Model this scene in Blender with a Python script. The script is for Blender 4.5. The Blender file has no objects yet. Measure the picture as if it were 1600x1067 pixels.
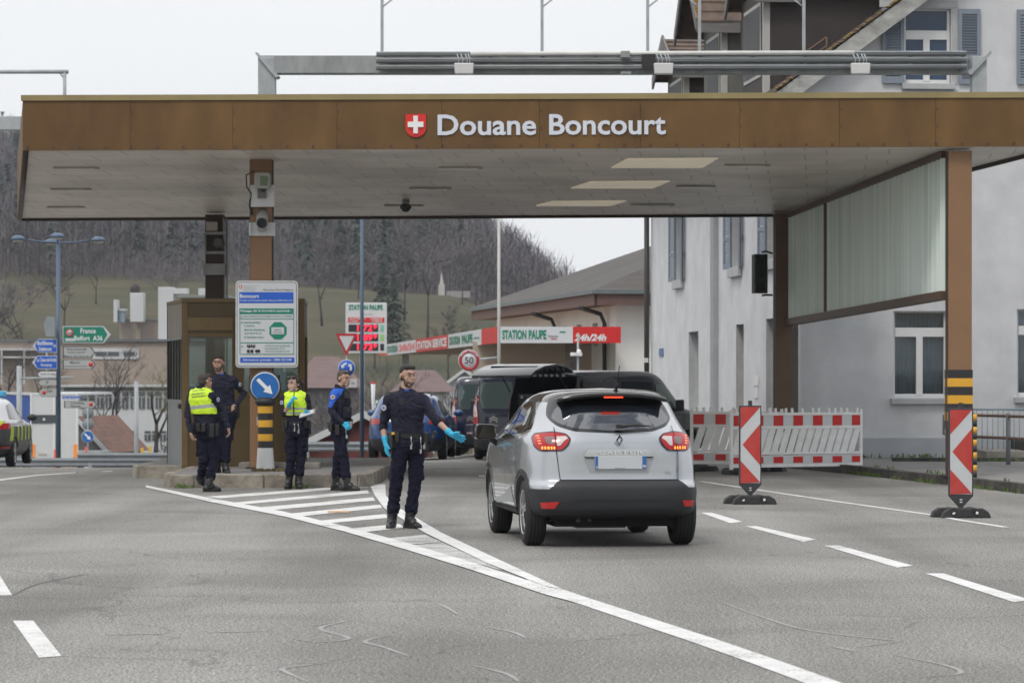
import bpy, bmesh, math, random
import numpy as np
from mathutils import Vector, Matrix, noise, geometry
from mathutils.bvhtree import BVHTree
from math import sin, cos, pi, radians, sqrt, atan2
random.seed(7)
C = bpy.context.scene.collection
F = 4900.0; HZ = 595.0; CH = 1.65          # focal length in photo pixels, horizon row, eye height
# ------------------------------------------------------------------ camera
cam = bpy.data.cameras.new('camera'); cam_o = bpy.data.objects.new('camera', cam); C.objects.link(cam_o)
cam_o.location = (0, 0, CH); cam_o.rotation_euler = (pi/2, 0, 0)
cam.sensor_width = 36; cam.lens = F/1600*36; cam.shift_y = (HZ-533.5)/1600
cam.clip_start = 0.5; cam.clip_end = 6000
cam.dof.use_dof = True; cam.dof.focus_distance = 33; cam.dof.aperture_fstop = 6
bpy.context.scene.camera = cam_o
# ------------------------------------------------------------------ sky, sun, exposure
SUN_EL, SUN_AZ = radians(52), radians(205)
w = bpy.data.worlds.new("World"); bpy.context.scene.world = w; w.use_nodes = True
nt = w.node_tree; N = nt.nodes; L = nt.links
for n in list(N): N.remove(n)
out = N.new('ShaderNodeOutputWorld'); bg = N.new('ShaderNodeBackground')
sky = N.new('ShaderNodeTexSky'); sky.sky_type = 'NISHITA'; sky.sun_disc = False
sky.sun_elevation = SUN_EL; sky.sun_rotation = SUN_AZ; sky.air_density = 1.5; sky.dust_density = 3
tc = N.new('ShaderNodeTexCoord'); mp = N.new('ShaderNodeMapping'); mp.inputs['Scale'].default_value = (1, 1, 2.2)
nz = N.new('ShaderNodeTexNoise'); nz.inputs['Scale'].default_value = 7; nz.inputs['Detail'].default_value = 12
nz.inputs['Roughness'].default_value = .62; nz.inputs['Distortion'].default_value = .5
L.new(tc.outputs['Generated'], mp.inputs[0]); L.new(mp.outputs[0], nz.inputs[0])
sep = N.new('ShaderNodeSeparateXYZ'); L.new(tc.outputs['Generated'], sep.inputs[0])
# broken cloud to the south (behind the photographer), closed pale overcast to the north
mr = N.new('ShaderNodeMapRange'); mr.inputs[1].default_value = -.35; mr.inputs[2].default_value = .35
mr.inputs[3].default_value = 0; mr.inputs[4].default_value = 1; L.new(sep.outputs['Y'], mr.inputs[0])
ad = N.new('ShaderNodeMath'); ad.operation = 'MULTIPLY_ADD'; L.new(mr.outputs[0], ad.inputs[0]); ad.inputs[1].default_value = .42
L.new(nz.outputs[0], ad.inputs[2])
cr = N.new('ShaderNodeValToRGB'); e = cr.color_ramp.elements
e[0].position = .47; e[0].color = (0, 0, 0, 1); e[1].position = .60; e[1].color = (1, 1, 1, 1); L.new(ad.outputs[0], cr.inputs[0])
hs = N.new('ShaderNodeHueSaturation'); hs.inputs['Saturation'].default_value = .75; hs.inputs['Value'].default_value = 1.0
L.new(sky.outputs[0], hs.inputs['Color'])
# cloud deck: brighter overhead than at the horizon
mr2 = N.new('ShaderNodeMapRange'); mr2.inputs[1].default_value = 0; mr2.inputs[2].default_value = .8
mr2.inputs[3].default_value = 8.3; mr2.inputs[4].default_value = 14.5; L.new(sep.outputs['Z'], mr2.inputs[0])
nz2 = N.new('ShaderNodeTexNoise'); nz2.inputs['Scale'].default_value = 1.8; nz2.inputs['Detail'].default_value = 6
L.new(mp.outputs[0], nz2.inputs[0])
mr3 = N.new('ShaderNodeMapRange'); mr3.inputs[1].default_value = .3; mr3.inputs[2].default_value = .7
mr3.inputs[3].default_value = .96; mr3.inputs[4].default_value = 1.04; L.new(nz2.outputs[0], mr3.inputs[0])
mm = N.new('ShaderNodeMath'); mm.operation = 'MULTIPLY'; L.new(mr2.outputs[0], mm.inputs[0]); L.new(mr3.outputs[0], mm.inputs[1])
vm = N.new('ShaderNodeVectorMath'); vm.operation = 'SCALE'; vm.inputs[0].default_value = (.985, 1.0, 1.015); L.new(mm.outputs[0], vm.inputs['Scale'])
mx = N.new('ShaderNodeMix'); mx.data_type = 'RGBA'; L.new(cr.outputs[0], mx.inputs[0]); L.new(hs.outputs[0], mx.inputs[6]); L.new(vm.outputs[0], mx.inputs[7])
L.new(mx.outputs[2], bg.inputs[0]); bg.inputs[1].default_value = .1
L.new(bg.outputs[0], out.inputs[0])
sl = bpy.data.lights.new('sun', 'SUN'); sl.energy = 1.1; sl.angle = radians(14); sl.color = (1, .96, .9)
so = bpy.data.objects.new('sun', sl); C.objects.link(so); so.rotation_euler = (pi/2-SUN_EL, 0, pi-SUN_AZ+0)
so.location = (0, 0, 60)
vs = bpy.context.scene.view_settings; vs.view_transform = 'Standard'; vs.look = 'None'; vs.gamma = 1; vs.exposure = 0.1
bpy.context.scene.cycles.max_bounces = 6; bpy.context.scene.cycles.volume_bounces = 0
bpy.context.scene.cycles.transparent_max_bounces = 8

# ------------------------------------------------------------------ pixel helpers
def fall(x): return .0003+.0006*min(1, max(0, (-1-x)/7))
def T(x, y):                                # height of road and ground
    z = 0.0
    if y > 52: z = -fall(x)*(y-52)**2
    return max(z, -3.5)
def P(px, py, Y): s = F/Y; return Vector(((px-800)/s, Y, CH-(py-HZ)/s))
def G(px, py, z=0.0): s = (py-HZ)/(CH-z); return Vector(((px-800)/s, F/s, z))
# ------------------------------------------------------------------ materials
MATS = {}
def mat(name, col, rough=.6, metal=0, var=.12, vs_=3.0, bump=0, bs=40.0, emit=0, coat=0, spec=.5, col2=None, stretch=None, alpha=None, fine=0, trans=0, ior=1.5):
    if name in MATS: return MATS[name]
    m = bpy.data.materials.new(name); m.use_nodes = True; n = m.node_tree.nodes; l = m.node_tree.links
    b = n['Principled BSDF']; b.inputs['Roughness'].default_value = rough; b.inputs['Metallic'].default_value = metal
    b.inputs['Specular IOR Level'].default_value = spec; b.inputs['Coat Weight'].default_value = coat
    b.inputs['Coat Roughness'].default_value = .06
    b.inputs['IOR'].default_value = ior
    if trans: b.inputs['Transmission Weight'].default_value = trans
    c = tuple(col)+(1,)
    if var > 0 or col2:
        t = n.new('ShaderNodeTexCoord'); src = t.outputs['Object']
        if stretch:
            mpn = n.new('ShaderNodeMapping'); mpn.inputs['Scale'].default_value = stretch; l.new(src, mpn.inputs[0]); src = mpn.outputs[0]
        z = n.new('ShaderNodeTexNoise'); z.inputs['Scale'].default_value = vs_; z.inputs['Detail'].default_value = 8; z.inputs['Roughness'].default_value = .62
        l.new(src, z.inputs[0])
        r = n.new('ShaderNodeValToRGB'); r.color_ramp.elements[0].position = .3; r.color_ramp.elements[1].position = .7
        c2 = tuple(col2)+(1,) if col2 else tuple(min(1, v*(1+var)) for v in col)+(1,)
        c1 = c if col2 else tuple(v*(1-var) for v in col)+(1,)
        r.color_ramp.elements[0].color = c1; r.color_ramp.elements[1].color = c2
        l.new(z.outputs[0], r.inputs[0]); l.new(r.outputs[0], b.inputs['Base Color'])
        if rough > .15 and metal == 0:
            rr = n.new('ShaderNodeMapRange'); rr.inputs[3].default_value = max(.05, rough-.1); rr.inputs[4].default_value = min(1, rough+.1)
            l.new(z.outputs[0], rr.inputs[0]); l.new(rr.outputs[0], b.inputs['Roughness'])
        if emit: l.new(r.outputs[0], b.inputs['Emission Color'])
    else:
        b.inputs['Base Color'].default_value = c
        if emit: b.inputs['Emission Color'].default_value = c
    if emit: b.inputs['Emission Strength'].default_value = emit
    if bump:
        t2 = n.new('ShaderNodeTexCoord'); z2 = n.new('ShaderNodeTexNoise'); z2.inputs['Scale'].default_value = bs; z2.inputs['Detail'].default_value = 5
        l.new(t2.outputs['Object'], z2.inputs[0]); bp = n.new('ShaderNodeBump'); bp.inputs['Strength'].default_value = min(1, bump); bp.inputs['Distance'].default_value = .02
        l.new(z2.outputs[0], bp.inputs['Height']); l.new(bp.outputs[0], b.inputs['Normal'])
    MATS[name] = m; return m
# ------------------------------------------------------------------ object helpers
def tag(o, label, cat, group=None, kind=None):
    if label: o['label'] = label
    if cat: o['category'] = cat
    if group: o['group'] = group
    if kind: o['kind'] = kind
    return o
def thing(name, label, cat, loc=(0, 0, 0), rz=0, group=None):
    o = bpy.data.objects.new(name, None); C.objects.link(o); o.location = loc; o.rotation_euler = (0, 0, rz)
    o.empty_display_size = .1
    return tag(o, label, cat, group)
def copy_tree(o, parent=None, loc=None, rz=None, label=None):
    c = o.copy(); C.objects.link(c); c.parent = parent
    for ch in list(o.children): copy_tree(ch, c)
    if loc is not None: c.location = loc
    if rz is not None: c.rotation_euler = (0, 0, rz)
    if label: c['label'] = label
    return c
class MB:
    def __init__(s): s.v = []; s.f = []; s.mi = []; s.ms = []; s.sm = []
    def m(s, mt):
        if mt not in s.ms: s.ms.append(mt)
        return s.ms.index(mt)
    def add(s, vs, fs, mt, smooth=False):
        k = len(s.v); s.v += [tuple(p) for p in vs]; i = s.m(mt)
        for f in fs: s.f.append(tuple(k+a for a in f)); s.mi.append(i); s.sm.append(smooth)
        return s
    def box(s, c, d, mt, rz=0, M=None):
        x, y, z = d[0]/2, d[1]/2, d[2]/2
        vs = [Vector((a, b, e)) for a in (-x, x) for b in (-y, y) for e in (-z, z)]
        if rz: R = Matrix.Rotation(rz, 3, 'Z'); vs = [R@v for v in vs]
        if M is not None: vs = [M@v for v in vs]
        vs = [v+Vector(c) for v in vs]
        return s.add(vs, [(0, 1, 3, 2), (4, 6, 7, 5), (0, 4, 5, 1), (2, 3, 7, 6), (0, 2, 6, 4), (1, 5, 7, 3)], mt)
    def b2(s, a, b, mt):                     # box from corner to corner
        a = Vector(a); b = Vector(b)
        return s.box((a+b)/2, tuple(abs(t) for t in (b-a)), mt)
    def cyl(s, a, b, r0, mt, r1=None, n=12, smooth=True, caps=True):
        a = Vector(a); b = Vector(b); r1 = r0 if r1 is None else r1
        d = (b-a); q = d.normalized() if d.length > 0 else Vector((0, 0, 1))
        u = q.orthogonal().normalized(); w_ = q.cross(u)
        vs = []
        for p, r in ((a, r0), (b, r1)):
            for i in range(n): t = 2*pi*i/n; vs.append(p+u*(r*cos(t))+w_*(r*sin(t)))
        fs = [(i, (i+1) % n, n+(i+1) % n, n+i) for i in range(n)]
        s.add(vs, fs, mt, smooth)
        if caps:
            k = len(s.v)-2*n; i = s.m(mt)
            s.f.append(tuple(k+j for j in reversed(range(n)))); s.mi.append(i); s.sm.append(False)
            s.f.append(tuple(k+n+j for j in range(n))); s.mi.append(i); s.sm.append(False)
        return s
    def tube(s, pts, r, mt, n=8, radii=None):
        pts = [Vector(p) for p in pts]; vs = []
        prev = None
        for j, p in enumerate(pts):
            d = (pts[min(j+1, len(pts)-1)]-pts[max(j-1, 0)]).normalized()
            if prev is None: u = d.orthogonal().normalized()
            else:
                u = (prev-d*prev.dot(d)); u = u.normalized() if u.length > 1e-6 else d.orthogonal().normalized()
            prev = u; w_ = d.cross(u); rr = radii[j] if radii else r
            for i in range(n): t = 2*pi*i/n; vs.append(p+u*(rr*cos(t))+w_*(rr*sin(t)))
        fs = []
        for j in range(len(pts)-1):
            for i in range(n): fs.append((j*n+i, j*n+(i+1) % n, (j+1)*n+(i+1) % n, (j+1)*n+i))
        fs.append(tuple(reversed(range(n)))); k = (len(pts)-1)*n; fs.append(tuple(k+i for i in range(n)))
        return s.add(vs, fs, mt, True)
    def sph(s, c, r, mt, nu=14, nv=9, rot=None):
        r = (r, r, r) if not hasattr(r, '__len__') else r
        vs = [Vector((0, 0, -1))]
        for j in range(1, nv):
            ph = -pi/2+pi*j/nv
            for i in range(nu): t = 2*pi*i/nu; vs.append(Vector((cos(ph)*cos(t), cos(ph)*sin(t), sin(ph))))
        vs.append(Vector((0, 0, 1)))
        vs = [Vector((v.x*r[0], v.y*r[1], v.z*r[2])) for v in vs]
        if rot is not None: vs = [rot@v for v in vs]
        vs = [v+Vector(c) for v in vs]
        fs = [(0, 1+(i+1) % nu, 1+i) for i in range(nu)]
        for j in range(nv-2):
            for i in range(nu): a = 1+j*nu; fs.append((a+i, a+(i+1) % nu, a+nu+(i+1) % nu, a+nu+i))
        k = len(vs)-1; a = 1+(nv-2)*nu
        fs += [(a+i, a+(i+1) % nu, k) for i in range(nu)]
        return s.add(vs, fs, mt, True)
    def prism(s, pts, d, mt, o=(0, 0, 0), U=(1, 0, 0), V=(0, 0, 1), smooth=False):   # 2-D outline in (U,V), extruded by vector d
        U = Vector(U); V = Vector(V); o = Vector(o); d = Vector(d); n = len(pts)
        a = [o+U*p[0]+V*p[1] for p in pts]; b = [p+d for p in a]
        fs = [tuple(range(n)), tuple(n+i for i in reversed(range(n)))]+[(i, n+i, n+(i+1) % n, (i+1) % n) for i in range(n)]
        return s.add(a+b, fs, mt, smooth)
    def lathe(s, prof, mt, o=(0, 0, 0), axis='Z', n=20, smooth=True):   # prof (r, h)
        vs = []; o = Vector(o)
        for r, h in prof:
            for i in range(n):
                t = 2*pi*i/n; p = (r*cos(t), r*sin(t), h)
                if axis == 'X': p = (h, r*cos(t), r*sin(t))
                if axis == 'Y': p = (r*cos(t), h, r*sin(t))
                vs.append(o+Vector(p))
        fs = []
        for j in range(len(prof)-1):
            for i in range(n): fs.append((j*n+i, j*n+(i+1) % n, (j+1)*n+(i+1) % n, (j+1)*n+i))
        if prof[0][0] > 1e-4 and prof[-1][0] < 1e-4: fs.append(tuple(reversed(range(n))))
        if prof[-1][0] > 1e-4 and prof[0][0] < 1e-4: k = (len(prof)-1)*n; fs.append(tuple(k+i for i in range(n)))
        return s.add(vs, fs, mt, smooth)
    def build(s, name, parent=None, bevel=0, loc=None, fixn=True):
        me = bpy.data.meshes.new(name); me.from_pydata(s.v, [], s.f)
        for mt in s.ms: me.materials.append(mt)
        me.polygons.foreach_set('material_index', s.mi); me.polygons.foreach_set('use_smooth', s.sm)
        me.update()
        if fixn and len(s.f) < 20000:
            bm = bmesh.new(); bm.from_mesh(me); bmesh.ops.recalc_face_normals(bm, faces=bm.faces); bm.to_mesh(me); bm.free()
        o = bpy.data.objects.new(name, me); C.objects.link(o)
        if parent: o.parent = parent
        if loc is not None: o.location = loc
        if bevel:
            b = o.modifiers.new('bevel', 'BEVEL'); b.width = bevel; b.segments = 2; b.limit_method = 'ANGLE'; b.angle_limit = radians(40)
        return o
def circ(cx, cy, r, n=28, a0=0, a1=2*pi):
    k = n if abs(a1-a0-2*pi) > 1e-6 else n
    return [(cx+r*cos(a0+(a1-a0)*i/(n if abs(a1-a0-2*pi) < 1e-6 else n-1)), cy+r*sin(a0+(a1-a0)*i/(n if abs(a1-a0-2*pi) < 1e-6 else n-1))) for i in range(k)]
def rnd(pts, r, k=4):                        # round polygon corners
    out_ = []
    n = len(pts)
    for i in range(n):
        p = Vector(pts[i][:2]+(0,)) if isinstance(pts[i], tuple) else Vector((pts[i][0], pts[i][1], 0))
        a = Vector((pts[i-1][0], pts[i-1][1], 0)); b = Vector((pts[(i+1) % n][0], pts[(i+1) % n][1], 0))
        ra = min(r, (a-p).length*.45); rb = min(r, (b-p).length*.45)
        A = p+(a-p).normalized()*ra; B = p+(b-p).normalized()*rb
        for j in range(k+1):
            t = j/k; q = A*(1-t)**2+p*2*t*(1-t)+B*t*t; out_.append((q.x, q.y))
    return out_
TXT = {}
def text_mesh(s, bold=0.0):
    key = (s, bold)
    if key not in TXT:
        cu = bpy.data.curves.new('t', 'FONT'); cu.body = s; cu.resolution_u = 3; cu.offset = bold
        ob = bpy.data.objects.new('t', cu); C.objects.link(ob); dg = bpy.context.evaluated_depsgraph_get(); dg.update()
        me = bpy.data.meshes.new_from_object(ob.evaluated_get(dg)); C.objects.unlink(ob); bpy.data.objects.remove(ob)
        v = [tuple(x.co) for x in me.vertices]; f = [tuple(p.vertices) for p in me.polygons]
        xs = [a[0] for a in v]; ys = [a[1] for a in v]
        TXT[key] = (v, f, min(xs), max(xs), min(ys), max(ys)); bpy.data.meshes.remove(me)
    return TXT[key]
def text(mb, s, mt, o, w_, h, U=(1, 0, 0), V=(0, 0, 1), bold=.01, shear=0, hold=None):
    """lettering s fitted in a w_ x h box whose lower-left corner is o; hold = string whose height sets the scale"""
    v, f, x0, x1, y0, y1 = text_mesh(s, bold); U = Vector(U); V = Vector(V); o = Vector(o)
    if hold: _, _, _, _, y0, y1 = text_mesh(hold, bold)
    sx = w_/(x1-x0); sy = h/(y1-y0)
    mb.add([o+U*((a[0]-x0)*sx+shear*(a[1]-y0)*sy)+V*((a[1]-y0)*sy) for a in v], f, mt)
def bake(o):                                  # apply modifiers
    dg = bpy.context.evaluated_depsgraph_get(); dg.update()
    me = bpy.data.meshes.new_from_object(o.evaluated_get(dg)); old = o.data; o.modifiers.clear(); o.data = me
    bpy.data.meshes.remove(old); return o
# ================================================================== THE SETTING
def asphalt():
    m = bpy.data.materials.new('asphalt'); m.use_nodes = True; n = m.node_tree.nodes; l = m.node_tree.links; b = n['Principled BSDF']
    t = n.new('ShaderNodeTexCoord')
    def noi(sc, det=4, dist=0, scale=None):
        z = n.new('ShaderNodeTexNoise'); z.inputs['Scale'].default_value = sc; z.inputs['Detail'].default_value = det; z.inputs['Distortion'].default_value = dist
        if scale:
            q = n.new('ShaderNodeMapping'); q.inputs['Scale'].default_value = scale; l.new(t.outputs['Object'], q.inputs[0]); l.new(q.outputs[0], z.inputs[0])
        else: l.new(t.outputs['Object'], z.inputs[0])
        return z
    fine = noi(62, 2); med = noi(24, 6); big = noi(.30, 7, .8); streak = noi(1.0, 5, .3, (.75, .05, 1))
    def ramp(z, p0, p1, c0, c1):
        r = n.new('ShaderNodeValToRGB'); r.color_ramp.elements[0].position = p0; r.color_ramp.elements[1].position = p1
        r.color_ramp.elements[0].color = c0+(1,); r.color_ramp.elements[1].color = c1+(1,); l.new(z.outputs[0], r.inputs[0]); return r
    a = ramp(fine, .40, .62, (.08, .079, .077), (.40, .392, .374))
    def mul(x, y):
        k = n.new('ShaderNodeMix'); k.data_type = 'RGBA'; k.blend_type = 'MULTIPLY'; k.inputs[0].default_value = 1; l.new(x, k.inputs[6]); l.new(y, k.inputs[7]); return k.outputs[2]
    o = mul(a.outputs[0], ramp(med, .38, .62, (.74, .74, .74), (1.16, 1.16, 1.15)).outputs[0])
    o = mul(o, ramp(big, .35, .65, (.76, .75, .735), (1.10, 1.095, 1.08)).outputs[0])
    o = mul(o, ramp(streak, .36, .6, (.76, .755, .745), (1.05, 1.05, 1.05)).outputs[0])
    # small dark stones / oil specks
    vo = n.new('ShaderNodeTexVoronoi'); vo.inputs['Scale'].default_value = 1.3; l.new(t.outputs['Object'], vo.inputs[0])
    o = mul(o, ramp(vo, .02, .035, (.45, .45, .45), (1, 1, 1)).outputs[0])
    # fine cracks and seams
    cv = n.new('ShaderNodeTexVoronoi'); cv.feature = 'DISTANCE_TO_EDGE'; cv.inputs['Scale'].default_value = .16
    dz = noi(.8, 6); va = n.new('ShaderNodeVectorMath'); va.operation = 'MULTIPLY_ADD'; l.new(dz.outputs['Color'], va.inputs[0]); va.inputs[1].default_value = (2.2, 2.2, 0); l.new(t.outputs['Object'], va.inputs[2]); l.new(va.outputs[0], cv.inputs[0])
    o = mul(o, ramp(cv, .0008, .0022, (.62, .62, .62), (1, 1, 1)).outputs[0])
    l.new(o, b.inputs['Base Color']); b.inputs['Roughness'].default_value = .85
    bp = n.new('ShaderNodeBump'); bp.inputs['Strength'].default_value = .5; bp.inputs['Distance'].default_value = .01; l.new(fine.outputs[0], bp.inputs['Height']); l.new(bp.outputs[0], b.inputs['Normal'])
    return m
ASPH = asphalt()
def sheet(name, xs, ys, zf, mt, kind='structure'):
    v = [(x, y, zf(x, y)) for y in ys for x in xs]; k = len(xs)
    f = [(j*k+i, j*k+i+1, (j+1)*k+i+1, (j+1)*k+i) for j in range(len(ys)-1) for i in range(k-1)]
    mb = MB(); mb.add(v, f, mt, True); o = mb.build(name); o['kind'] = kind; return o
xs = [-60, -40, -25, -18, -14, -11, -9, -8, -7, -6, -5, -4, -3, -2, -1, 0, 2, 4, 6, 9, 14, 20]
ys = [-30, 0, 20, 35, 45, 50]+[52+2*i for i in range(60)]
road = sheet('road', xs, ys, lambda x, y: T(x, y), ASPH)
# terrain: valley floor, meadow slope, wooded ridge
RX = [-420, -300, -139, -60, -7, 10, 20, 38, 70, 150, 400]; RZ = [100, 84, 59, 45, 33, 19, 9, 3, 2, 2, 2]
def hill(x, y):
    if y < 175: return T(x, y)-.12 if y < 172 else -3.6
    xa = x*850/max(y, 400)
    r = float(np.interp(xa, RX, RZ)); m = min(18.5, r*.62) if x > -10*y/500 else 18.5
    m = float(np.interp(xa, [-200, -139, -60, -12, 0, 15, 30, 60], [19, 18, 16.5, 15, 12.5, 8, 4, 2]))
    z = float(np.interp(y, [175, 270, 330, 500, 560, 850, 1000, 2500], [-3.6, -3.0, 1.5, m, m+(r-m)*.14, r, r*1.02, r*.9]))
    z += 1.4*(noise.noise(Vector((x*.012, y*.012, 0))))*min(1, max(0, (y-280)/120)) if y < 3000 else 0
    return z
gx = [-1500, -1000, -700]+list(range(-500, 501, 14))+[700, 1000, 1500]
gy = [-60, 0, 60, 100, 140, 171, 175, 200, 230, 270]+list(range(285, 1000, 14))+[1100, 1400, 2500, 4500]
GRASS = mat('meadow grass', (.032, .042, .018), .95, vs_=.05, col2=(.105, .085, .052), spec=.1, bump=.3, bs=.8)
sheet('ground', gx, gy, hill, GRASS)
sheet('forest_floor', list(range(-260, 121, 10)), [516, 520, 524]+list(range(535, 1000, 15)), lambda x, y: hill(x, y)+(.35 if y > 517 else -.3), mat('leaf litter', (.045, .035, .028), .95, vs_=.2, col2=(.08, .062, .05)))
# ------------------------------------------------------------------ road markings
def paint(name, c0, c1, lo, hi):
    m = mat(name, c0, .75, vs_=5, col2=c1, bump=.3, bs=70); n = m.node_tree.nodes; l = m.node_tree.links; b = n['Principled BSDF']; src = b.inputs['Base Color'].links[0].from_socket
    t = n.new('ShaderNodeTexCoord'); z = n.new('ShaderNodeTexNoise'); z.inputs['Scale'].default_value = 38; z.inputs['Detail'].default_value = 6; z.inputs['Roughness'].default_value = .7; z2 = n.new('ShaderNodeTexNoise'); z2.inputs['Scale'].default_value = 1.3; z2.inputs['Detail'].default_value = 5
    l.new(t.outputs['Object'], z.inputs[0]); l.new(t.outputs['Object'], z2.inputs[0]); a = n.new('ShaderNodeMath'); a.operation = 'MULTIPLY_ADD'; a.inputs[1].default_value = .6; l.new(z2.outputs[0], a.inputs[0]); l.new(z.outputs[0], a.inputs[2])
    r = n.new('ShaderNodeValToRGB'); r.color_ramp.elements[0].position = lo; r.color_ramp.elements[1].position = hi; l.new(a.outputs[0], r.inputs[0]); x = n.new('ShaderNodeMix'); x.data_type = 'RGBA'; l.new(r.outputs[0], x.inputs[0]); x.inputs[6].default_value = (.2, .197, .19, 1); l.new(src, x.inputs[7]); l.new(x.outputs[2], b.inputs['Base Color']); return m
PAINT = paint('road paint', (.52, .52, .515), (.70, .70, .69), .62, .74)
PAINTW = paint('worn road paint', (.42, .42, .415), (.62, .62, .61), .72, .86)
CHALK = mat('chalk', (.21, .21, .205), .9, vs_=9, col2=(.36, .36, .355))
def marking(name, polys, label, z=.004, mt=PAINT):
    mb = MB()
    for p in polys:
        v = [G(a, b) for a, b in p]; v = [(q.x, q.y, T(q.x, q.y)+z) for q in v]; mb.add(v, [tuple(range(len(v)))], mt)
    o = mb.build(name); o['kind'] = 'structure'; return o
def ribbon(name, pts, w_, z=.004, mt=PAINT, zf=None, taper=False):
    q = [G(a, b) for a, b in pts]; mb = MB(); vs = []
    for i, p in enumerate(q):
        d = (q[min(i+1, len(q)-1)]-q[max(0, i-1)]); d.z = 0; d.normalize(); nn = Vector((d.y, -d.x, 0))
        ww = w_*(.25+.75*sin(pi*(i+.3)/(len(q)-.4))) if taper else w_
        for s_ in (-1, 1): r = p+nn*(s_*ww/2); vs.append((r.x, r.y, T(r.x, r.y)+z))
    mb.add(vs, [(2*i, 2*i+1, 2*i+3, 2*i+2) for i in range(len(q)-1)], mt); o = mb.build(name); o['kind'] = 'structure'; return o
def spl(pts, k=6):                            # smooth a px polyline
    r = []
    for i in range(len(pts)-1):
        p0 = pts[max(0, i-1)]; p1 = pts[i]; p2 = pts[i+1]; p3 = pts[min(len(pts)-1, i+2)]
        for j in range(k):
            t = j/k; r.append(tuple(.5*((2*p1[a])+(-p0[a]+p2[a])*t+(2*p0[a]-5*p1[a]+4*p2[a]-p3[a])*t*t+(-p0[a]+3*p1[a]-3*p2[a]+p3[a])*t**3) for a in (0, 1)))
    r.append(pts[-1]); return r
def strip(name, top, bot, z, mt=PAINT):
    return marking(name, [[top[i], top[i+1], bot[i+1], bot[i]] for i in range(len(top)-1)], None, z, mt)
strip('road_marking', [(228, 758.5), (331, 779), (445, 800), (540, 823), (637, 849), (740, 880), (850, 916), (885, 928)],
      [(228, 762), (331, 785), (445, 807.5), (540, 831.5), (637, 860), (740, 892), (850, 929), (898, 942)], .008)
strip('road_marking', [(577, 757), (586, 775), (600, 794), (664, 833), (760, 880), (850, 916)],
      [(602, 757), (603, 775), (624, 794), (690, 833), (790, 880), (880, 922)], .0085)
ribbon('road_marking', [(815, 906), (862, 922), (900, 935), (1000, 968), (1100, 1001), (1200, 1036), (1310, 1076)], .20, .0045)
marking('road_marking', [[(322, 776), (572, 757.5), (576, 761), (345, 778.5)], [(357, 786), (574, 766), (577, 770.5), (375, 788.5)],
    [(397, 793.5), (583, 777), (586, 782), (419, 797.5)], [(441, 803.5), (594, 788.5), (597, 793.5), (462, 807.5)],
    [(495, 814), (602, 803), (608, 809), (513, 817.5)], [(546, 826), (624, 818.5), (632, 824.5), (567, 831.5)]], None, .004)
marking('road_marking', [[(606, 841), (664, 835.5), (690, 847), (640, 851)], [(643, 852), (692, 848), (790, 893), (720, 874)]], None, .004, PAINTW)
marking('road_marking', [[(20, 970), (52, 970), (96, 1025), (61, 1028)], [(-48, 880), (-12, 880), (19, 930), (-18, 931)],
    [(1095, 801), (1112, 801), (1160, 815), (1141, 817.5)], [(1164, 822), (1182, 822), (1275, 843), (1255, 846.5)],
    [(1287, 852.5), (1312, 852.5), (1427, 884), (1402, 887)], [(1446, 896), (1474, 896), (1612, 938), (1584, 941)]], None, .004)
ribbon('road_marking', [(1094, 752), (1161, 762), (1307, 783.5), (1460, 805), (1496, 812), (1572, 824)], .10, .0045)
marking('road_marking', [[(-30, 752), (60, 740.5), (60, 742.5), (-30, 755)], [(60, 740.5), (118, 735.5), (118, 737), (60, 742.5)], [(160, 733.5), (176, 732), (176, 733.5), (158, 735)], [(748, 742), (768, 743), (768, 745), (748, 744)]], None, .004)
marking('road_marking', [[(512, 798.5), (548, 798.5), (545, 801), (512, 801)]], None, .0062, mat('orange road paint', (.55, .27, .06), .8, vs_=10, col2=(.4, .33, .25)))
for k, c in enumerate([[(480, 979), (540, 970), (500, 982), (545, 997), (500, 1003), (460, 998)], [(615, 992), (570, 1002), (600, 1011), (640, 1026)],
          [(530, 1034), (450, 1043), (445, 1049), (485, 1066)], [(682, 942), (700, 950), (716, 960)], [(760, 980), (800, 987), (822, 997)],
          [(1125, 940), (1180, 960), (1260, 984), (1380, 999), (1402, 1002), (1335, 1012)], [(1400, 1024), (1480, 1040), (1500, 1052), (1440, 1058)],
          [(160, 992), (260, 990)], [(318, 988), (420, 986)], [(740, 1040), (790, 1052), (810, 1064)], [(1300, 1010), (1340, 1018)]]):
    ribbon('chalk_scrawl', spl(c), .035, .003, CHALK, taper=True)
# tar joint across the carriageway, tyre marks
for c in ([(20, 930), (60, 912), (140, 896)],):
    ribbon('tyre_mark', spl(c), .035, .002, mat('tar', (.075, .074, .073), .7), taper=True)
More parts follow.
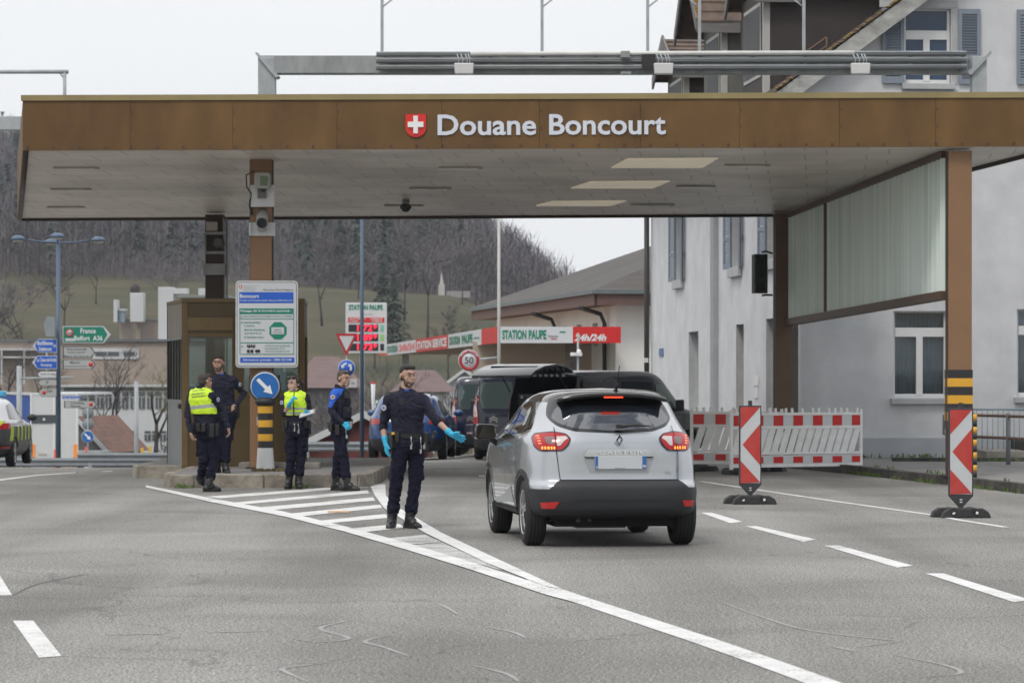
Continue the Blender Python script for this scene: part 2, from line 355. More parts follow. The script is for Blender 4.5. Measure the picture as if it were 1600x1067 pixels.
# ------------------------------------------------------------------ pavement on the right with kerb
CONC = mat('old concrete', (.16, .15, .135), .9, vs_=4, col2=(.34, .32, .29), bump=.4, bs=25)
KERB = mat('kerb stone', (.022, .02, .018), .9, vs_=3, col2=(.10, .095, .085), bump=.4, bs=25)
PAVE = mat('pavement tarmac', (.15, .145, .14), .9, vs_=2, col2=(.26, .255, .25), bump=.4, bs=60)
kl = [(4.9, 62.2), (5.55, 58.6), (6.02, 55.7), (6.83, 50.4), (7.5, 45.9), (11.7, 18.0)]
mb = MB(); mb.add([(x, y, .13) for x, y in kl]+[(40, 18, .13), (40, 110, .13), (4.9, 110, .13)], [tuple(range(9))], PAVE)
o = mb.build('pavement'); o['kind'] = 'structure'
mb = MB()
for i in range(len(kl)-1):
    a = Vector(kl[i]+(0,)); b = Vector(kl[i+1]+(0,)); n_ = max(1, int((b-a).length/1.0)); d = (b-a)/n_; nn = Vector((d.y, -d.x, 0)).normalized()*-.0
    px_ = Vector((-d.y, d.x, 0)).normalized()*(-.16)
    for j in range(n_):
        p = a+d*j+d*.008; q = a+d*(j+1)-d*.008; 
        vs = [p, q, q-px_, p-px_]; mb.add([v+Vector((0, 0, -.05)) for v in vs]+[v+Vector((0, 0, .145+random.uniform(-.004, .004))) for v in vs], [(0, 1, 2, 3), (4, 5, 6, 7), (0, 1, 5, 4), (1, 2, 6, 5), (2, 3, 7, 6), (3, 0, 4, 7)], KERB)
o = mb.build('kerb', bevel=.012); o['kind'] = 'structure'
# low step behind the fence
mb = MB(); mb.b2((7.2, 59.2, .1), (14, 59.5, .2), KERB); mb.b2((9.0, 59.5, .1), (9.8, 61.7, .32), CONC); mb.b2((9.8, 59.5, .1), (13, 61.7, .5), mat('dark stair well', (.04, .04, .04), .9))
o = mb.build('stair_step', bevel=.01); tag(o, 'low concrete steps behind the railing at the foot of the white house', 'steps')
# ------------------------------------------------------------------ traffic island
isl = [(-5.42, 49.1), (-5.25, 48.55), (-4.9, 48.4), (-2.75, 48.4), (-2.4, 48.55), (-2.22, 49.0), (-2.15, 59), (-6.45, 59), (-6.5, 54.0), (-6.35, 53.4), (-5.42, 53.3)]
mb = MB(); mb.prism([(x, y) for x, y in isl], (0, 0, .3), PAVE, o=(0, 0, -.1), U=(1, 0, 0), V=(0, 1, 0)); o = mb.build('traffic_island'); o['kind'] = 'structure'
KST = mat('island kerb stone', (.10, .09, .075), .95, vs_=2.2, col2=(.4, .36, .30), bump=.8, bs=18)
mb = MB(); cx_, cy_ = -4.2, 53
pl = isl+[isl[0]]
for i in range(len(isl)):
    a = Vector(pl[i]+(0,)); b = Vector(pl[i+1]+(0,)); n_ = max(1, int((b-a).length/.9)); d = (b-a)/n_
    inn = Vector((-d.y, d.x, 0)).normalized()*.14; outn = -inn*.25
    for j in range(n_):
        p = a+d*j+d*.01; q = a+d*(j+1)-d*.01; vs = [p+outn, q+outn, q+inn, p+inn]; h = .205+random.uniform(-.008, .008)
        mb.add([v+Vector((0, 0, -.1)) for v in vs]+[v+Vector((0, 0, h)) for v in vs], [(0, 1, 2, 3), (4, 5, 6, 7), (0, 1, 5, 4), (1, 2, 6, 5), (2, 3, 7, 6), (3, 0, 4, 7)], KST)
o = mb.build('island_kerb', bevel=.02); o['kind'] = 'structure'
# ================================================================== CUSTOMS CANOPY
def brown_panel():
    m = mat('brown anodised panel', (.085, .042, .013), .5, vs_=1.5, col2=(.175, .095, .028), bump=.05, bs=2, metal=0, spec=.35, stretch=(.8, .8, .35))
    return m
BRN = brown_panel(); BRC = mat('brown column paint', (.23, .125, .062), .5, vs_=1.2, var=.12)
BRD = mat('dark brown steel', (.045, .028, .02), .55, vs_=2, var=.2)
EDGE = mat('brass coloured coping', (.26, .205, .09), .5, vs_=2, var=.15)
CFL, CFR, CBR, CBL = Vector((-7.82, 50.5, 5.36)), Vector((8.6, 49.6, 5.35)), Vector((5.55, 62.1, 4.95)), Vector((-9.94, 63.4, 4.93))
can = thing('customs_canopy', 'wide brown customs canopy roof lettered Douane Boncourt over the road', 'canopy')
def soffit_mat():
    m = bpy.data.materials.new('soffit boards'); m.use_nodes = True; n = m.node_tree.nodes; l = m.node_tree.links; b = n['Principled BSDF']
    t = n.new('ShaderNodeTexCoord'); mp_ = n.new('ShaderNodeMapping'); mp_.inputs['Rotation'].default_value = (0, 0, .1); l.new(t.outputs['Object'], mp_.inputs[0])
    br = n.new('ShaderNodeTexBrick'); br.inputs['Scale'].default_value = 1; br.inputs['Brick Width'].default_value = 1.0; br.inputs['Row Height'].default_value = .8
    br.inputs['Mortar Size'].default_value = .02; br.inputs['Mortar Smooth'].default_value = .4; br.offset = .35
    br.inputs['Color1'].default_value = (.90, .82, .73, 1); br.inputs['Color2'].default_value = (.82, .75, .67, 1); br.inputs['Mortar'].default_value = (.6, .55, .49, 1)
    l.new(mp_.outputs[0], br.inputs[0])
    z = n.new('ShaderNodeTexNoise'); z.inputs['Scale'].default_value = .5; z.inputs['Detail'].default_value = 8; l.new(t.outputs['Object'], z.inputs[0])
    r = n.new('ShaderNodeValToRGB'); r.color_ramp.elements[0].position = .35; r.color_ramp.elements[1].position = .6; r.color_ramp.elements[0].color = (.74, .73, .73, 1); r.color_ramp.elements[1].color = (1, 1, 1, 1)
    l.new(z.outputs[0], r.inputs[0]); k = n.new('ShaderNodeMix'); k.data_type = 'RGBA'; k.blend_type = 'MULTIPLY'; k.inputs[0].default_value = 1
    l.new(br.outputs[0], k.inputs[6]); l.new(r.outputs[0], k.inputs[7]); l.new(k.outputs[2], b.inputs['Base Color']); b.inputs['Roughness'].default_value = .42
    b.inputs['Specular IOR Level'].default_value = .6
    return m
SOF = soffit_mat()
mb = MB(); up = Vector((0, 0, .12)); mb.add([CFL, CFR, CBR, CBL], [(0, 1, 2, 3)], SOF)
mb.build('soffit', can, fixn=False)
mb = MB(); top = [Vector((p.x, p.y, 6.12)) for p in (CFL, CFR, CBR, CBL)]; mb.add(top+[p-Vector((0, 0, .08)) for p in top], [(0, 1, 2, 3), (7, 6, 5, 4), (0, 4, 5, 1), (1, 5, 6, 2), (2, 6, 7, 3), (3, 7, 4, 0)], mat('roof felt', (.12, .12, .12), .9)); mb.build('roof_deck', can)
# fascias: front in panels, then side and rear boards
def fascia(a, b, za, zb, zt, th=.06, mt=BRN, name='fascia', n_=1, gap=.012):
    d = (b-a); d.z = 0; nn = Vector((d.y, -d.x, 0)).normalized()*th
    mb = MB()
    for i in range(n_):
        t0 = i/n_+gap/d.length/2; t1 = (i+1)/n_-gap/d.length/2
        vs = []
        for t in (t0, t1):
            p = Vector((a.x+d.x*t, a.y+d.y*t, 0)); zl = za+(zb-za)*t
            for q in (p, p+nn): vs += [q+Vector((0, 0, zl)), q+Vector((0, 0, zt))]
        mb.add(vs, [(0, 1, 3, 2), (4, 6, 7, 5), (2, 3, 7, 6), (0, 4, 5, 1), (1, 5, 7, 3), (0, 2, 6, 4)], mt)
    return mb.build(name, can)
# front panels; joints read from the photograph
jx = [36, 204, 364, 527, 690, 843, 1000, 1155, 1311, 1461, 1640]
fd = (CFR-CFL)
def fpt(px, z, off=0.0):                      # a point on the front fascia plane seen at photo column px
    # x = (px-800)/F*y ; on line CFL + t*fd
    k = (px-800)/F; t = (k*CFL.y-CFL.x)/(fd.x-k*fd.y); p = CFL+fd*t; p = Vector((p.x, p.y-.06-off, z)); return p
mb = MB(); UB = (CFR-CFL).normalized(); NB = Vector((UB.y, -UB.x, 0))
for i in range(10):
    a = fpt(jx[i], 0); b = fpt(jx[i+1], 0); g = UB*.0022
    f0 = 5.35; f1 = 6.15; pa = a+g; pb = b-g
    mb.add([pa+Vector((0, 0, f0)), pb+Vector((0, 0, f0)), pb+Vector((0, 0, f1)), pa+Vector((0, 0, f1)), pa-NB*.05+Vector((0, 0, f0)), pb-NB*.05+Vector((0, 0, f0)), pb-NB*.05+Vector((0, 0, f1)), pa-NB*.05+Vector((0, 0, f1))],
           [(0, 1, 2, 3), (4, 7, 6, 5), (0, 4, 5, 1), (3, 2, 6, 7), (0, 3, 7, 4), (1, 5, 6, 2)], BRN)
mb.build('fascia', can)
mb = MB(); bolt = mat('bolt head', (.05, .035, .03), .5)
for i in range(40):
    px = 44+i*40.5
    if px < 1640: p = fpt(px, 5.40, .004); mb.cyl(p, p-Vector((0, .008, 0)), .022, bolt, n=8)
for px in jx[1:-1]:
    for z in (5.95, 5.68): p = fpt(px+2.5, z, .004); mb.cyl(p, p-Vector((0, .008, 0)), .017, bolt, n=8)
o = mb.build('bolt_row', can)
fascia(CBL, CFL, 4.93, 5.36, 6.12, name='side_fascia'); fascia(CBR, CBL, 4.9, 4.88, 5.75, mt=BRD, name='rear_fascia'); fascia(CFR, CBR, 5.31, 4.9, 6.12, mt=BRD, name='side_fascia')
mb = MB(); a = fpt(34, 6.2, .03); b = fpt(1640, 6.17, .03)
mb.add([a+Vector((0, 0, -.05)), b+Vector((0, 0, -.05)), b+Vector((0, 0, .04)), a+Vector((0, 0, .04)), a+Vector((0, .3, -.05)), b+Vector((0, .3, -.05)), b+Vector((0, .3, .04)), a+Vector((0, .3, .04))], [(0, 1, 2, 3), (4, 7, 6, 5), (0, 4, 5, 1), (3, 2, 6, 7), (0, 3, 7, 4), (1, 5, 6, 2)], EDGE)
mb.build('coping', can)
# dark trim along the soffit edge on left, rear and right
mb = MB()
for a, b in ((CFL, CBL), (CBL, CBR), (CBR, CFR)): mb.tube([a+Vector((0, 0, -.02)), b+Vector((0, 0, -.02))], .05, BRD, n=4)
mb.build('edge_trim', can)
def sof(px, py):                              # point of the soffit plane at that pixel
    n_ = (CFR-CFL).cross(CBL-CFL); d = Vector((px-800, F, -(py-HZ))); o_ = Vector((0, 0, CH)); t = n_.dot(CFL-o_)/n_.dot(d); return o_+d*t
# lit warm ceiling panels
LAMP = mat('ceiling light panel', (.68, .60, .46), .5, vs_=1.5, var=.08, emit=.27)
mb = MB(); wf = mat('panel rim', (.35, .22, .1), .6)
for q in ([(955, 262), (980, 248), (1122, 247), (1097, 262)], [(892, 294), (922, 284), (1046, 283), (1020, 294)], [(838, 321.5), (862, 315), (978, 314), (953, 321.5)]):
    mb = MB(); v = [sof(*p)+Vector((0, 0, -.012)) for p in q]; mb.add(v+[p+Vector((0, 0, .02)) for p in v], [(0, 1, 2, 3), (0, 1, 5, 4), (1, 2, 6, 5), (2, 3, 7, 6), (3, 0, 4, 7)], LAMP)
    o = mb.build('light_panel', can)
TUBE = mat('unlit tube light', (.85, .83, .8), .4)
for (x0, y0, x1) in ((84, 262, 155), (80, 295, 142), (74, 323, 132), (686, 262, 755), (640, 294, 705), (600, 321, 662), (1132, 258, 1203), (1058, 291, 1118), (985, 320, 1054)):
    mb = MB(); a = sof(x0, y0); b = sof(x1, y0); mb.box((a+b)/2+Vector((0, 0, -.012)), ((b-a).length, .16, .02), mat('recess shade', (.42, .39, .35), .7)); mb.box((a+b)/2+Vector((-.05, 0, -.03)), ((b-a).length*.9, .07, .02), TUBE)
    mb.build('tube_light', can)
# lettering and shield
LET = mat('pale letter face', (.62, .66, .74), .35, var=.03); RED = mat('signal red', (.62, .02, .015), .4, var=.05); WHT = mat('white enamel', (.78, .78, .78), .4, var=.03)
def zf_(py): p = fpt(840, 0); return CH-(py-HZ)*p.y/F
for s_, x0, x1, y0, y1 in (('Douane', 684, 838, 212, 178), ('Boncourt', 858, 1040, 212, 178)):
    a = fpt(x0, zf_(211.5), .012); b = fpt(x1, zf_(211.5), .012); h = zf_(179)-zf_(211.5)
    mb = MB(); text(mb, s_, LET, a, (b-a).length, h, U=UB, bold=.02)
    t_ = mb.build('lettering', can, fixn=False); sm_ = t_.modifiers.new('depth', 'SOLIDIFY'); sm_.thickness = .03; sm_.offset = 0
mb = MB(); a = fpt(634, zf_(214), .012); wS = (fpt(666, 0)-fpt(634, 0)).length; hS = zf_(178)-zf_(214)
sh = [(0, hS), (0, hS*.42)]+[(wS/2-wS/2*cos(t), hS*.42-hS*.42*sin(t)) for t in [pi*i/12 for i in range(1, 12)]]+[(wS, hS*.42), (wS, hS)]
mb.prism(sh, -NB*-.02, RED, o=a, U=UB); cw = wS*.16
for (x0, x1, z0, z1) in ((wS*.12, wS*.88, hS*.43, hS*.66), (wS*.39, wS*.61, hS*.16, hS*.43), (wS*.39, wS*.61, hS*.66, hS*.92)):
    mb.prism([(x0, z0), (x1, z0), (x1, z1), (x0, z1)], NB*.03, WHT, o=a+NB*.022, U=UB)
mb.build('shield', can)
# dome camera under the soffit
c = sof(634, 312); dm = thing('dome_camera', 'small dark dome camera hanging from the middle of the canopy soffit', 'camera', c+Vector((0, 0, -.0)))
MB().cyl((0, 0, 0), (0, 0, -.1), .07, mat('grey plastic', (.2, .2, .2), .5)).build('mount', dm); MB().cyl((0, 0, -.1), (0, 0, -.17), .11, mat('black plastic', (.02, .02, .02), .4)).sph((0, 0, -.17), (.09, .09, .07), mat('smoked dome', (.01, .012, .012), .08)).build('dome', dm)
# ------------------------------------------------------------------ columns
BLK = mat('black paint', (.02, .02, .022), .5); YEL = mat('hazard yellow', (.68, .36, .03), .5, var=.1); BLP = MATS['black plastic']
def column(name, label, x, y, w_, d, z0, z1, mt, hz=False):
    t = thing(name, label, 'column', (x, y, z0))
    mb = MB(); h = z1-z0; e_ = .03
    mb.box((0, 0, h/2), (w_, d, h), mt)
    for s_ in (-1, 1): mb.box((s_*(w_/2+.004), 0, h/2), (.02, d*.5, h-.01), BRD)
    mb.build('shaft', t, bevel=.008)
    MB().box((0, 0, .015), (w_+.14, d+.14, .03), BRD).build('base_plate', t, bevel=.006)
    if hz:
        mb = MB(); zz = .68
        for i in range(7):
            mb.box((0, 0, zz+.05), (w_+.03, d+.03, .1), BLK if i % 2 == 0 else YEL); zz += .1
        mb.build('hazard_band', t)
    return t
cl = column('canopy_column', 'light brown front column carrying two cameras, rising behind the Boncourt border sign', -4.15, 52, .36, .36, .2, 5.31, BRC)
cr_ = column('canopy_column', 'light brown front column with black and yellow hazard bands by the railing', 7.12, 50.0, .37, .38, .13, 5.30, BRC)
mb = MB()
for i in range(7): z0 = 1.76-.13-.135*i-.002*0; mb.box((0, 0, z0), (.395, .405, .134), BLK if i % 2 == 0 else YEL)
mb.build('hazard_band', cr_)
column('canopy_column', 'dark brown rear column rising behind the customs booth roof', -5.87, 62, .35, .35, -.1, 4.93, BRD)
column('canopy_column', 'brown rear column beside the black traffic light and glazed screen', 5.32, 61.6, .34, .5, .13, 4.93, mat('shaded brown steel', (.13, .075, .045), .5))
# thin hazard striped post beside the front column
mb = MB(); 
for i in range(10): mb.cyl((0, 0, .1*i), (0, 0, .1*i+.1), .035, YEL if i % 2 else BLK, n=12)
o = mb.build('hazard_post', loc=(7.275, 49.3, .13)); tag(o, 'thin black and yellow striped guard tube beside the right front column', 'post')
# ------------------------------------------------------------------ glazed wind screen on the right
GLS = mat('ribbed glass', (.50, .60, .56), .3, vs_=3.2, col2=(.78, .86, .83), stretch=(6, 6, .05), spec=.6)  # bright stripes in the colour stand in for daylight passing through the glass
ws = thing('wind_screen', 'greenish ribbed glass wind screen in brown steel frame under the right canopy edge', 'screen')
A0 = Vector((5.42, 61.35, 0)); A1 = Vector((6.93, 50.2, 0)); D = (A1-A0); DL = D.length; dU = D/DL; dN = Vector((dU.y, -dU.x, 0))
def zb_(t): return 2.86+(3.06-2.86)*t
def zt_(t): return 4.90+(5.27-4.90)*t
mb = MB(); nr = 84; vs = []
for i in range(nr+1):
    t = i/nr; p = A0+D*t+dN*(.045*(1 if i % 2 else -1)); vs += [p+Vector((0, 0, zb_(t))), p+Vector((0, 0, zt_(t)))]
mb.add(vs, [(2*i, 2*i+2, 2*i+3, 2*i+1) for i in range(nr)], GLS); mb.build('ribbed_pane', ws, fixn=False)
BRM = mat('brown steel frame', (.10, .06, .04), .5, var=.15)
def beam(mb, a, b, w_, h, mt):
    a = Vector(a); b = Vector(b); d = (b-a).normalized(); s_ = (d.cross(Vector((0, 0, 1))) if abs(d.z) < .99 else Vector((1, 0, 0))).normalized()*w_/2; u = s_.cross(d).normalized()*h/2
    vs = [a-s_-u, a+s_-u, a+s_+u, a-s_+u, b-s_-u, b+s_-u, b+s_+u, b-s_+u]; mb.add(vs, [(0, 1, 2, 3), (7, 6, 5, 4), (0, 4, 5, 1), (1, 5, 6, 2), (2, 6, 7, 3), (3, 7, 4, 0)], mt)
mb = MB(); beam(mb, A0-dU*.2+Vector((0, 0, 2.79)), A1+Vector((0, 0, 3.02)), .16, .14, BRM); mb.build('bottom_rail', ws, bevel=.006)
mb = MB(); beam(mb, A0+Vector((0, 0, 4.88)), A1+Vector((0, 0, 5.27)), .14, .1, BRM); mb.build('top_rail', ws, bevel=.006)
tpost = .285; mb = MB(); p = A0+D*tpost; beam(mb, p+Vector((0, 0, zb_(tpost)-.0)), p+Vector((0, 0, zt_(tpost)-.02)), .13, .13, BRM); mb.build('post', ws)
mb = MB()
for t in (.54, .75): p = A0+D*t-dN*.05; beam(mb, p+Vector((0, 0, zb_(t)+.05)), p+Vector((0, 0, zt_(t)-.05)), .02, .02, BRD); mb.box(p+Vector((0, 0, zb_(t)+.06)), (.08, .08, .05), BLK)
mb.build('clamp_rod', ws)
# ------------------------------------------------------------------ gantry on the roof with floodlights and posts
GAL = mat('galvanised steel', (.36, .385, .40), .5, var=.2, vs_=2.5, metal=.0, bump=.1); GALD = mat('weathered galvanised steel', (.2, .215, .215), .65, vs_=3, col2=(.38, .4, .4), stretch=(1, 1, .3))
YG = 57.0
def g(px, py, Y=YG): return P(px, py, Y)
gt = thing('roof_gantry', 'long grey steel gantry beam with conduits standing above the customs canopy', 'gantry', (0, 0, 0))
def rectp(mb, x0, y0, x1, y1, Y, d, mt):
    a = P(x0, y1, Y); b = P(x1, y0, Y); mb.b2((a.x, Y, a.z), (b.x, Y+d, b.z), mt)
mb = MB(); rectp(mb, 428, 87, 1512, 115, YG, .35, GALD); mb.build('beam', gt, bevel=.01)
mb = MB(); rectp(mb, 403, 90, 430, 200, YG+.02, .3, GAL); mb.build('leg', gt, bevel=.01)
mb = MB(); rectp(mb, 1519, 88, 1542, 200, YG+.02, .3, GAL); mb.build('leg', gt, bevel=.01)
for pts in ([(398, 83), (402, 82), (436, 119), (431, 122)], [(1548, 79), (1550, 84), (1517, 118), (1512, 113)]):
    mb = MB(); q = [P(x, y, YG-.05) for x, y in pts]; mb.add(q+[v+Vector((0, .42, 0)) for v in q], [(0, 1, 2, 3), (7, 6, 5, 4), (0, 4, 5, 1), (1, 5, 6, 2), (2, 6, 7, 3), (3, 7, 4, 0)], GAL); mb.build('end_plate', gt)
mb = MB(); q = [P(x, y, YG+.1) for x, y in ((403, 87), (430, 87), (432, 112), (430, 120), (403, 92))]; mb.add(q+[v+Vector((0, .1, 0)) for v in q], [(0, 1, 2, 3, 4), (9, 8, 7, 6, 5)]+[(i, (i+1) % 5, 5+(i+1) % 5, 5+i) for i in range(5)], GAL); mb.build('corner_gusset', gt)
for k, yy in enumerate((86.5, 96.5, 107.5)):
    mb = MB(); a = P(588, yy, YG-.12); b = P(1510, yy-1, YG-.12)
    mb.tube([a, b], .032, mat('dark conduit', (.12, .13, .13), .5), n=8); mb.tube([a+Vector((0, -.0, .045)), b+Vector((0, 0, .045))], .02, GAL, n=6)
    mb.build('conduit', gt)
mb = MB(); mb.tube([P(735, 84.5, YG-.15), P(1335, 83.0, YG-.15)], .042, mat('white pipe', (.62, .62, .6), .5)); mb.build('white_pipe', gt)
mb = MB()
for px in range(600, 1510, 82): rectp(mb, px, 88, px+5, 110, YG-.1, .1, GALD)
mb.build('conduit_clamp', gt)
# bent camera bracket on the beam
cb = thing('beam_camera', 'small dark swivel camera clamped to the gantry beam near its middle', 'camera', (0, 0, 0)); mb = MB(); rectp(mb, 970, 80, 984, 90, YG-.25, .15, GALD); rectp(mb, 970, 112, 986, 116, YG-.25, .15, GALD); rectp(mb, 1003, 85, 1024, 108, YG-.22, .1, BLK); mb.build('bracket', cb)
FL = mat('frosted floodlight', (.6, .6, .6), .4, var=.08, vs_=30, stretch=(8, .5, .5))
for i, (px, lab) in enumerate(((725, 'white floodlight hanging from the gantry left of the lettering middle, leftmost of three'), (1037, 'white floodlight hanging at the middle of the gantry beam'), (1345, 'white floodlight on the gantry below the blue shutter, rightmost of three'))):
    t = thing('floodlight', lab, 'floodlight', P(px, 103, YG-.35), group='floodlights on the gantry beam')
    mb = MB(); mb.prism([(-.165, -.15), (.165, -.15), (.18, .05), (-.18, .05)], (0, .14, 0), FL); mb.build('housing', t, bevel=.02)
    mb = MB()
    for x in (-.1, -.03, .05, .1): mb.tube([(x, .05, .03), (x+.01, .03, .12), (x-.03, .1, .22)], .011, GAL, n=5)
    mb.build('bracket', t)
# slim posts that carry the line above
for i, (px, y1, sd, lab) in enumerate(((597, 84, 1, 'first slim post above the gantry from the left, standing against open sky'), (847, 84, 1, 'slim post above the gantry over the word Boncourt'), (1012, 84, 1, 'slim post above the gantry just left of the old house'), (1093, 84, -1, 'slim post above the gantry in front of the tiled dormers'), (1256, 84, -1, 'slim post above the gantry in front of the big dark dormer'))):
    t = thing('gantry_post', lab, 'post', P(px, y1+4, YG+.1), group='slim posts on the gantry beam'); h = (y1+40)/85.96
    MB().box((0, 0, h/2), (.055, .055, h), GAL).build('upright', t)
    a = Vector((0, 0, (y1-8)/85.96)); MB().tube([a, a+Vector((.2*sd, 0, .16))], .02, GAL, n=4).build('knee_brace', t)
    MB().box((0, 0, .03), (.14, .14, .03), GAL).build('foot', t)
t = thing('overhead_frame', 'long horizontal grey pipe frame high above the gantry posts', 'frame')
MB().tube([P(560, -34, YG+.1), P(1300, -34, YG+.1)], .04, GAL, n=6).build('pipe', t)
t = thing('pipe_frame', 'thin grey pipe frame above the left end of the canopy roof', 'frame'); MB().tube([P(-60, 112.5, 66), P(107, 112.5, 66)], .045, GAL, n=6).build('pipe', t); MB().tube([P(101, 113, 66), P(101, 190, 66)], .04, GAL, n=6).build('upright', t); MB().tube([P(93, 114, 66), P(101, 124, 66)], .02, GAL, n=4).build('knee_brace', t)
mb = MB(); rectp(mb, -90, 182, 60, 203, 70, .35, GAL); a = P(-88, 200, 70); mb.b2((a.x, 70, T(a.x, 70)-.2), (a.x+.4, 70.35, a.z), GAL)
o = mb.build('rear_gantry', bevel=.01); tag(o, 'pale steel gantry beam end passing behind the left end of the canopy', 'gantry')
# ================================================================== CUSTOMS BOOTH
BT = mat('booth ochre panel', (.075, .047, .013), .5, vs_=1.5, var=.15); BTL = mat('booth ochre frame', (.13, .08, .025), .45, var=.12); BTG = mat('booth grey metal', (.15, .165, .175), .4, vs_=1, col2=(.25, .265, .28), stretch=(1, 1, .2)); BTW = mat('booth side cladding', (.16, .14, .115), .6, vs_=1.4, col2=(.26, .225, .19), stretch=(2, 2, .3))
CLR = mat('window glass', (.03, .04, .045), .03, var=0, spec=.8)
def clear_glass(name, tint=(.78, .86, .88), k=.10):
    m = bpy.data.materials.new(name); m.use_nodes = True; n = m.node_tree.nodes; l = m.node_tree.links
    for q in list(n): n.remove(q)
    o_ = n.new('ShaderNodeOutputMaterial'); tr = n.new('ShaderNodeBsdfTransparent'); tr.inputs[0].default_value = tint+(1,); gl = n.new('ShaderNodeBsdfGlossy'); gl.inputs['Roughness'].default_value = .02
    fr = n.new('ShaderNodeFresnel'); fr.inputs[0].default_value = 1.5; mp_ = n.new('ShaderNodeMath'); mp_.operation = 'MULTIPLY_ADD'; mp_.inputs[1].default_value = 1.0; mp_.inputs[2].default_value = k*.5; l.new(fr.outputs[0], mp_.inputs[0])
    x = n.new('ShaderNodeMixShader'); l.new(mp_.outputs[0], x.inputs[0]); l.new(tr.outputs[0], x.inputs[1]); l.new(gl.outputs[0], x.inputs[2]); l.new(x.outputs[0], o_.inputs[0]); return m
CG = clear_glass('booth glass')
bo = thing('customs_booth', 'small brown glazed customs booth on the traffic island', 'booth', (0, 0, .2))
FL_, FR_, BR_, BL_ = Vector((-5.57, 53, 0)), Vector((-3.51, 53, 0)), Vector((-3.62, 55.4, 0)), Vector((-6.09, 55.4, 0)); BH = 2.83
def wallpiece(a, b, u0, u1, z0, z1, th=.06, off=0.0):
    d = (b-a); L_ = d.length; d.normalize(); nn = Vector((d.y, -d.x, 0)); p = a+d*u0*L_+nn*off; q = a+d*u1*L_+nn*off
    vs = [Vector((v.x, v.y, z)) for z in (z0, z1) for v in (p, q, q-nn*th, p-nn*th)]
    return vs, [(0, 1, 2, 3), (4, 5, 6, 7), (0, 1, 5, 4), (1, 2, 6, 5), (2, 3, 7, 6), (3, 0, 4, 7)]
def wp(mb, a, b, u0, u1, z0, z1, mt, th=.06, off=0.0): v, f = wallpiece(a, b, u0, u1, z0, z1, th, off); mb.add(v, f, mt)
for nm, (a, b), holes, mt in (('wall', (FL_, FR_), [(.045, .415, 1.21, 2.25), (.5, .64, 1.21, 2.25), (.7, .955, 1.21, 2.25)], BT), ('wall', (BL_, FL_), [(.05, .95, 1.08, 2.2)], None), ('wall', (FR_, BR_), [(.05, .95, 1.1, 2.25)], BT), ('wall', (BR_, BL_), [(.04, .48, 1.1, 2.25), (.52, .96, 1.1, 2.25)], BT)):
    mb = MB(); m_low = mt or BTG; m_up = mt or BTW; z0 = holes[0][2]; z1 = holes[0][3]
    wp(mb, a, b, 0, 1, 0, z0, m_low); wp(mb, a, b, 0, 1, z1, BH-.02, m_up); us = [0]+[u for h in holes for u in h[:2]]+[1]
    for i in range(0, len(us), 2): wp(mb, a, b, us[i], us[i+1], z0, z1, m_up)
    mb.build('wall', bo)
    for h in holes:
        fr = MB(); w0 = .012
        wp(fr, a, b, h[0], h[1], z0, z0+.05, BTL if mt else BTG, .03, .01); wp(fr, a, b, h[0], h[1], z1-.05, z1, BTL if mt else BTG, .03, .01)
        k = 5 if mt is None else 1
        for i in range(k+1): u = h[0]+(h[1]-h[0])*i/k; wp(fr, a, b, u-.008 if i else u, u+.008 if i < k else u, z0+.05, z1-.05, BTL if mt else BLK, .03, .01)
        fo = fr.build('window', bo); gm = MB(); wp(gm, a, b, h[0], h[1], z0, z1, CG, .008, -.03); gm.build('pane', fo)
# brighter frame strips and sign band of the front
mb = MB(); wp(mb, FL_, FR_, -.005, .045, 0, BH, BTL, .03, .015); wp(mb, FL_, FR_, .96, 1.0, 0, BH, BTL, .03, .015); wp(mb, FL_, FR_, .045, .415, 2.3, 2.52, mat('booth name band', (.15, .095, .03), .4), .03, .015)
mb.build('front_trim', bo, bevel=.004)
mb = MB(); rp = [(p.x*1.0, p.y) for p in (FL_+Vector((-.015, -.03, 0)), FR_+Vector((.01, -.03, 0)), BR_+Vector((.01, .01, 0)), BL_+Vector((-.015, .01, 0)))]
mb.prism(rp, (0, 0, .07), BTL, o=(0, 0, BH-.06), U=(1, 0, 0), V=(0, 1, 0)); mb.build('roof', bo, bevel=.01)
mb = MB(); wp(mb, FL_, FR_, .67, .9, 1.98, 2.14, RED, .02, .03); wp(mb, FL_, FR_, .80, .83, 2.0, 2.08, WHT, .02, .035); mb.build('notice', bo)
mb = MB(); wp(mb, BL_, FL_, .88, .93, .98, 1.06, BLK, .05, .05); mb.build('handle', bo)
mb = MB(); mb.box((-4.9, 54.3, 1.0), (1.1, .5, .06), BTG); mb.box((-4.9, 54.3, 1.25), (.5, .06, .35), BLK); mb.box((-4.3, 54.5, .9), (.5, .5, 1.3), BTG); mb.build('counter', bo)
MB().b2((-4.55, 52.2, 0), (-3.2, 52.85, .09), CONC).build('plinth', bo, bevel=.01)
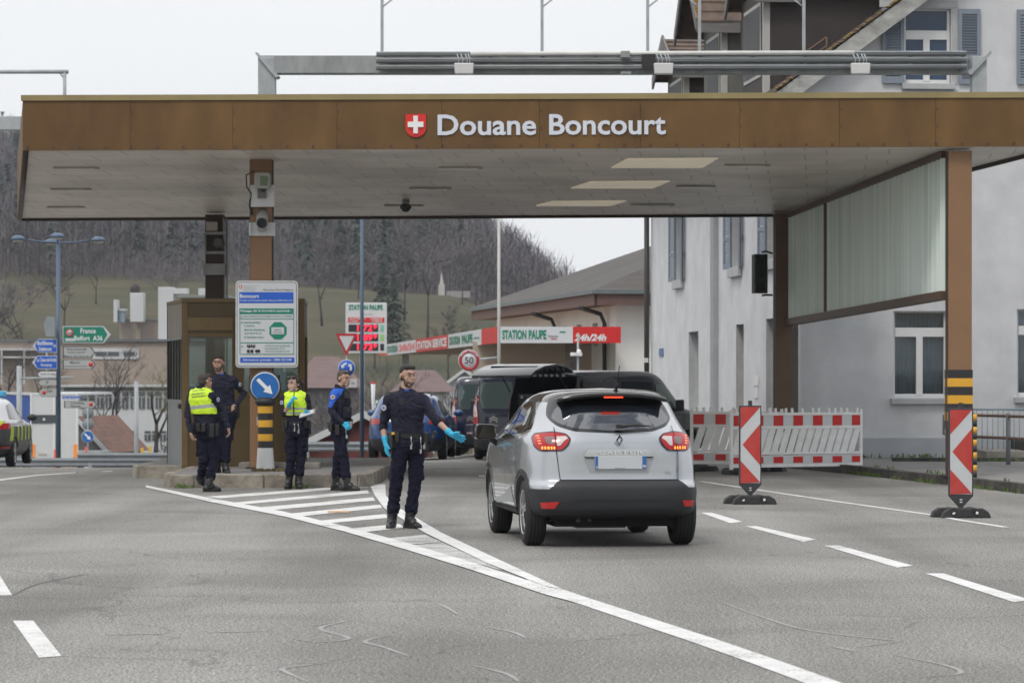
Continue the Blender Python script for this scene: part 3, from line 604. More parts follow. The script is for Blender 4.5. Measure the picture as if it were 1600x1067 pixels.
# ------------------------------------------------------------------ gadgets on the columns
PLATE = mat('aluminium plate', (.55, .56, .57), .35, var=.1, vs_=8); CAMG = mat('camera grey', (.33, .33, .31), .45, var=.08); LENS = mat('dark lens', (.01, .015, .02), .05)
YC = 51.8
def gad(name, lab, cat, px, py, Y): return thing(name, lab, cat, P(px, py, Y))
t = gad('radar_unit', 'grey screen unit with green display on the front column above an aluminium plate', 'radar', 412, 284, YC); s94 = F/YC
mb = MB(); mb.prism(rnd([(-.13, -.13), (.13, -.13), (.13, .13), (-.13, .13)], .05), (0, .25, 0), CAMG, o=(0, -.32, 0)); mb.build('housing', t, bevel=.01)
MB().box((.03, -.335, -.01), (.12, .02, .15), mat('green display', (.09, .14, .08), .2)).build('screen', t)
mb = MB(); mb.tube([(-.15, -.1, .17), (-.28, -.12, .1), (-.27, -.1, -.1), (-.2, -.06, -.2)], .012, BLK, n=6); mb.tube([(-.2, -.04, -.2), (-.22, -.04, -.4), (-.19, -.04, -.55)], .025, BLK, n=6); mb.build('cable', t)
mb = MB(); mb.prism(rnd([(-.2, -.42), (.2, -.42), (.2, -.06), (-.2, -.06)], .01), (0, .03, 0), PLATE, o=(-.02, -.06, 0)); mb.box((-.02, -.1, -.2), (.14, .06, .15), mat('camera slot', (.12, .1, .09), .4)); mb.box((0, -.12, -.16), (.05, .05, .04), BLK); mb.build('plate', t)
t = gad('bullet_camera', 'grey bullet camera on a bracket lower on the front column', 'camera', 410, 345, YC)
mb = MB(); mb.cyl((-.0, .05, .12), (.02, -.35, -.05), .1, CAMG, n=16); mb.build('barrel', t); MB().cyl((.02, -.35, -.05), (.022, -.375, -.06), .085, LENS, n=16).build('lens', t)
mb = MB(); mb.box((0, .0, -.14), (.42, .05, .22), PLATE); mb.box((-.2, .02, -.14), (.03, .2, .22), PLATE); mb.box((0, -.08, -.15), (.14, .12, .05), CAMG); mb.build('bracket', t)
t = gad('number_camera', 'dark round camera in a metal frame on the rear column above the booth', 'camera', 336, 380, 61.7)
mb = MB(); 
for z in (.19, -.19): mb.box((0, -.05, z), (.42, .12, .05), GALD)
for x in (-.19,): mb.box((x, -.05, 0), (.04, .1, .38), GALD)
mb.build('bracket', t); mb = MB(); mb.cyl((.08, .08, 0), (.08, -.2, 0), .12, BLK, n=18); mb.build('barrel', t); MB().cyl((.08, -.2, 0), (.08, -.21, 0), .09, LENS, n=18).build('lens', t)
mb = MB(); mb.box((0, -.0, 0), (.22, .15, .18), mat('cream junction box', (.42, .38, .33), .5)); o = mb.build('junction_box', bevel=.01, loc=P(331, 354, 61.7)); tag(o, 'cream junction box under the soffit on the rear column', 'box')
mb = MB(); mb.box((0, .15, 0), (.43, .5, .22), GALD); o = mb.build('cable_clamp', bevel=.01, loc=P(335, 421, 61.75)); tag(o, 'grey metal band wrapped around the rear column', 'clamp')
mb = MB(); mb.tube([(-5.62, 61.78, 4.85), (-5.62, 61.78, .3)], .022, GALD, n=6); mb.tube([(-5.68, 61.74, 4.85), (-5.68, 61.74, 4.3)], .018, GAL, n=6); o = mb.build('cable_pipe'); tag(o, 'thin grey cable pipe running down the rear column', 'pipe')
# ------------------------------------------------------------------ border information board
GRN = mat('sign green', (.0, .20, .13), .4, var=.03); BLU = mat('sign blue', (.01, .10, .52), .4, var=.03); SW = mat('sign white', (.55, .57, .60), .4, var=.03); GTX = mat('grey print', (.28, .29, .3), .6, var=0); DTX = mat('dark print', (.08, .08, .09), .6, var=0); KTX = mat('black print', (.012, .012, .012), .6, var=0); WTX = mat('white print', (.72, .74, .76), .5, var=0)
bd = thing('border_sign', 'large white border information board headed Boncourt on the left front column', 'sign', (0, 0, 0)); YB = 51.55
def q(zx, zy, dy=0.0): return P(355+zx/6.883, 430+zy/6.883, YB)+Vector((0, dy-YB+YB, 0))
def qr(mb, x0, y0, x1, y1, mt, dy, r=0):
    a = q(x0, y1, 0); b = q(x1, y0, 0); pts = [(0, 0), (b.x-a.x, 0), (b.x-a.x, b.z-a.z), (0, b.z-a.z)]
    if r: pts = rnd(pts, r)
    mb.prism(pts, (0, .004, 0), mt, o=(a.x, YB+dy, a.z))
mb = MB(); a = q(90, 995); b = q(762, 60)
mb.prism(rnd([(0, 0), (b.x-a.x, 0), (b.x-a.x, b.z-a.z), (0, b.z-a.z)], .07), (0, .05, 0), PLATE, o=(a.x, YB, a.z)); mb.build('rim', bd, bevel=.006)
mb = MB(); qr(mb, 104, 74, 748, 981, DTX, -.003, .06); qr(mb, 110, 80, 742, 975, SW, -.006, .05)
mb.build('board', bd)
def qt(mb, s_, mt, x0, x1, y0, y1, dy=-.016, bold=.006): a = q(x0, y1); b = q(x1, y0); text(mb, s_, mt, (a.x, YB+dy, a.z), b.x-a.x, b.z-a.z, bold=bold)
mb = MB(); qr(mb, 130, 183, 713, 300, BLU, -.011); qr(mb, 132, 358, 715, 412, GRN, -.011)
for y0, y1 in ((412, 418), (467, 473), (722, 730), (846, 853)): qr(mb, 136, y0, 718, y1, GRN, -.011)
for x0 in (134, 712): qr(mb, x0, 418, x0+6, 848, GRN, -.0115)
qr(mb, 140, 884, 722, 938, BLU, -.011)
a = q(547, 597); R_ = (q(640, 597).x-q(455, 597).x)/2; mb.prism([((R_*1.082)*cos(pi/8+i*pi/4), (R_*1.082)*sin(pi/8+i*pi/4)) for i in range(8)], (0, .004, 0), GRN, o=(a.x, YB-.011, a.z)); qr(mb, 476, 560, 612, 634, SW, -.016)
mb.build('panel_fields', bd)
mb = MB()
qt(mb, 'Douane Zoll Dogana', DTX, 393, 712, 148, 172); qt(mb, 'Boncourt', WTX, 138, 342, 205, 245, bold=.02); qt(mb, 'Prochain poste frontière occupé : Boncourt-Delle Autoroute', WTX, 138, 700, 262, 284)
qt(mb, 'Passage de la frontière autorisé :', WTX, 145, 690, 370, 402, bold=.015); qt(mb, 'avec documents de voyage reconnus et valables', GRN, 178, 700, 430, 452, bold=.012)
for i, s_ in enumerate(('marchandises', 'comprises', 'dans les franchises', 'quantitatives et', 'la franchise-valeur')): qt(mb, s_, GRN, 183, (360, 295, 405, 370, 397)[i], 495+i*39.5, 517+i*39.5, bold=.01)
qt(mb, 'RIEN À', DTX, 510, 580, 577, 595, -.02); qt(mb, 'DÉCLARER', DTX, 497, 594, 603, 620, -.02)
qt(mb, '<3,5t et avec justificatif', GRN, 405, 675, 748, 770); qt(mb, 'de paiement de la', GRN, 405, 620, 778, 798); qt(mb, 'redevance poids lourds', GRN, 405, 672, 808, 828)
qt(mb, 'Informations gratuites : 0800 222 040', WTX, 172, 692, 898, 926, bold=.012)
for i, (s_, x1) in enumerate((('Schweizerische Eidgenossenschaft', 360), ('Confédération suisse', 290), ('Confederazione Svizzera', 308), ('Confederaziun svizra', 285))): qt(mb, s_, GTX, 172, x1, 112+i*17, 122+i*17, -.0165, 0)
for y in (446, 508, 765): qr(mb, 150, y-8, 164, y-5, GRN, -.0165); qr(mb, 150, y+4, 164, y+7, GRN, -.0165); qr(mb, 150, y-5, 153, y+4, GRN, -.0165); qr(mb, 161, y-5, 164, y+4, GRN, -.0165)
mb.build('lettering', bd, fixn=False)
mb = MB(); qr(mb, 213, 745, 303, 772, KTX, -.0165, .008); 
for x in (235, 282): a = q(x, 774); mb.cyl((a.x, YB-.012, a.z), (a.x, YB-.0165, a.z), .012, KTX)
qr(mb, 213, 800, 242, 826, KTX, -.0165, .006); qr(mb, 250, 800, 280, 826, KTX, -.0165, .006); qr(mb, 300, 800, 356, 828, KTX, -.0165, .025)
for x in (222, 240, 262, 275, 316, 342): a = q(x, 830); mb.cyl((a.x, YB-.012, a.z), (a.x, YB-.0165, a.z), .009, KTX)
for x0 in (222, 245, 268, 286): qr(mb, x0, 750, x0+12, 758, SW, -.021)
mb.build('vehicle_pictograms', bd)
mb = MB(); a = q(127, 146); b = q(159, 108); wS = b.x-a.x; hS = b.z-a.z
mb.prism([(0, hS), (0, hS*.4), (wS*.2, hS*.12), (wS*.5, 0), (wS*.8, hS*.12), (wS, hS*.4), (wS, hS)], (0, .004, 0), RED, o=(a.x, YB-.012, a.z))
mb.prism([(wS*.18, hS*.45), (wS*.82, hS*.45), (wS*.82, hS*.65), (wS*.18, hS*.65)], (0, .003, 0), WTX, o=(a.x, YB-.016, a.z)); mb.prism([(wS*.4, hS*.22), (wS*.6, hS*.22), (wS*.6, hS*.88), (wS*.4, hS*.88)], (0, .003, 0), WTX, o=(a.x, YB-.0165, a.z)); mb.build('shield', bd)
mb = MB()
for z in (2.2, 2.9): mb.box((-4.15, YB+.15, z), (.5, .22, .05), GALD)
mb.build('bracket', bd)
# ------------------------------------------------------------------ arrow bollard
def arrow_disc(parent, r, y, z, x=0, ang=-45, rim=True, blue=None):
    mb = MB(); mb.lathe([(0, y-.012), (r, y-.012), (r, y+.012), (0, y+.012)], SW, axis='Y', n=36); 
    for i, v in enumerate(mb.v): mb.v[i] = (v[0]+x, v[1], v[2]+z)
    o1 = mb.build('disc', parent)
    mb = MB(); bl = blue or mat('arrow blue', (.012, .13, .42), .4, var=.05); mb.prism(circ(x, z, r*.93, 36), (0, .003, 0), bl, o=(0, y-.016, 0)); mb.build('blue_field', parent)
    a = radians(ang); R = lambda u, v: (x+r*(u*cos(a)-v*sin(a)), z+r*(u*sin(a)+v*cos(a)))
    mb = MB(); mb.prism([R(-.72, -.12), (R(.15, -.12)), R(.15, -.33), R(.72, 0), R(.15, .33), R(.15, .12), R(-.72, .12)], (0, .003, 0), WHT, o=(0, y-.0205, 0)); mb.build('arrow', parent)
    return o1
t = thing('arrow_bollard', 'yellow and black banded bollard topped by a round blue arrow sign on the island nose', 'bollard', (-3.98, 50.6, .2)); s_ = F/50.6
arrow_disc(t, .235, -.05, CH-(604-595)/s_-.2, 0)
mb = MB(); mb.lathe([(0, -.03), (.255, -.03), (.262, -.01), (.255, .02), (0, .02)], mat('sign back black', (.03, .03, .035), .5), axis='Y', n=36); mb.v = [(v[0], v[1]+.0, v[2]+CH-(604-595)/s_-.2) for v in mb.v]; mb.build('rim', t)
mb = MB(); mb.lathe([(.155, 0), (.15, .02), (.125, .37)], mat('bollard white', (.55, .56, .56), .5, var=.1), n=24); mb.build('foot_cone', t)
mb = MB(); z = .37
for i in range(6): mb.lathe([(.122, z), (.122, z+.112)], BLK if i % 2 == 0 else YEL, n=24, smooth=True); z += .112
mb.build('banded_tube', t); mb = MB(); mb.lathe([(.122, z), (.165, z+.05), (.17, z+.09), (.12, z+.14), (.0, z+.15)], BLK, n=24); mb.build('cap', t); MB().box((-.13, 0, .8), (.02, .03, .13), GAL).build('clip', t)
MB().cyl((0, 0, 1.1), (0, 0, 1.35), .03, GAL).build('stem', t)
# weeds and moss
def weeds(name, label, spots, hgt, mt, n_=40, seed=1, r=.12):
    random.seed(seed); mb = MB()
    for (x, y, z) in spots:
        for i in range(n_):
            a = random.uniform(0, 2*pi); d = random.random()*r; p = Vector((x+cos(a)*d, y+sin(a)*d, z)); h = hgt*random.uniform(.4, 1.1); ln = Vector((random.gauss(0, .4), random.gauss(0, .4), 1)).normalized()*h
            w_ = Vector((cos(a+1), sin(a+1), 0))*random.uniform(.006, .018)
            mb.add([p-w_*.5, p+w_*.5, p+ln*.6+w_, p+ln, p+ln*.6-w_], [(0, 1, 2, 3, 4)], mt)
    o = mb.build(name, fixn=False); tag(o, label, 'weeds'); o['kind'] = 'stuff'; return o
WEED = mat('weed green', (.06, .12, .02), .8, vs_=20, col2=(.14, .2, .05)); DRY = mat('dry moss', (.12, .09, .035), .9, vs_=20, col2=(.2, .15, .07))
weeds('kerb_weeds', 'small green weeds growing along the foot of the island kerb', [(-5.1, 48.28, 0), (-5.0, 48.3, 0), (-3.35, 48.28, 0), (-3.25, 48.28, 0)], .085, WEED, 34, 3, .13)
weeds('bollard_moss', 'dry brown moss around the foot of the banded bollard', [(-4.1+.1*i, 50.3, .2) for i in range(6)], .06, DRY, 50, 4, .1)
sp = []
random.seed(11)
for i in range(38):
    t = random.random(); a = Vector(kl[2]+(0,)); b = Vector(kl[4]+(0,)); p = a+(b-a)*t; sp.append((p.x-.03, p.y-.04, 0) if random.random() < .65 else (p.x+.2, p.y, .13))
weeds('kerb_weeds', 'scattered green weeds along the dark kerb right of the chevron boards', sp, .085, WEED, 10, 5, .10)
weeds('wall_weeds', 'grass tufts along the foot of the white house wall', [(6+random.random()*7, 61.8, .13) for i in range(40)]+[(7.4+random.random()*5, 59.1, .13) for i in range(14)], .11, WEED, 9, 6, .15)
# ------------------------------------------------------------------ chevron boards
def chevron(label, x, y, rz, group):
    t = thing('chevron_board', label, 'warning board', (x, y, 0), rz, group)
    rub = mat('recycled rubber', (.035, .035, .036), .8, var=.3, vs_=20, bump=.4, bs=60)
    mb = MB()
    for sx in (-1, 1):
        mb.prism([(-.1, 0), (.1, 0), (.085, .06), (.03, .12), (-.03, .12), (-.085, .06)], (.0, .0, .0), rub) if False else None
    base = [(-.3, 0), (.3, 0), (.27, .07), (.2, .115), (-.2, .115), (-.27, .07)]
    for yy in (-.2, .02): mb.prism(base, (0, .17, 0), rub, o=(0.04 if yy < 0 else -.05, yy, 0))
    for xx in (-.13, .13): mb.box((xx, -.02, .09), (.05, .4, .07), BLK)
    mb.build('rubber_foot', t, bevel=.015)
    mb = MB()
    for xx in (-.12, .16): mb.sph((xx, -.21, .06), (.02, .012, .02), WHT, 8, 5)
    mb.build('foot_bolt', t)
    rim = mat('dark board rim', (.035, .037, .042), .45); W_, H_ = .30, 1.06; z0 = .26
    mb = MB(); mb.prism([(-W_/2, z0), (-.02, .12), (.02, .12), (W_/2, z0), (W_/2, z0+H_), (-W_/2, z0+H_)], (0, .05, 0), rim, o=(0, -.025, 0)); mb.build('board_frame', t, bevel=.005)
    MB().box((0, 0, z0+H_+.03), (.05, .04, .07), rim).box((0, -.03, .215), (.03, .01, .012), WHT).box((0, -.03, .185), (.03, .01, .012), WHT).build('lug', t)
    w_ = W_-.035; h0 = z0+.02; h1 = z0+H_-.02; x0 = -w_/2; x1 = w_/2; mb = MB(); y_ = -.029
    rd = mat('board red', (.42, .03, .025), .4, vs_=6, col2=(.50, .06, .05)); wt = mat('board white', (.52, .54, .56), .4, var=.06)
    H = h1-h0; f = lambda u, v: (x0+u*w_, h0+v*H)
    mb.prism([f(0, 0), f(1, 0), f(1, 1), f(0, 1)], (0, .003, 0), wt, o=(0, y_, 0)); mb.build('white_sheet', t)
    mb = MB(); y2 = y_-.004
    mb.prism([f(0, .71), f(1, 1), f(0, 1)], (0, .003, 0), rd, o=(0, y2, 0)); mb.prism([f(.1, .505), f(1, .235), f(1, .78)], (0, .003, 0), rd, o=(0, y2, 0)); mb.prism([f(0, 0), f(1, .01), f(0, .295)], (0, .003, 0), rd, o=(0, y2, 0)); mb.build('red_arrow_field', t)
    return t
p1 = G(1172, 787); p2 = G(1501, 808)
chevron('red and white chevron board standing on the road just right of the silver car', p1.x, p1.y, radians(4), 'chevron boards on the road')
chevron('red and white chevron board in front of the hazard banded column', p2.x, p2.y, radians(2), 'chevron boards on the road')
# ------------------------------------------------------------------ plastic barriers
def barrier(label, a, b, group, n_red=5, H=1.02, hide=0):
    a = Vector(a); b = Vector(b); d = b-a; L_ = d.length; rz = atan2(d.y, d.x)
    t = thing('barrier', label, 'barrier', a, rz, group); wt = mat('barrier white', (.80, .80, .79), .5, vs_=6, var=.10); gr = mat('barrier reflective grey', (.62, .64, .65), .4, var=.05); rd = mat('barrier red', (.58, .015, .012), .35, var=.05)
    mb = MB(); z0 = .12
    for z, h in ((z0+.02, .05), (z0+.24, .04), (z0+.70, .05), (z0+H-.08, .05)): mb.box((L_/2, 0, z), (L_, .05, h), wt)
    for x in (.02, L_-.02): mb.box((x, 0, z0+H/2-.02), (.05, .055, H+.04), wt)
    n_ = int(L_/.165)
    for i in range(n_):
        x = .1+i*.165
        if x+.2 > L_: break
        mb.prism([(x-.075, z0+.26), (x+.055, z0+.26), (x+.195, z0+.68), (x+.065, z0+.68)], (0, .03, 0), wt, o=(0, -.015, 0))
    x = .12
    while x < L_-.05: mb.box((x, 0, z0+H-.02), (.045, .03, .09), wt); x += .13 if int(x*10) % 3 else .22
    mb.build('frame', t, bevel=.004)
    for nm, z, h, k in (('upper_band', z0+.735, .24, 0), ('lower_band', z0+.05, .17, 1)):
        mb = MB(); mb.box((L_/2, 0, z+h/2-.01), (L_-.06, .03, h), gr); bo_ = mb.build(nm, t)
        step = .42; x = .06; hh = h*.93 if not k else h*.66
        while x+.1 < L_: MB().box((min(x+.1, L_-.1), -.018, z+h/2-.01), (.2, .01, hh), rd).build('red_field', bo_); x += step
    rub = MATS['recycled rubber']
    for x in (.15, L_-.3):
        mb = MB(); mb.prism([(-.12, 0), (.12, 0), (.1, .07), (.05, .11), (-.05, .11), (-.1, .07)], (0, .75, 0), rub, o=(x, -.38, 0)); mb.prism([(-.3, 0), (.3, 0), (.27, .08), (-.27, .08)], (0, .3, 0), rub, o=(x+.05, -.15, 0)); mb.build('rubber_foot', t, bevel=.015)
    return t
a = G(1141, 741); b = G(1347, 733)
barrier('long red and white plastic barrier fence in front of the glazed screen wall', (a.x, a.y, 0), (6.32, 56.7, .0), 'barrier fences beside the white house')
a = G(1097, 737)
barrier('short red and white barrier fence farther left, partly behind the longer one', (a.x-.15, a.y+1.0, 0), (a.x+1.5, a.y+.4, 0), 'barrier fences beside the white house')
# ------------------------------------------------------------------ railings on the right
RUST = mat('rusty rail', (.13, .075, .05), .7, vs_=12, col2=(.22, .15, .11)); GPO = mat('grey post paint', (.2, .215, .23), .6, var=.15)
t = thing('pavement_railing', 'railing with two rusty brown rails on grey posts beside the pavement', 'railing'); ra = Vector((8.42, 60.2, .13)); rb = Vector((9.06, 57.2, .13)); rc = Vector((12.5, 42, .13))
posts = [Vector((8.38, 60.0, .13)), Vector((8.62, 58.6, .13)), Vector((9.02, 57.0, .13)), Vector((9.75, 53.6, .13)), Vector((10.5, 50.2, .13))]
for z in (.88, .48): MB().tube([p+Vector((0, 0, z)) for p in posts], .028, RUST, n=8).build('rail', t)
for p in posts: MB().tube([p, p+Vector((0, 0, .93))], .045 if p != posts[1] else .03, GPO, n=10).build('post', t)
MB().tube([posts[0]+Vector((-.0, 0, .9)), posts[0]+Vector((-.12, 0, .86)), posts[0]+Vector((-.12, 0, .5)), posts[0]+Vector((0, 0, .47))], .025, GPO, n=8).build('end_loop', t)
t = thing('stair_railing', 'blue grey bar railing of the stairs behind the rusty rails', 'railing'); BG = mat('blue grey paint', (.25, .32, .37), .5, var=.1)
for (xa, xb, yy, n_) in ((8.7, 10.15, 60.8, 14), (9.95, 12.2, 59.9, 30)):
    mb = MB(); mb.tube([(xa, yy, 1.1), (xb, yy, 1.1)], .02, BG, n=6); mb.tube([(xa, yy, .25), (xb, yy, .25)], .015, BG, n=6)
    for i in range(n_+1): x = xa+(xb-xa)*i/n_; mb.tube([(x, yy, .25 if i % n_ else .12), (x, yy, 1.1)], .009 if i % n_ else .028, BG, n=5)
    mb.build('bar_panel', t)
mb = MB(); mb.tube([(10.0, 59.8, 1.15), (10.7, 58.2, .75), (10.9, 57.8, .72)], .025, mat('pale pipe', (.45, .55, .62), .4)); mb.tube([(10.0, 59.8, .6), (10.5, 58.6, .3)], .02, MATS['pale pipe']); mb.build('hand_rail', t)
# black traffic light seen from behind
t = thing('traffic_light', 'black unlit traffic light box bracketed to the rear brown column', 'traffic light', P(1187, 428, 61))
mb = MB(); mb.box((0, 0, 0), (.27, .2, .76), BLK, rz=.25); mb.build('housing', t, bevel=.015); mb = MB(); mb.tube([(.05, .05, .42), (.12, .0, .44), (.25, .05, .4)], .02, BLK, n=6); mb.tube([(.05, .05, -.42), (.12, .0, -.41), (.25, .05, -.41)], .02, BLK, n=6); mb.build('bracket', t)
mb = MB()
for z in (.25, 0, -.25): mb.lathe([(.1, -.1), (.1, -.22), (.09, -.22), (.09, -.1)], BLK, o=(0, 0, z), axis='Y', n=14)
mb.build('visor', t)
# ================================================================== WHITE HOUSE ON THE RIGHT
WALL = mat('white house render', (.53, .538, .555), .85, vs_=1.3, col2=(.68, .688, .71), bump=.2, bs=35); PLI = mat('house plinth', (.40, .42, .45), .85, vs_=1.5, var=.1)
STONE = mat('window stone', (.42, .43, .44), .8, vs_=4, var=.12); WFR = mat('white window frame', (.72, .73, .73), .45, var=.04); SHU = mat('blue grey shutter', (.205, .24, .29), .55, var=.08)
WGL = mat('house window glass', (.015, .03, .06), .04, var=0, spec=.9)
UGL = mat('blue upper glass', (.03, .06, .13), .05, var=0, spec=.7); CURT = mat('curtain', (.16, .22, .32), .9, vs_=14, col2=(.34, .42, .52), stretch=(3, 3, .1))
TILE = mat('old roof tile', (.055, .038, .03), .85, vs_=2.5, col2=(.15, .105, .08), bump=.5, bs=8); LICH = mat('lichen tile', (.10, .08, .05), .9, vs_=5, col2=(.32, .22, .08))
HO = Vector((5.72, 62.0, .0)); HA = .09
ho = thing('white_house', 'large pale house with blue grey shutters and dark dormers right of the canopy', 'house', HO, HA)
def fx(px): k = (px-800)/F; return (k*62-5.72)/(.996-.09*k)
def fz(px, py): return CH-(py-HZ)*(62+.09*fx(px))/F
def sy(px): k = (px-800)/F; return (5.72-62*k)/(.996*k+.09)
def sz(px, py): return CH-(py-HZ)*(62+.996*sy(px))/F
def holed(mb, holes, U0, U1, Z0, Z1, O, Ud, Nn, mt, depth, jm=None):
    """rectangular wall in (u,z) with rectangular openings and their reveals; Nn points out of the wall"""
    us = sorted({U0, U1}|{h[0] for h in holes}|{h[1] for h in holes}); zs = sorted({Z0, Z1}|{h[2] for h in holes}|{h[3] for h in holes})
    O = Vector(O); Ud = Vector(Ud); Nn = Vector(Nn); Z = Vector((0, 0, 1))
    for i in range(len(us)-1):
        for j in range(len(zs)-1):
            uc = (us[i]+us[i+1])/2; zc = (zs[j]+zs[j+1])/2
            if any(h[0] < uc < h[1] and h[2] < zc < h[3] for h in holes): continue
            mb.add([O+Ud*a+Z*b for a, b in ((us[i], zs[j]), (us[i+1], zs[j]), (us[i+1], zs[j+1]), (us[i], zs[j+1]))], [(0, 1, 2, 3)], mt)
    for u0, u1, z0, z1 in holes:
        for a, b in (((u0, z0), (u0, z1)), ((u1, z0), (u1, z1)), ((u0, z0), (u1, z0)), ((u0, z1), (u1, z1))):
            p = O+Ud*a[0]+Z*a[1]; r = O+Ud*b[0]+Z*b[1]; mb.add([p, r, r-Nn*depth, p-Nn*depth], [(0, 1, 2, 3)], jm or mt)
LSIDE = 22.1
fwin = (fx(1396), fx(1481), fz(1440, 622), fz(1440, 486)); fwin2 = (fx(1589), fx(1674), fz(1600, 620), fz(1600, 483)); uwin = (fx(1413), fx(1486), fz(1450, 131), fz(1450, 14)); uwin2 = (fx(1625), fx(1698), fz(1650, 131), fz(1650, 14))
mb = MB(); holed(mb, [fwin, fwin2, uwin, uwin2], 0, 14.5, -.4, 14, (0, 0, 0), (1, 0, 0), (0, -1, 0), WALL, .18, STONE)
o = mb.build('wall', ho, fixn=False)
bm = bmesh.new(); bm.from_mesh(o.data)      # cut the gable off the front wall
sl_ = .735; zE = 7.62
for pn in ((-sl_, 0, 1), (sl_, 0, 1)):
    co = (0, 0, zE) if pn[0] < 0 else (14.5, 0, zE)
    bmesh.ops.bisect_plane(bm, geom=bm.verts[:]+bm.edges[:]+bm.faces[:], plane_co=co, plane_no=pn, clear_outer=True)
bm.to_mesh(o.data); bm.free()
# side wall with openings
def sw(p0, p1, y0, y1, pr=None): a, b = sorted((sy(p0), sy(p1))); pm = pr or (p0+p1)/2; return (a, b, sz(pm, y1), sz(pm, y0))
side = []
for a, b, z0, z1 in ((sy(1092)+.1, sy(1076), .95, 2.85), (sy(1162), sy(1150), .1, 2.9), (sy(1212), sy(1197), .9, 2.95), (.35, 1.35, .1, 2.95)): side.append((a, b, z0, z1))
for pc in (1062, 1151, 1207): c_ = sy(pc); side.append((c_-.62, c_+.62, 4.18, 6.05))
mb = MB(); holed(mb, side, 0, LSIDE, -.6, 7.6, (0, 0, 0), (0, 1, 0), (-1, 0, 0), WALL, .32, STONE); mb.build('wall', ho, fixn=False)
mb = MB(); mb.b2((.0, LSIDE, -.6), (14.5, LSIDE+.1, 7.6), WALL); mb.b2((14.45, .05, -.6), (14.5, LSIDE, 7.6), WALL); mb.build('wall', ho)
mb = MB(); mb.b2((-.012, -.012, -.2), (fx(1396)+3.2, 0.0, .42+.1), PLI); mb.build('plinth', ho)
mb = MB(); yy = sy(1120); mb.b2((-.12, yy-.25, -.3), (-.003, yy+.25, 7.6), mat('grey pilaster', (.33, .34, .36), .85, var=.1)); mb.build('pilaster', ho)
mb = MB(); mb.tube([(-.14, LSIDE-.1, -.3), (-.14, LSIDE-.1, 7.4)], .07, mat('dark downpipe', (.035, .032, .03), .5), n=8); mb.box((-.16, LSIDE-.15, 2.2), (.1, .1, .12), mat('small white plate', (.6, .65, .7), .5)); mb.build('downpipe', ho)
# windows of the front
def window_front(h, tz, parent, curtain=True):
    u0, u1, z0, z1 = h; t = MB(); fr = .055; y = .12
    t.b2((u0, y, z0), (u0+fr, y+.06, z1), WFR); t.b2((u1-fr, y, z0), (u1, y+.06, z1), WFR); t.b2((u0+fr, y, z0), (u1-fr, y+.06, z0+fr), WFR); t.b2((u0+fr, y, z1-fr*.6), (u1-fr, y+.06, z1), WFR)
    t.b2((u0+fr, y-.01, tz-.09), (u1-fr, y+.06, tz+.09), WFR); um = (u0+u1)/2; t.b2((um-.065, y-.012, z0+fr), (um+.065, y+.06, tz-.09), WFR)
    for a, b in ((u0+fr, um-.065), (um+.065, u1-fr)): t.b2((a, y+.005, z0+fr), (b, y+.05, z0+fr+.03), WFR)
    f = t.build('window', parent, bevel=.004); MB().b2((u0+.02, y+.04, z0+.02), (u1-.02, y+.045, z1-.02), CG if curtain else UGL).build('pane', f)
    if curtain:
        c = MB(); n_ = 60; vs = []
        for i in range(n_+1): x = u0+.03+(u1-u0-.06)*i/n_; vs += [(x, y+.2+.025*sin(i*1.3), z0), (x, y+.2+.025*sin(i*1.3), z1)]
        c.add(vs, [(2*i, 2*i+2, 2*i+3, 2*i+1) for i in range(n_)], CURT, True); c.build('curtain', f, fixn=False)
    MB().b2((u0-.06, -.11, z0-.12), (u1+.06, .1, z0-.004), STONE).build('sill', parent, bevel=.01)
window_front(fwin, fz(1440, 519), ho); window_front(fwin2, fz(1600, 516), ho)
for h in (uwin, uwin2): window_front(h, h[2]+(h[3]-h[2])*.655, ho, False)
mb = MB(); mb.b2((uwin[0]-.06, -.02, uwin[2]-.28), (uwin[1]+.14, -.004, uwin[2]-.13), STONE); mb.b2((uwin[0]-.5, -.02, uwin[3]+.02), (uwin[1]+.14, -.004, uwin[3]+.16), STONE); mb.b2((uwin[1]+.02, -.02, uwin[2]), (uwin[1]+.12, -.004, uwin[3]), STONE); mb.build('window_surround', ho)
def shutter(o_, ang, w_, z0, z1, name='shutter', louv=True):
    e = bpy.data.objects.new(name, None); mb = MB(); h = z1-z0; t = .04
    mb.box((w_/2, 0, z0+.05), (w_, t, .1), SHU); mb.box((w_/2, 0, z1-.05), (w_, t, .1), SHU); mb.box((w_/2, 0, z0+h*.36), (w_-.14, t, .09), SHU)
    for x in (.035, w_-.035): mb.box((x, 0, z0+h/2), (.07, t, h-.2), SHU)
    n_ = int((h-.2)/.055)
    for i in range(n_):
        z = z0+.12+i*.055
        if abs(z-(z0+h*.36)) < .05: continue
        mb.box((w_/2, 0, z), (w_-.14, .012, .05), SHU, M=Matrix.Rotation(radians(35), 3, 'X'))
    ob = mb.build(name, ho); ob.location = o_; ob.rotation_euler = (0, 0, ang); bpy.data.objects.remove(e); return ob
zs0, zs1 = fz(1400, 131), fz(1400, 14)
shutter((uwin[0]-.02, -.06, 0), pi, fx(1410)-fx(1376), zs0, zs1); shutter((uwin[1]+.14, -.05, 0), 0, fx(1531)-fx(1497), zs0, zs1); shutter((uwin2[0]-.02, -.05, 0), pi, .46, zs0, zs1)
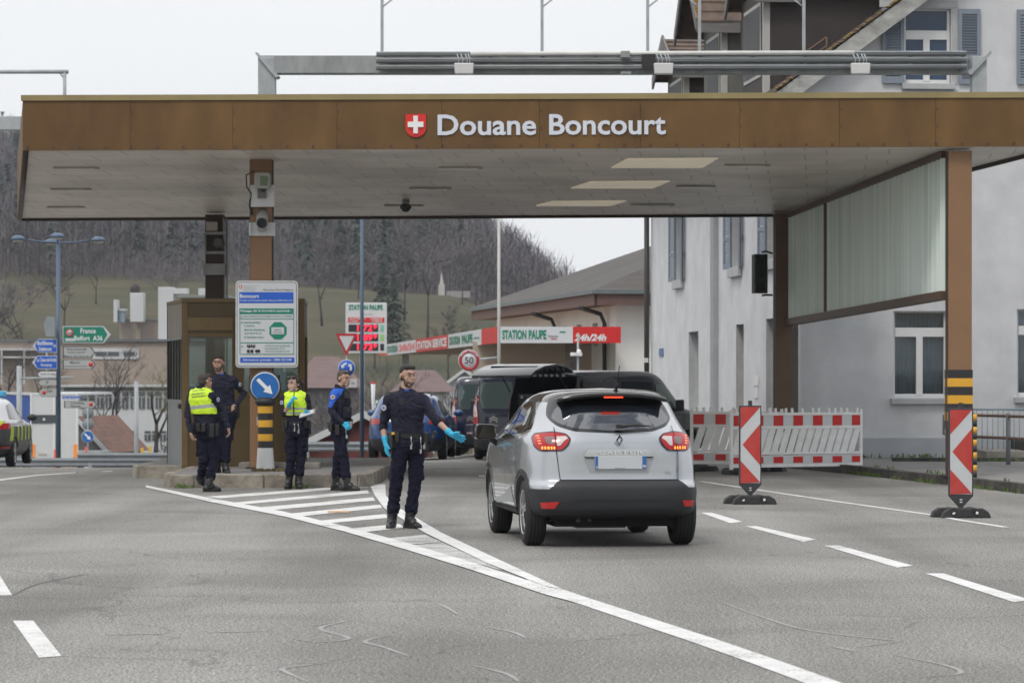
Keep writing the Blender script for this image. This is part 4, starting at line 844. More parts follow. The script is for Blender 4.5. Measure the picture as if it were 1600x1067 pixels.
for (a, b, z0, z1) in side[4:]:
    shutter((-.03, b+.02, 0), radians(90+13), .44, z0-.02, z1+.02); shutter((-.03, a-.02, 0), radians(-90-13), .44, z0-.02, z1+.02)
    MB().b2((-.1, a-.12, z0-.22), (.1, b+.12, z0-.003), STONE).build('sill', ho, bevel=.01)
    f = MB().b2((.22, a, z0), (.28, b, z1), WFR).build('window', ho); MB().b2((.205, a+.12, z0+.1), (.216, b-.12, z1-.1), WGL).build('pane', f)
for i, (a, b, z0, z1) in enumerate(side[:4]):
    if i in (0, 2): f = MB().b2((.22, a, z0), (.28, b, z1), WFR).build('window', ho); MB().b2((.205, a+.12, z0+.1), (.216, b-.12, z1-.1), WGL).build('pane', f); MB().b2((-.08, a-.1, z0-.2), (.1, b+.1, z0-.003), STONE).build('sill', ho)
    else: MB().b2((.24, a, z0), (.28, b, z1), mat('brown door', (.09, .06, .045), .6, vs_=4, stretch=(6, 6, .3))).build('door', ho)
mb = MB(); mb.b2((-.02, sy(1186), 1.55), (-.004, sy(1179), 1.75), WHT); mb.b2((-.02, sy(1185), 1.28), (-.004, sy(1180), 1.5), WHT); mb.build('paper_notice', ho)
MB().b2((-.03, sy(1037), 2.3), (-.004, sy(1031), 2.5), mat('small blue plate', (.12, .2, .36), .5)).build('house_plate', ho)
# roof: left slope in tile rows, barge board, gutter
mb = MB(); nrow = 34; e0 = -.55
for i in range(nrow):
    x0 = e0+i*.23; x1 = x0+.26; z0 = zE+(x0)*sl_+.16; z1 = zE+(x1)*sl_+.12
    mb.add([(x0, -.42, z0), (x0, LSIDE+.3, z0), (x1, LSIDE+.3, z1), (x1, -.42, z1), (x0, -.42, z0-.05), (x0, LSIDE+.3, z0-.05)], [(0, 1, 2, 3), (4, 5, 1, 0)], TILE)
mb.add([(7.25, -.42, zE+7.25*sl_+.15), (7.25, LSIDE, zE+7.25*sl_+.15), (15.2, LSIDE, zE-.3), (15.2, -.42, zE-.3)], [(0, 1, 2, 3)], TILE)
mb.build('roof', ho, fixn=False)
mb = MB()
random.seed(5)
for i in range(150): x = e0+random.random()*5; mb.sph((x, -.42+random.uniform(-.02, .1), zE+x*sl_+.17), (.05, .05, .02), LICH, 6, 4)
mb.build('lichen', ho)
BRG = mat('weathered barge board', (.24, .24, .23), .85, vs_=3, col2=(.5, .5, .48), stretch=(1, 1, 2)); 
mb = MB(); mb.prism([(-.62, zE-.62*sl_+.1), (-.62, zE-.62*sl_-.14), (-.3, zE-.3*sl_-.28), (7.3, zE+7.3*sl_-.26), (7.3, zE+7.3*sl_+.1)], (0, .04, 0), BRG, o=(0, -.4, 0)); mb.build('barge_board', ho)
mb = MB(); mb.add([(-.6, -.36, zE-.6*sl_-.02), (7.3, -.36, zE+7.3*sl_-.02), (7.3, 0, zE+7.3*sl_-.02), (-.6, 0, zE-.6*sl_-.02)], [(0, 1, 2, 3)], mat('soffit wood', (.2, .19, .18), .8)); mb.build('eaves_soffit', ho)
MB().b2((-.55, 0, zE-.32), (0, LSIDE, zE-.28), MATS['soffit wood']).build('eaves_soffit', ho)
mb = MB(); gz = zE-.30; gp = [(.085*cos(t), -.085*sin(t)) for t in [pi*i/8 for i in range(9)]]; mb.prism(gp+[(p[0]*.85, p[1]*.85) for p in reversed(gp)], (0, LSIDE+.5, 0), MATS['dark downpipe'], o=(-.66, -.3, gz))
for i in range(34): mb.box((-.66, -.2+i*.65, gz-.06), (.19, .02, .07), BLK)
mb.build('gutter', ho)
mb = MB(); mb.tube([(-.66, .45, gz-.05), (-.62, .45, gz-.35), (-.4, .42, gz-.62), (-.12, .4, gz-.8), (-.1, .4, gz-1.6)], .06, MATS['dark downpipe'], n=8); mb.build('downpipe', ho)
# three dormers on the left slope
DK = mat('dark dormer cladding', (.04, .032, .03), .7, vs_=2, var=.2); GRW = mat('weathered grey green board', (.12, .125, .11), .8, vs_=3, var=.3, stretch=(1, 1, .3)); DMP = mat('dormer fascia wood', (.16, .155, .15), .8, vs_=5, var=.3, stretch=(.3, .3, 3))
mat('pale corner board', (.42, .42, .4), .7)
def dormer(y0, w_, z0, z1, x0, cheek, rise, ov=.45, name='dormer'):
    xr = (z1-zE)/sl_+.8
    mb = MB(); mb.b2((x0, y0, z0), (xr, y0+w_, z1), cheek); d = mb.build(name, ho)
    f = MB().b2((x0-.02, y0+.45, z0+.95), (x0-.002, y0+w_-.45, z1-.25), MATS['pale corner board']).build('window', d); MB().b2((x0-.03, y0+.53, z0+1.03), (x0-.021, y0+w_-.53, z1-.33), mat('dark dormer pane', (.02, .022, .025), .5, var=0)).build('pane', f)
    mb = MB(); mb.b2((x0-.04, y0-.03, z0), (x0+.1, y0+.08, z1), mat('pale corner board', (.42, .42, .4), .7)); mb.build('corner_board', d)
    # pitched tiled roof, ridge along x
    mb = MB(); k = 7; ym = y0+w_/2; a = x0-ov
    for s_, ye in ((-1, y0-.3), (1, y0+w_+.3)):
        for i in range(k):
            t0 = i/k; t1 = (i+1.15)/k; ya, yb = ye+(ym-ye)*t0, ye+(ym-ye)*min(1, t1); za, zb = z1-.12+rise*t0+.05, z1-.12+rise*min(1, t1)
            mb.add([(a, ya, za), (xr+2, ya, za), (xr+2, yb, zb), (a, yb, zb), (a, ya, za-.06), (xr+2, ya, za-.06)], [(0, 1, 2, 3), (4, 5, 1, 0)], TILE)
    mb.build('roof', d, fixn=False)
    mb = MB(); mb.prism([(y0-.32, z1-.3), (y0-.32, z1-.02), (ym, z1-.02+rise), (y0+w_+.32, z1-.02), (y0+w_+.32, z1-.3), (ym, z1-.42+rise)], (.05, 0, 0), DMP, o=(a-.02, 0, 0), U=(0, 1, 0)); mb.b2((a, y0-.3, z1-.34), (a+1.0, y0-.26, z1-.1), DMP)
    mb.build('fascia_board', d); mb = MB()
    for i in range(12): mb.sph((a+.05, y0-.3+.05*i, z1-.02+rise*i*.05/(w_/2)), (.05, .05, .025), mat('orange lichen', (.4, .2, .03), .9), 6, 4)
    mb.build('lichen', d)
    return d
dormer(2.6, 3.0, 7.0, 9.75, -.28, DK, 1.6, .3); dormer(8.3, 2.8, 7.0, 9.75, -.25, GRW, 1.7, .65); dormer(14.5, 3.0, 7.0, 9.35, -.2, DK, .9, .35)
for y in (2.3, 13.9):
    mb = MB()
    for z in (.4, .58): mb.tube([(.25, y, zE+z), (.95, y, zE+z+.5)], .018, RUST, n=5)
    mb.tube([(.25, y, zE+.15), (.25, y, zE+.58)], .018, RUST, n=5); mb.tube([(.95, y, zE+.7), (.95, y, zE+1.08)], .018, RUST, n=5); mb.build('snow_rail', ho)
# ================================================================== STATION BUILDING WITH HIPPED ROOF
SB = thing('station_building', 'white building with low hipped grey brown roof behind the filling station canopy', 'building', (3.3, 100, -1.0), radians(9.4)); WS = mat('station wall', (.80, .79, .76), .85, vs_=.8, var=.06); HB = 5.4
mb = MB(); holes = [(3.0+i*2.9, 3.9+i*2.9, HB-1.6, HB-.85) for i in range(3)]
holed(mb, holes, 0, 24, 0, HB, (0, 0, 0), (0, 1, 0), (-1, 0, 0), WS, .2); holed(mb, [(1.35, 2.2, 2.3, 4.0)], 0, 24, 0, HB, (0, 0, 0), (1, 0, 0), (0, -1, 0), WS, .2); mb.b2((0, 24, 0), (24, 24.1, HB), WS); mb.b2((23.9, .05, 0), (24, 23.9, HB), WS); mb.build('wall', SB, fixn=False)
mb = MB()
for h in holes: mb.b2((.15, h[0], h[2]), (.2, h[1], h[3]), mat('grey window', (.2, .2, .2), .3))
mb.b2((1.35, .15, 2.3), (2.2, .2, 4.0), WGL); mb.build('window', SB); MB().b2((1.25, -.15, 2.15), (2.3, .1, 2.28), STONE).build('sill', SB)
BFA = mat('brown fascia board', (.13, .08, .07), .7, var=.1); RTF = mat('fibre cement roof', (.055, .050, .047), .85, vs_=.7, col2=(.115, .105, .097), bump=.4, bs=3, stretch=(.4, 1, 1)); ov = .8
mb = MB()
for a, b in (((-ov, -ov), (25, -ov)), ((-ov, -ov), (-ov, 25))): mb.b2((min(a[0], b[0])-.04, min(a[1], b[1])-.04, HB-.36), (max(a[0], b[0])+.04, max(a[1], b[1])+.04, HB+.1), BFA)
mb.b2((-ov, -ov, HB-.34), (25, 25, HB-.30), BFA); mb.build('fascia', SB)
MB().b2((-ov-.15, -ov-.15, HB+.0), (-ov-.02, 25, HB+.13), mat('zinc gutter', (.14, .17, .18), .5)).b2((-ov-.02, -ov-.15, HB), (25, -ov-.04, HB+.13), MATS['zinc gutter']).build('gutter', SB)
mb = MB(); rz_ = HB+4.0; a = [(-ov-.1, -ov-.1, HB+.12), (25.1, -ov-.1, HB+.12), (25.1, 25.1, HB+.12), (-ov-.1, 25.1, HB+.12), (9.5, 9.5, rz_), (9.5, 15, rz_)]
nrw = 44
def slope(mb, e1, e2, r1, r2, n_, mt):
    e1, e2, r1, r2 = map(Vector, (e1, e2, r1, r2))
    for i in range(n_):
        t0, t1 = i/n_, (i+1)/n_; p, q_, r, s_ = e1.lerp(r1, t0), e2.lerp(r2, t0), e2.lerp(r2, t1), e1.lerp(r1, t1); u = Vector((0, 0, .007)); mb.add([p+u, q_+u, r, s_, p, q_], [(0, 1, 2, 3), (4, 5, 1, 0)], mt)
slope(mb, a[0], a[1], a[4], a[4], nrw, RTF); slope(mb, a[3], a[0], a[5], a[4], nrw, RTF); slope(mb, a[1], a[2], a[4], a[5], nrw, RTF); slope(mb, a[2], a[3], a[5], a[5], nrw, RTF); mb.build('roof', SB, fixn=False)
for y in (1.5, 10.5): MB().tube([(-.9, y, HB-.38), (-.25, y-.3, HB-.6), (-.12, y-.3, HB-.9), (-.12, y-.3, .5)], .07, BLK, n=8).build('downpipe', SB)
# ------------------------------------------------------------------ filling station canopy
GW = mat('station white', (.62, .64, .67), .4, var=.03); GR_ = mat('station red', (.60, .02, .02), .4, var=.03); SGR = mat('station green', (.0, .22, .13), .4, var=0)
fc = thing('fuel_canopy', 'low filling station canopy with white and red Station Paupe fascia', 'canopy')
cA = P(779, 534, 98); cA1 = P(779, 510.5, 98); cB = P(970, 528.5, 98); cB1 = P(970, 507.5, 98); cL = P(605, 552, 146); cL1 = P(605, 535, 146)
zlo, zhi = cA.z, cA1.z
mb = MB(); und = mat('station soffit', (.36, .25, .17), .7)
f4 = [Vector((cL.x, 146, zlo)), Vector((cA.x, 98, zlo)), Vector((cB.x, 98, zlo)), Vector((cB.x-1.0, 104, zlo)), Vector((cB.x-5, 146, zlo))]
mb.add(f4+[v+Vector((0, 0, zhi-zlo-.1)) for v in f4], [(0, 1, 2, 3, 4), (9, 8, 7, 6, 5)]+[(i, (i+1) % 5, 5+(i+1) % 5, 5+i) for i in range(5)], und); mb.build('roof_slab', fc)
def band(p0, p1, mt, name='fascia_panel', txt=None, tm=None, pad=.1, parent=fc, bold=.04, th=.06, zl=None, zh=None, sh=0, tz=(.2, .8)):
    zl = zlo-.04 if zl is None else zl; zh = zhi if zh is None else zh
    d = (p1-p0); d.z = 0; L_ = d.length; u = d/L_; nn = Vector((u.y, -u.x, 0)); mb = MB()
    o_ = Vector((p0.x, p0.y, 0)); vs = [o_+Vector((0, 0, zl)), o_+u*L_+Vector((0, 0, zl)), o_+u*L_+Vector((0, 0, zh)), o_+Vector((0, 0, zh))]; vs = vs+[v+nn*th for v in vs]
    mb.add(vs, [(0, 1, 2, 3), (7, 6, 5, 4), (0, 4, 5, 1), (1, 5, 6, 2), (2, 6, 7, 3), (3, 7, 4, 0)], mt); ob = mb.build(name, parent)
    if txt:
        t = MB(); H = zh-zl
        for (s_, m_, u0, u1, v0, v1) in txt: text(t, s_, m_, o_+u*(L_*u0)+nn*(th+.012)+Vector((0, 0, zl+H*v0)), L_*(u1-u0), H*(v1-v0), U=u, bold=bold, shear=sh)
        t.build('lettering', ob, fixn=False)
    return ob
def onl(px):                                  # point of the left fascia line at photo column px
    k = (px-800)/F; d = cA-cL; t = (k*cL.y-cL.x)/(d.x-k*d.y); return cL+d*t
band(onl(605), onl(652), GW, txt=[('STATION', SGR, .05, .42, .2, .8), ('24h/24', mat('pink print', (.75, .2, .2), .5, var=0), .48, .97, .2, .8)]); band(onl(652), onl(703), GR_, txt=[('STATION SERVICE', WTX, .04, .96, .18, .82)]); band(onl(703), onl(755), GW, txt=[('STATION', SGR, .04, .38, .2, .8), ('PAUPE', SGR, .44, .76, .2, .8), ('~', SGR, .8, .95, .4, .55)]); band(onl(755), onl(779), GR_)
def onf(px): return Vector(((px-800)/50.0, 98, 0))
band(onf(780), onf(895), GW, txt=[('STATION', SGR, .04, .37, .22, .8), ('PAUPE', SGR, .4, .64, .22, .8), ('Carburants', GTX, .66, .8, .35, .5), ('~', SGR, .82, .9, .6, .75), ('~', GR_, .7, .78, .2, .3)]); band(onf(895), onf(970), GR_, txt=[('24h/24h', WTX, .03, .68, .12, .55)], sh=.25)
MB().b2((1.7, 99.5, -.7), (2.05, 100.0, zlo-.01), mat('dark stone pillar', (.07, .065, .06), .8, vs_=3, col2=(.2, .18, .16))).build('pillar', fc)
MB().b2((-5.0, 143, T(-5, 143)), (-4.7, 143.4, zlo-.01), GAL).build('pillar', fc)
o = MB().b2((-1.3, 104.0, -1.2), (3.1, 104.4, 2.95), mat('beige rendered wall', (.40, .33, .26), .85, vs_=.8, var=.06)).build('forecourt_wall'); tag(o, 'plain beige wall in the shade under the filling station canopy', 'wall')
t = thing('post_camera', 'small white camera on a slim grey post under the red 24h/24h panel', 'camera', P(903, 560, 92)); z_ = t.location.z
mb = MB(); mb.tube([(0, 0, -z_-.5), (0, 0, .75)], .03, GAL, n=8); mb.build('post', t); mb = MB(); mb.box((-.05, -.1, .12), (.32, .16, .1), WHT, rz=.5); mb.sph((.03, -.05, .2), .07, WHT); mb.build('camera_head', t, bevel=.01)
# ------------------------------------------------------------------ price sign
t = thing('price_sign', 'white filling station price sign with glowing red digits', 'price sign', (0, 0, 0)); YS = 140.0
def R4(px0, py0, px1, py1, Y, mt, mb, d=.2): a = P(px0, py1, Y); b = P(px1, py0, Y); mb.b2((a.x, Y, a.z), (b.x, Y+d, b.z), mt); return a, b
mb = MB(); R4(540, 473, 604, 552, YS, GW, mb, .3); mb.build('panel', t, bevel=.02)
mb = MB(); a = P(562, 552, YS+.1); mb.b2((a.x, YS+.1, T(a.x, YS)-.2), (a.x+.2, YS+.3, a.z), GAL); mb.build('post', t)
LED = mat('red led digit', (.9, .02, .06), .5, var=0, emit=1.1); mb = MB(); R4(544, 496, 600.5, 504, YS-.02, GR_, mb, .02); mb.build('red_strip', t)
for k, (d_, cc) in enumerate((('1.729', (.2, .5, .38)), ('1.899', (.3, .55, .2)), ('1.739', (.02, .02, .02)))):
    y0 = 507+k*14.8; mb = MB(); R4(544.5, y0, 591, y0+11.3, YS-.02, BLK, mb, .02); mb.build('digit_field', t); mb = MB(); a = P(558, y0+10.8, YS-.03); text(mb, d_[:4], LED, (a.x, YS-.03, a.z), P(582, 0, YS).x-a.x, 10.2/35, bold=.03); a = P(583, y0+7, YS-.03); text(mb, '9', LED, (a.x, YS-.03, a.z), 6/35, 6.6/35, bold=.03); mb.build('digits', t, fixn=False)
    mb = MB(); R4(594, y0+.5, 600, y0+11, YS-.02, mat('fuel tag %d' % k, cc, .5, var=0), mb, .02); mb.build('fuel_tag', t)
mb = MB(); a = P(545, 484.5, YS-.02); text(mb, 'STATION PAUPE', SGR, (a.x, YS-.02, a.z), 53/35, 8.3/35, bold=.04)
for (s_, x0, x1, y) in (('AUTOMAT', 546, 572, 499.5), ('CREDIT', 579, 598, 499.5), ('CASH', 546, 559, 503.3), ('CARDS', 581, 597, 503.3)): a = P(x0, y, YS-.025); text(mb, s_, WTX, (a.x, YS-.03, a.z), (x1-x0)/35, 2.7/35, bold=.02)
a = P(562, 492, YS-.02); text(mb, 'Carburants', GTX, (a.x, YS-.02, a.z), 20/35, 3/35, V=(.0, 0, 1), bold=0); mb.build('lettering', t, fixn=False)
mb = MB(); R4(592, 552.5, 606, 555, YS-.05, mat('orange red strip', (.6, .12, .06), .5), mb, .2); mb.build('foot_strip', t)
# ------------------------------------------------------------------ lamp posts
LPB = mat('blue grey lamp post', (.075, .12, .19), .45, var=.08)
def ground_post(name, label, cat, px, ytop, Y, r, mt, group=None):
    a = P(px, ytop, Y); z0 = T(a.x, Y); t = thing(name, label, cat, (a.x, Y, z0-.05), group=group); h = a.z-z0
    MB().tube([(0, 0, 0), (0, 0, h)], r, mt, n=10, radii=[r*1.15, r*.85]).build('pole', t); return t, h
t, h = ground_post('street_lamp', 'blue grey street lamp with four shallow lamp heads on the left', 'street lamp', 91, 373, 110, .085, LPB)
LH = mat('lamp lens', (.62, .6, .55), .4, var=.05)
for dx, dy, dz in ((-1.2, -.4, .0), (1.2, .4, .0), (.1, -.9, .06), (-.35, .9, -.05)):
    mb = MB(); mb.tube([(0, 0, h-.1), (dx*.5, dy*.5, h-.07), (dx*.85, dy*.85, h+dz)], .035, LPB, n=6); mb.build('arm', t)
    hd = MB().lathe([(.0, .17), (.12, .155), (.22, .09), (.26, .0), (.0, -.0)], LPB, o=(dx*1.12, dy*1.12, h+dz-.02), n=20).build('lamp_head', t); MB().lathe([(.2, -.01), (.17, -.06), (.0, -.08)], LH, o=(dx*1.12, dy*1.12, h+dz-.02), n=16).build('lens', hd)
t, h = ground_post('lamp_post', 'thin blue post rising past the price sign to the canopy', 'post', 565.5, 300, 72, .042, LPB)
t, h = ground_post('lamp_post', 'pale grey post carrying the 50 speed sign arm', 'post', 779.5, 300, 87, .045, mat('pale post paint', (.50, .50, .48), .5))
for z in (P(0, 563, 87).z-t.location.z,): MB().tube([(0, 0, z+.08), (-.6, -.02, z+.02)], .035, GAL, n=6).build('arm', t)
t = thing('speed_sign', 'round red rimmed 50 speed limit sign left of the raised van tailgate', 'traffic sign', P(733, 563, 86.6)); R50 = 17.2/(F/86.6)
def ring_disc(t, R, blank, rimc, inner=.7, back=SW):
    MB().lathe([(0, .02), (R, .02), (R, -.01), (0, -.01)], back, axis='Y', n=36).build('disc', t); mb = MB(); mb.lathe([(R*.93, -.013), (R*.93, -.017), (R*inner, -.017), (R*inner, -.013)], rimc, axis='Y', n=36); mb.build('red_rim', t)
ring_disc(t, R50, SW, mat('rim red', (.42, .02, .03), .4), .66)
mb = MB(); text(mb, '50', DTX, (-R50*.40, -.02, -R50*.30), R50*.8, R50*.62, bold=.02); mb.build('number', t, fixn=False)
mb = MB()
s_ = 'Limite générale'
for i, ch in enumerate(s_):
    if ch == ' ': continue
    a = radians(152-i*124/(len(s_)-1)); c_ = Vector((R50*.76*cos(a), -.021, R50*.76*sin(a))); U_ = Vector((sin(a), 0, -cos(a))); V_ = Vector((cos(a), 0, sin(a))); text(mb, ch, WTX, c_-U_*R50*.045, R50*.09, R50*.13, U=U_, V=V_, bold=.02)
mb.build('rim_lettering', t, fixn=False)
# give-way sign, roundabout sign on their own post
t, h = ground_post('give_way_sign', 'red rimmed give way triangle above the blue roundabout sign', 'traffic sign', 541.5, 519, 118, .03, GAL); s_ = F/118; z0 = t.location.z
zt, zb = CH-(521-HZ)/s_-z0, CH-(557-HZ)/s_-z0; W2 = 17.5/s_
mb = MB(); mb.prism(rnd([(-W2, zt), (0, zb), (W2, zt)], .06), (0, .02, 0), MATS['rim red'], o=(0, -.07, 0)); mb.build('rim', t); k = .66; zc = (zt*2+zb)/3
mb = MB(); mb.prism(rnd([(-W2*k, zc+(zt-zc)*k), (0, zc+(zb-zc)*k), (W2*k, zc+(zt-zc)*k)], .03), (0, .01, 0), SW, o=(0, -.082, 0)); mb.build('white_field', t)
t = thing('roundabout_sign', 'round blue roundabout sign with white arrows behind the officer in blue collar', 'traffic sign', P(541.5, 575, 117.7)); R_ = 13.5/s_
MB().lathe([(0, .02), (R_, .02), (R_, -.01), (0, -.01)], SW, axis='Y', n=30).build('disc', t); MB().lathe([(0, -.012), (R_*.92, -.012), (R_*.92, -.018), (0, -.018)], BLU, axis='Y', n=30).build('blue_field', t)
mb = MB()
for k in range(3):
    a0 = radians(90+120*k); pts = [(R_*.62*cos(a0+x), R_*.62*sin(a0+x)) for x in [radians(j*12) for j in range(6)]]+[(R_*.40*cos(a0+x), R_*.40*sin(a0+x)) for x in [radians(j*12) for j in reversed(range(6))]]
    mb.prism(pts, (0, .006, 0), WTX, o=(0, -.026, 0)); a1 = a0+radians(60); mb.prism([(R_*.78*cos(a1), R_*.78*sin(a1)), (R_*.24*cos(a1), R_*.24*sin(a1)), (R_*.55*cos(a1+.6), R_*.55*sin(a1+.6))], (0, .006, 0), WTX, o=(0, -.0265, 0))
mb.build('arrow_ring', t)
t = thing('distance_plate', 'small white plate under the roundabout sign', 'traffic sign', P(547, 598, 117.8)); MB().box((0, 0, 0), (.5, .02, .3), SW).build('plate', t); mb = MB(); text(mb, '30 m', DTX, (-.17, -.015, -.08), .34, .16); mb.build('lettering', t, fixn=False)
t = thing('motorway_sign', 'small green motorway sign left of the standing officer with gloves', 'traffic sign', P(589, 632, 95)); s_ = F/95
MB().box((0, 0, 0), (17/s_, .03, 15/s_), GRN).build('plate', t); mb = MB(); mb.prism([(-.09, -.11), (-.05, -.11), (-.02, .02), (-.04, .02)], (0, .01, 0), WTX, o=(0, -.03, 0)); mb.prism([(.09, -.11), (.05, -.11), (.02, .02), (.04, .02)], (0, .01, 0), WTX, o=(0, -.03, 0)); mb.box((0, -.025, .05), (.2, .01, .03), WTX); mb.box((0, -.025, .1), (.08, .01, .05), WTX); mb.build('pictogram', t)
MB().tube([(0, .03, -.1), (0, .03, -2.2)], .03, GAL, n=6).build('post', t)
t = thing('marker_cone', 'slim white road marker with a red cap behind the island', 'marker', P(583, 605, 93)); mb = MB(); mb.lathe([(.0, -1.9), (.03, -1.9), (.04, -.6), (.07, .1), (0, .1)], GW, n=12); mb.build('body', t); MB().lathe([(.07, .1), (.08, .15), (0, .16)], GR_, n=12).build('cap', t)
# ------------------------------------------------------------------ direction signs on the left lamp post
YD = 109.5
def dsign(label, x0, y0, x1, y1, dir_, field, edge, lines, tmt, extra=None, bold=.01):
    s_ = F/YD; c_ = P((x0+x1)/2, (y0+y1)/2, YD); w_ = (x1-x0)/s_; h = (y1-y0)/s_; t = thing('direction_sign', label, 'road sign', c_, group='direction signs on the lamp post')
    def arrow(w_, h, tip): 
        p = [(-w_/2, -h/2), (w_/2-tip, -h/2), (w_/2, 0), (w_/2-tip, h/2), (-w_/2, h/2)]
        return p if dir_ > 0 else [(-a, b) for a, b in p]
    tip = h*.42; MB().prism(arrow(w_, h, tip), (0, .03, 0), edge).build('board', t)
    mb = MB(); dx = -.03*dir_*0; p = arrow(w_*.93, h*.90, tip*.95) if extra != 'white tip' else ([(-w_*.485, -h*.45), (w_*.34, -h*.45), (w_*.43, 0), (w_*.34, h*.45), (-w_*.485, h*.45)] if dir_ > 0 else [(w_*.485, -h*.45), (-w_*.28, -h*.45), (-w_*.40, 0), (-w_*.28, h*.45), (w_*.485, h*.45)])
    mb.prism(p, (0, .004, 0), field, o=(0, -.008, 0)); mb.build('field', t); mb = MB()
    for (s2, u0, u1, v0, v1) in lines: text(mb, s2, tmt, (-w_/2+u0*w_, -.014, -h/2+v0*h), (u1-u0)*w_, (v1-v0)*h, bold=bold)
    mb.build('lettering', t, fixn=False); return t, w_, h
t, w_, h = dsign('green arrow sign reading France, Belfort A36', 98, 509.5, 173, 536, 1, GRN, SW, [('France', .37, .69, .57, .87), ('Belfort  A36', .24, .83, .14, .44)], WTX, 'white tip', .02)
mb = MB(); mb.lathe([(0, 0), (.135, 0), (.135, .004), (0, .004)], SW, o=(-w_/2+.24, -.014, .06), axis='Y', n=24); mb.lathe([(.095, -.002), (.135, -.002), (.135, .004), (.095, .004)], GR_, o=(-w_/2+.24, -.015, .06), axis='Y', n=24); mb.build('toll_symbol', t); mb = MB(); mb.box((-w_/2+.25, -.014, -.18), (.32, .004, .1), SW); mb.build('toll_plate', t); mb = MB(); text(mb, 'Zoll', DTX, (-w_/2+.16, -.02, .03), .16, .07); mb.build('symbol_lettering', t, fixn=False)
dsign('upper blue arrow sign pointing left to Biel/Bienne and Delémont', 51, 529.5, 89, 551, -1, BLU, SW, [('Biel/Bienne', .2, .83, .55, .85), ('Delémont', .26, .78, .13, .42), ('A16', .85, .97, .4, .62)], WTX, 'white tip', .02)
dsign('lower blue arrow sign pointing left to La Chaux-de-Fonds and Porrentruy', 50, 555.5, 89, 576.5, -1, BLU, SW, [('La Chaux-de-Fonds', .2, .97, .55, .85), ('Porrentruy', .36, .8, .13, .42)], WTX, 'white tip', .015)
dsign('white three line arrow sign pointing right to the industrial zone and sports centre', 98, 541.5, 149, 560, 1, mat('dull white sign', (.40, .42, .42), .5, var=.04), DTX, [('Zone industrielle', .12, .74, .70, .88), ('Centre sportif', .15, .68, .41, .59), ('Maison des Oeuvres', .04, .8, .1, .28)], DTX)
dsign('pale arrow sign pointing right with a red dot, upper of two', 98, 562, 150, 577, 1, MATS['dull white sign'], DTX, [('Milandre', .22, .52, .6, .84), ('restaurant grottes hôtel', .05, .72, .22, .4)], DTX)
dsign('narrow white arrow sign pointing left below the blue signs', 58, 580, 89, 589.5, -1, GW, DTX, [('Centre du village', .15, .97, .3, .7)], DTX)
dsign('narrow grey arrow sign pointing left, middle of the small stack', 59, 593, 89, 602.5, -1, MATS['dull white sign'], DTX, [('P', .45, .55, .2, .8)], DTX)
t, w_, h = dsign('narrow arrow sign pointing left with a red dot, lowest of the left stack', 60, 606.5, 89, 620, -1, MATS['dull white sign'], DTX, [('Delle', .45, .75, .55, .85)], DTX); MB().lathe([(0, 0), (.07, 0), (.07, .004), (0, .004)], GR_, o=(-w_/2+.2, -.014, 0), axis='Y', n=16).build('red_dot', t)
t, w_, h = dsign('low pale arrow sign pointing right with a red dot beside the trailer', 100, 626, 152, 637.5, 1, MATS['dull white sign'], DTX, [('Camping', .2, .6, .5, .85), ('Piscine', .2, .5, .12, .42)], DTX); MB().lathe([(0, 0), (.07, 0), (.07, .004), (0, .004)], GR_, o=(w_/2-.22, -.014, 0), axis='Y', n=16).build('red_dot', t)
for ob in bpy.data.objects:
    if ob.get('label') == 'pale arrow sign pointing right with a red dot, upper of two': MB().lathe([(0, 0), (.08, 0), (.08, .004), (0, .004)], GR_, o=(.4, -.014, 0), axis='Y', n=16).build('red_dot', ob)
t = thing('street_name_plate', 'small blue street name plate above the low arrow sign', 'sign', P(112, 621, YD)); MB().box((0, 0, 0), (.64, .02, .1), BLU).build('plate', t); mb = MB(); text(mb, 'Rte de France', WTX, (-.28, -.014, -.03), .56, .06); mb.build('lettering', t, fixn=False)
t = thing('turned_sign', 'grey back of an arrow sign seen at an angle above the blue signs', 'road sign', P(79, 511, YD), radians(-55)); MB().prism([(-.35, -.32), (.3, -.34), (.3, .34), (-.3, .38), (-.55, .1)], (0, .03, 0), mat('sign back grey', (.22, .25, .27), .5)).build('board', t)
t = thing('turned_disc_sign', 'post with blue arrow disc and two grey round sign backs left of the booth', 'traffic sign', P(137, 682, 150)); s_ = F/150; z0 = T(-20, 150)-t.location.z
MB().tube([(0, .05, z0), (0, .05, 1.6)], .035, GAL, n=6).build('post', t); arrow_disc(t, 9.6/s_, 0, 0, 0)
for dz in (19.5, 37): MB().lathe([(0, 0), (.28, 0), (.28, .02), (0, .02)], MATS['sign back grey'], o=(0, .1, dz/s_), axis='Y', n=20).build('sign_back', t)
mb = MB(); 
for i in range(4): mb.cyl((0, -.1, z0+.15*i), (0, -.1, z0+.15*i+.15), .15, BLK if i % 2 else GW)
mb.v = [(v[0], v[1], v[2]+P(0, 732, 150).z-t.location.z-z0) for v in mb.v]; mb.build('banded_foot', t)
for i, (px, y0, y1, lab) in enumerate(((85.5, 702, 733, 'slim orange marker post in front of the trailer'), (134, 698, 714, 'short orange marker post left of the banded post foot'))):
    a = P(px, y0, 100); b = P(px, y1+14, 100); MB().cyl(b, a, .055, mat('orange marker', (.65, .09, .03), .5), r1=.03, n=8).build('marker_post') ; tag(bpy.data.objects[-1] if False else C.objects[-1], lab, 'marker post')
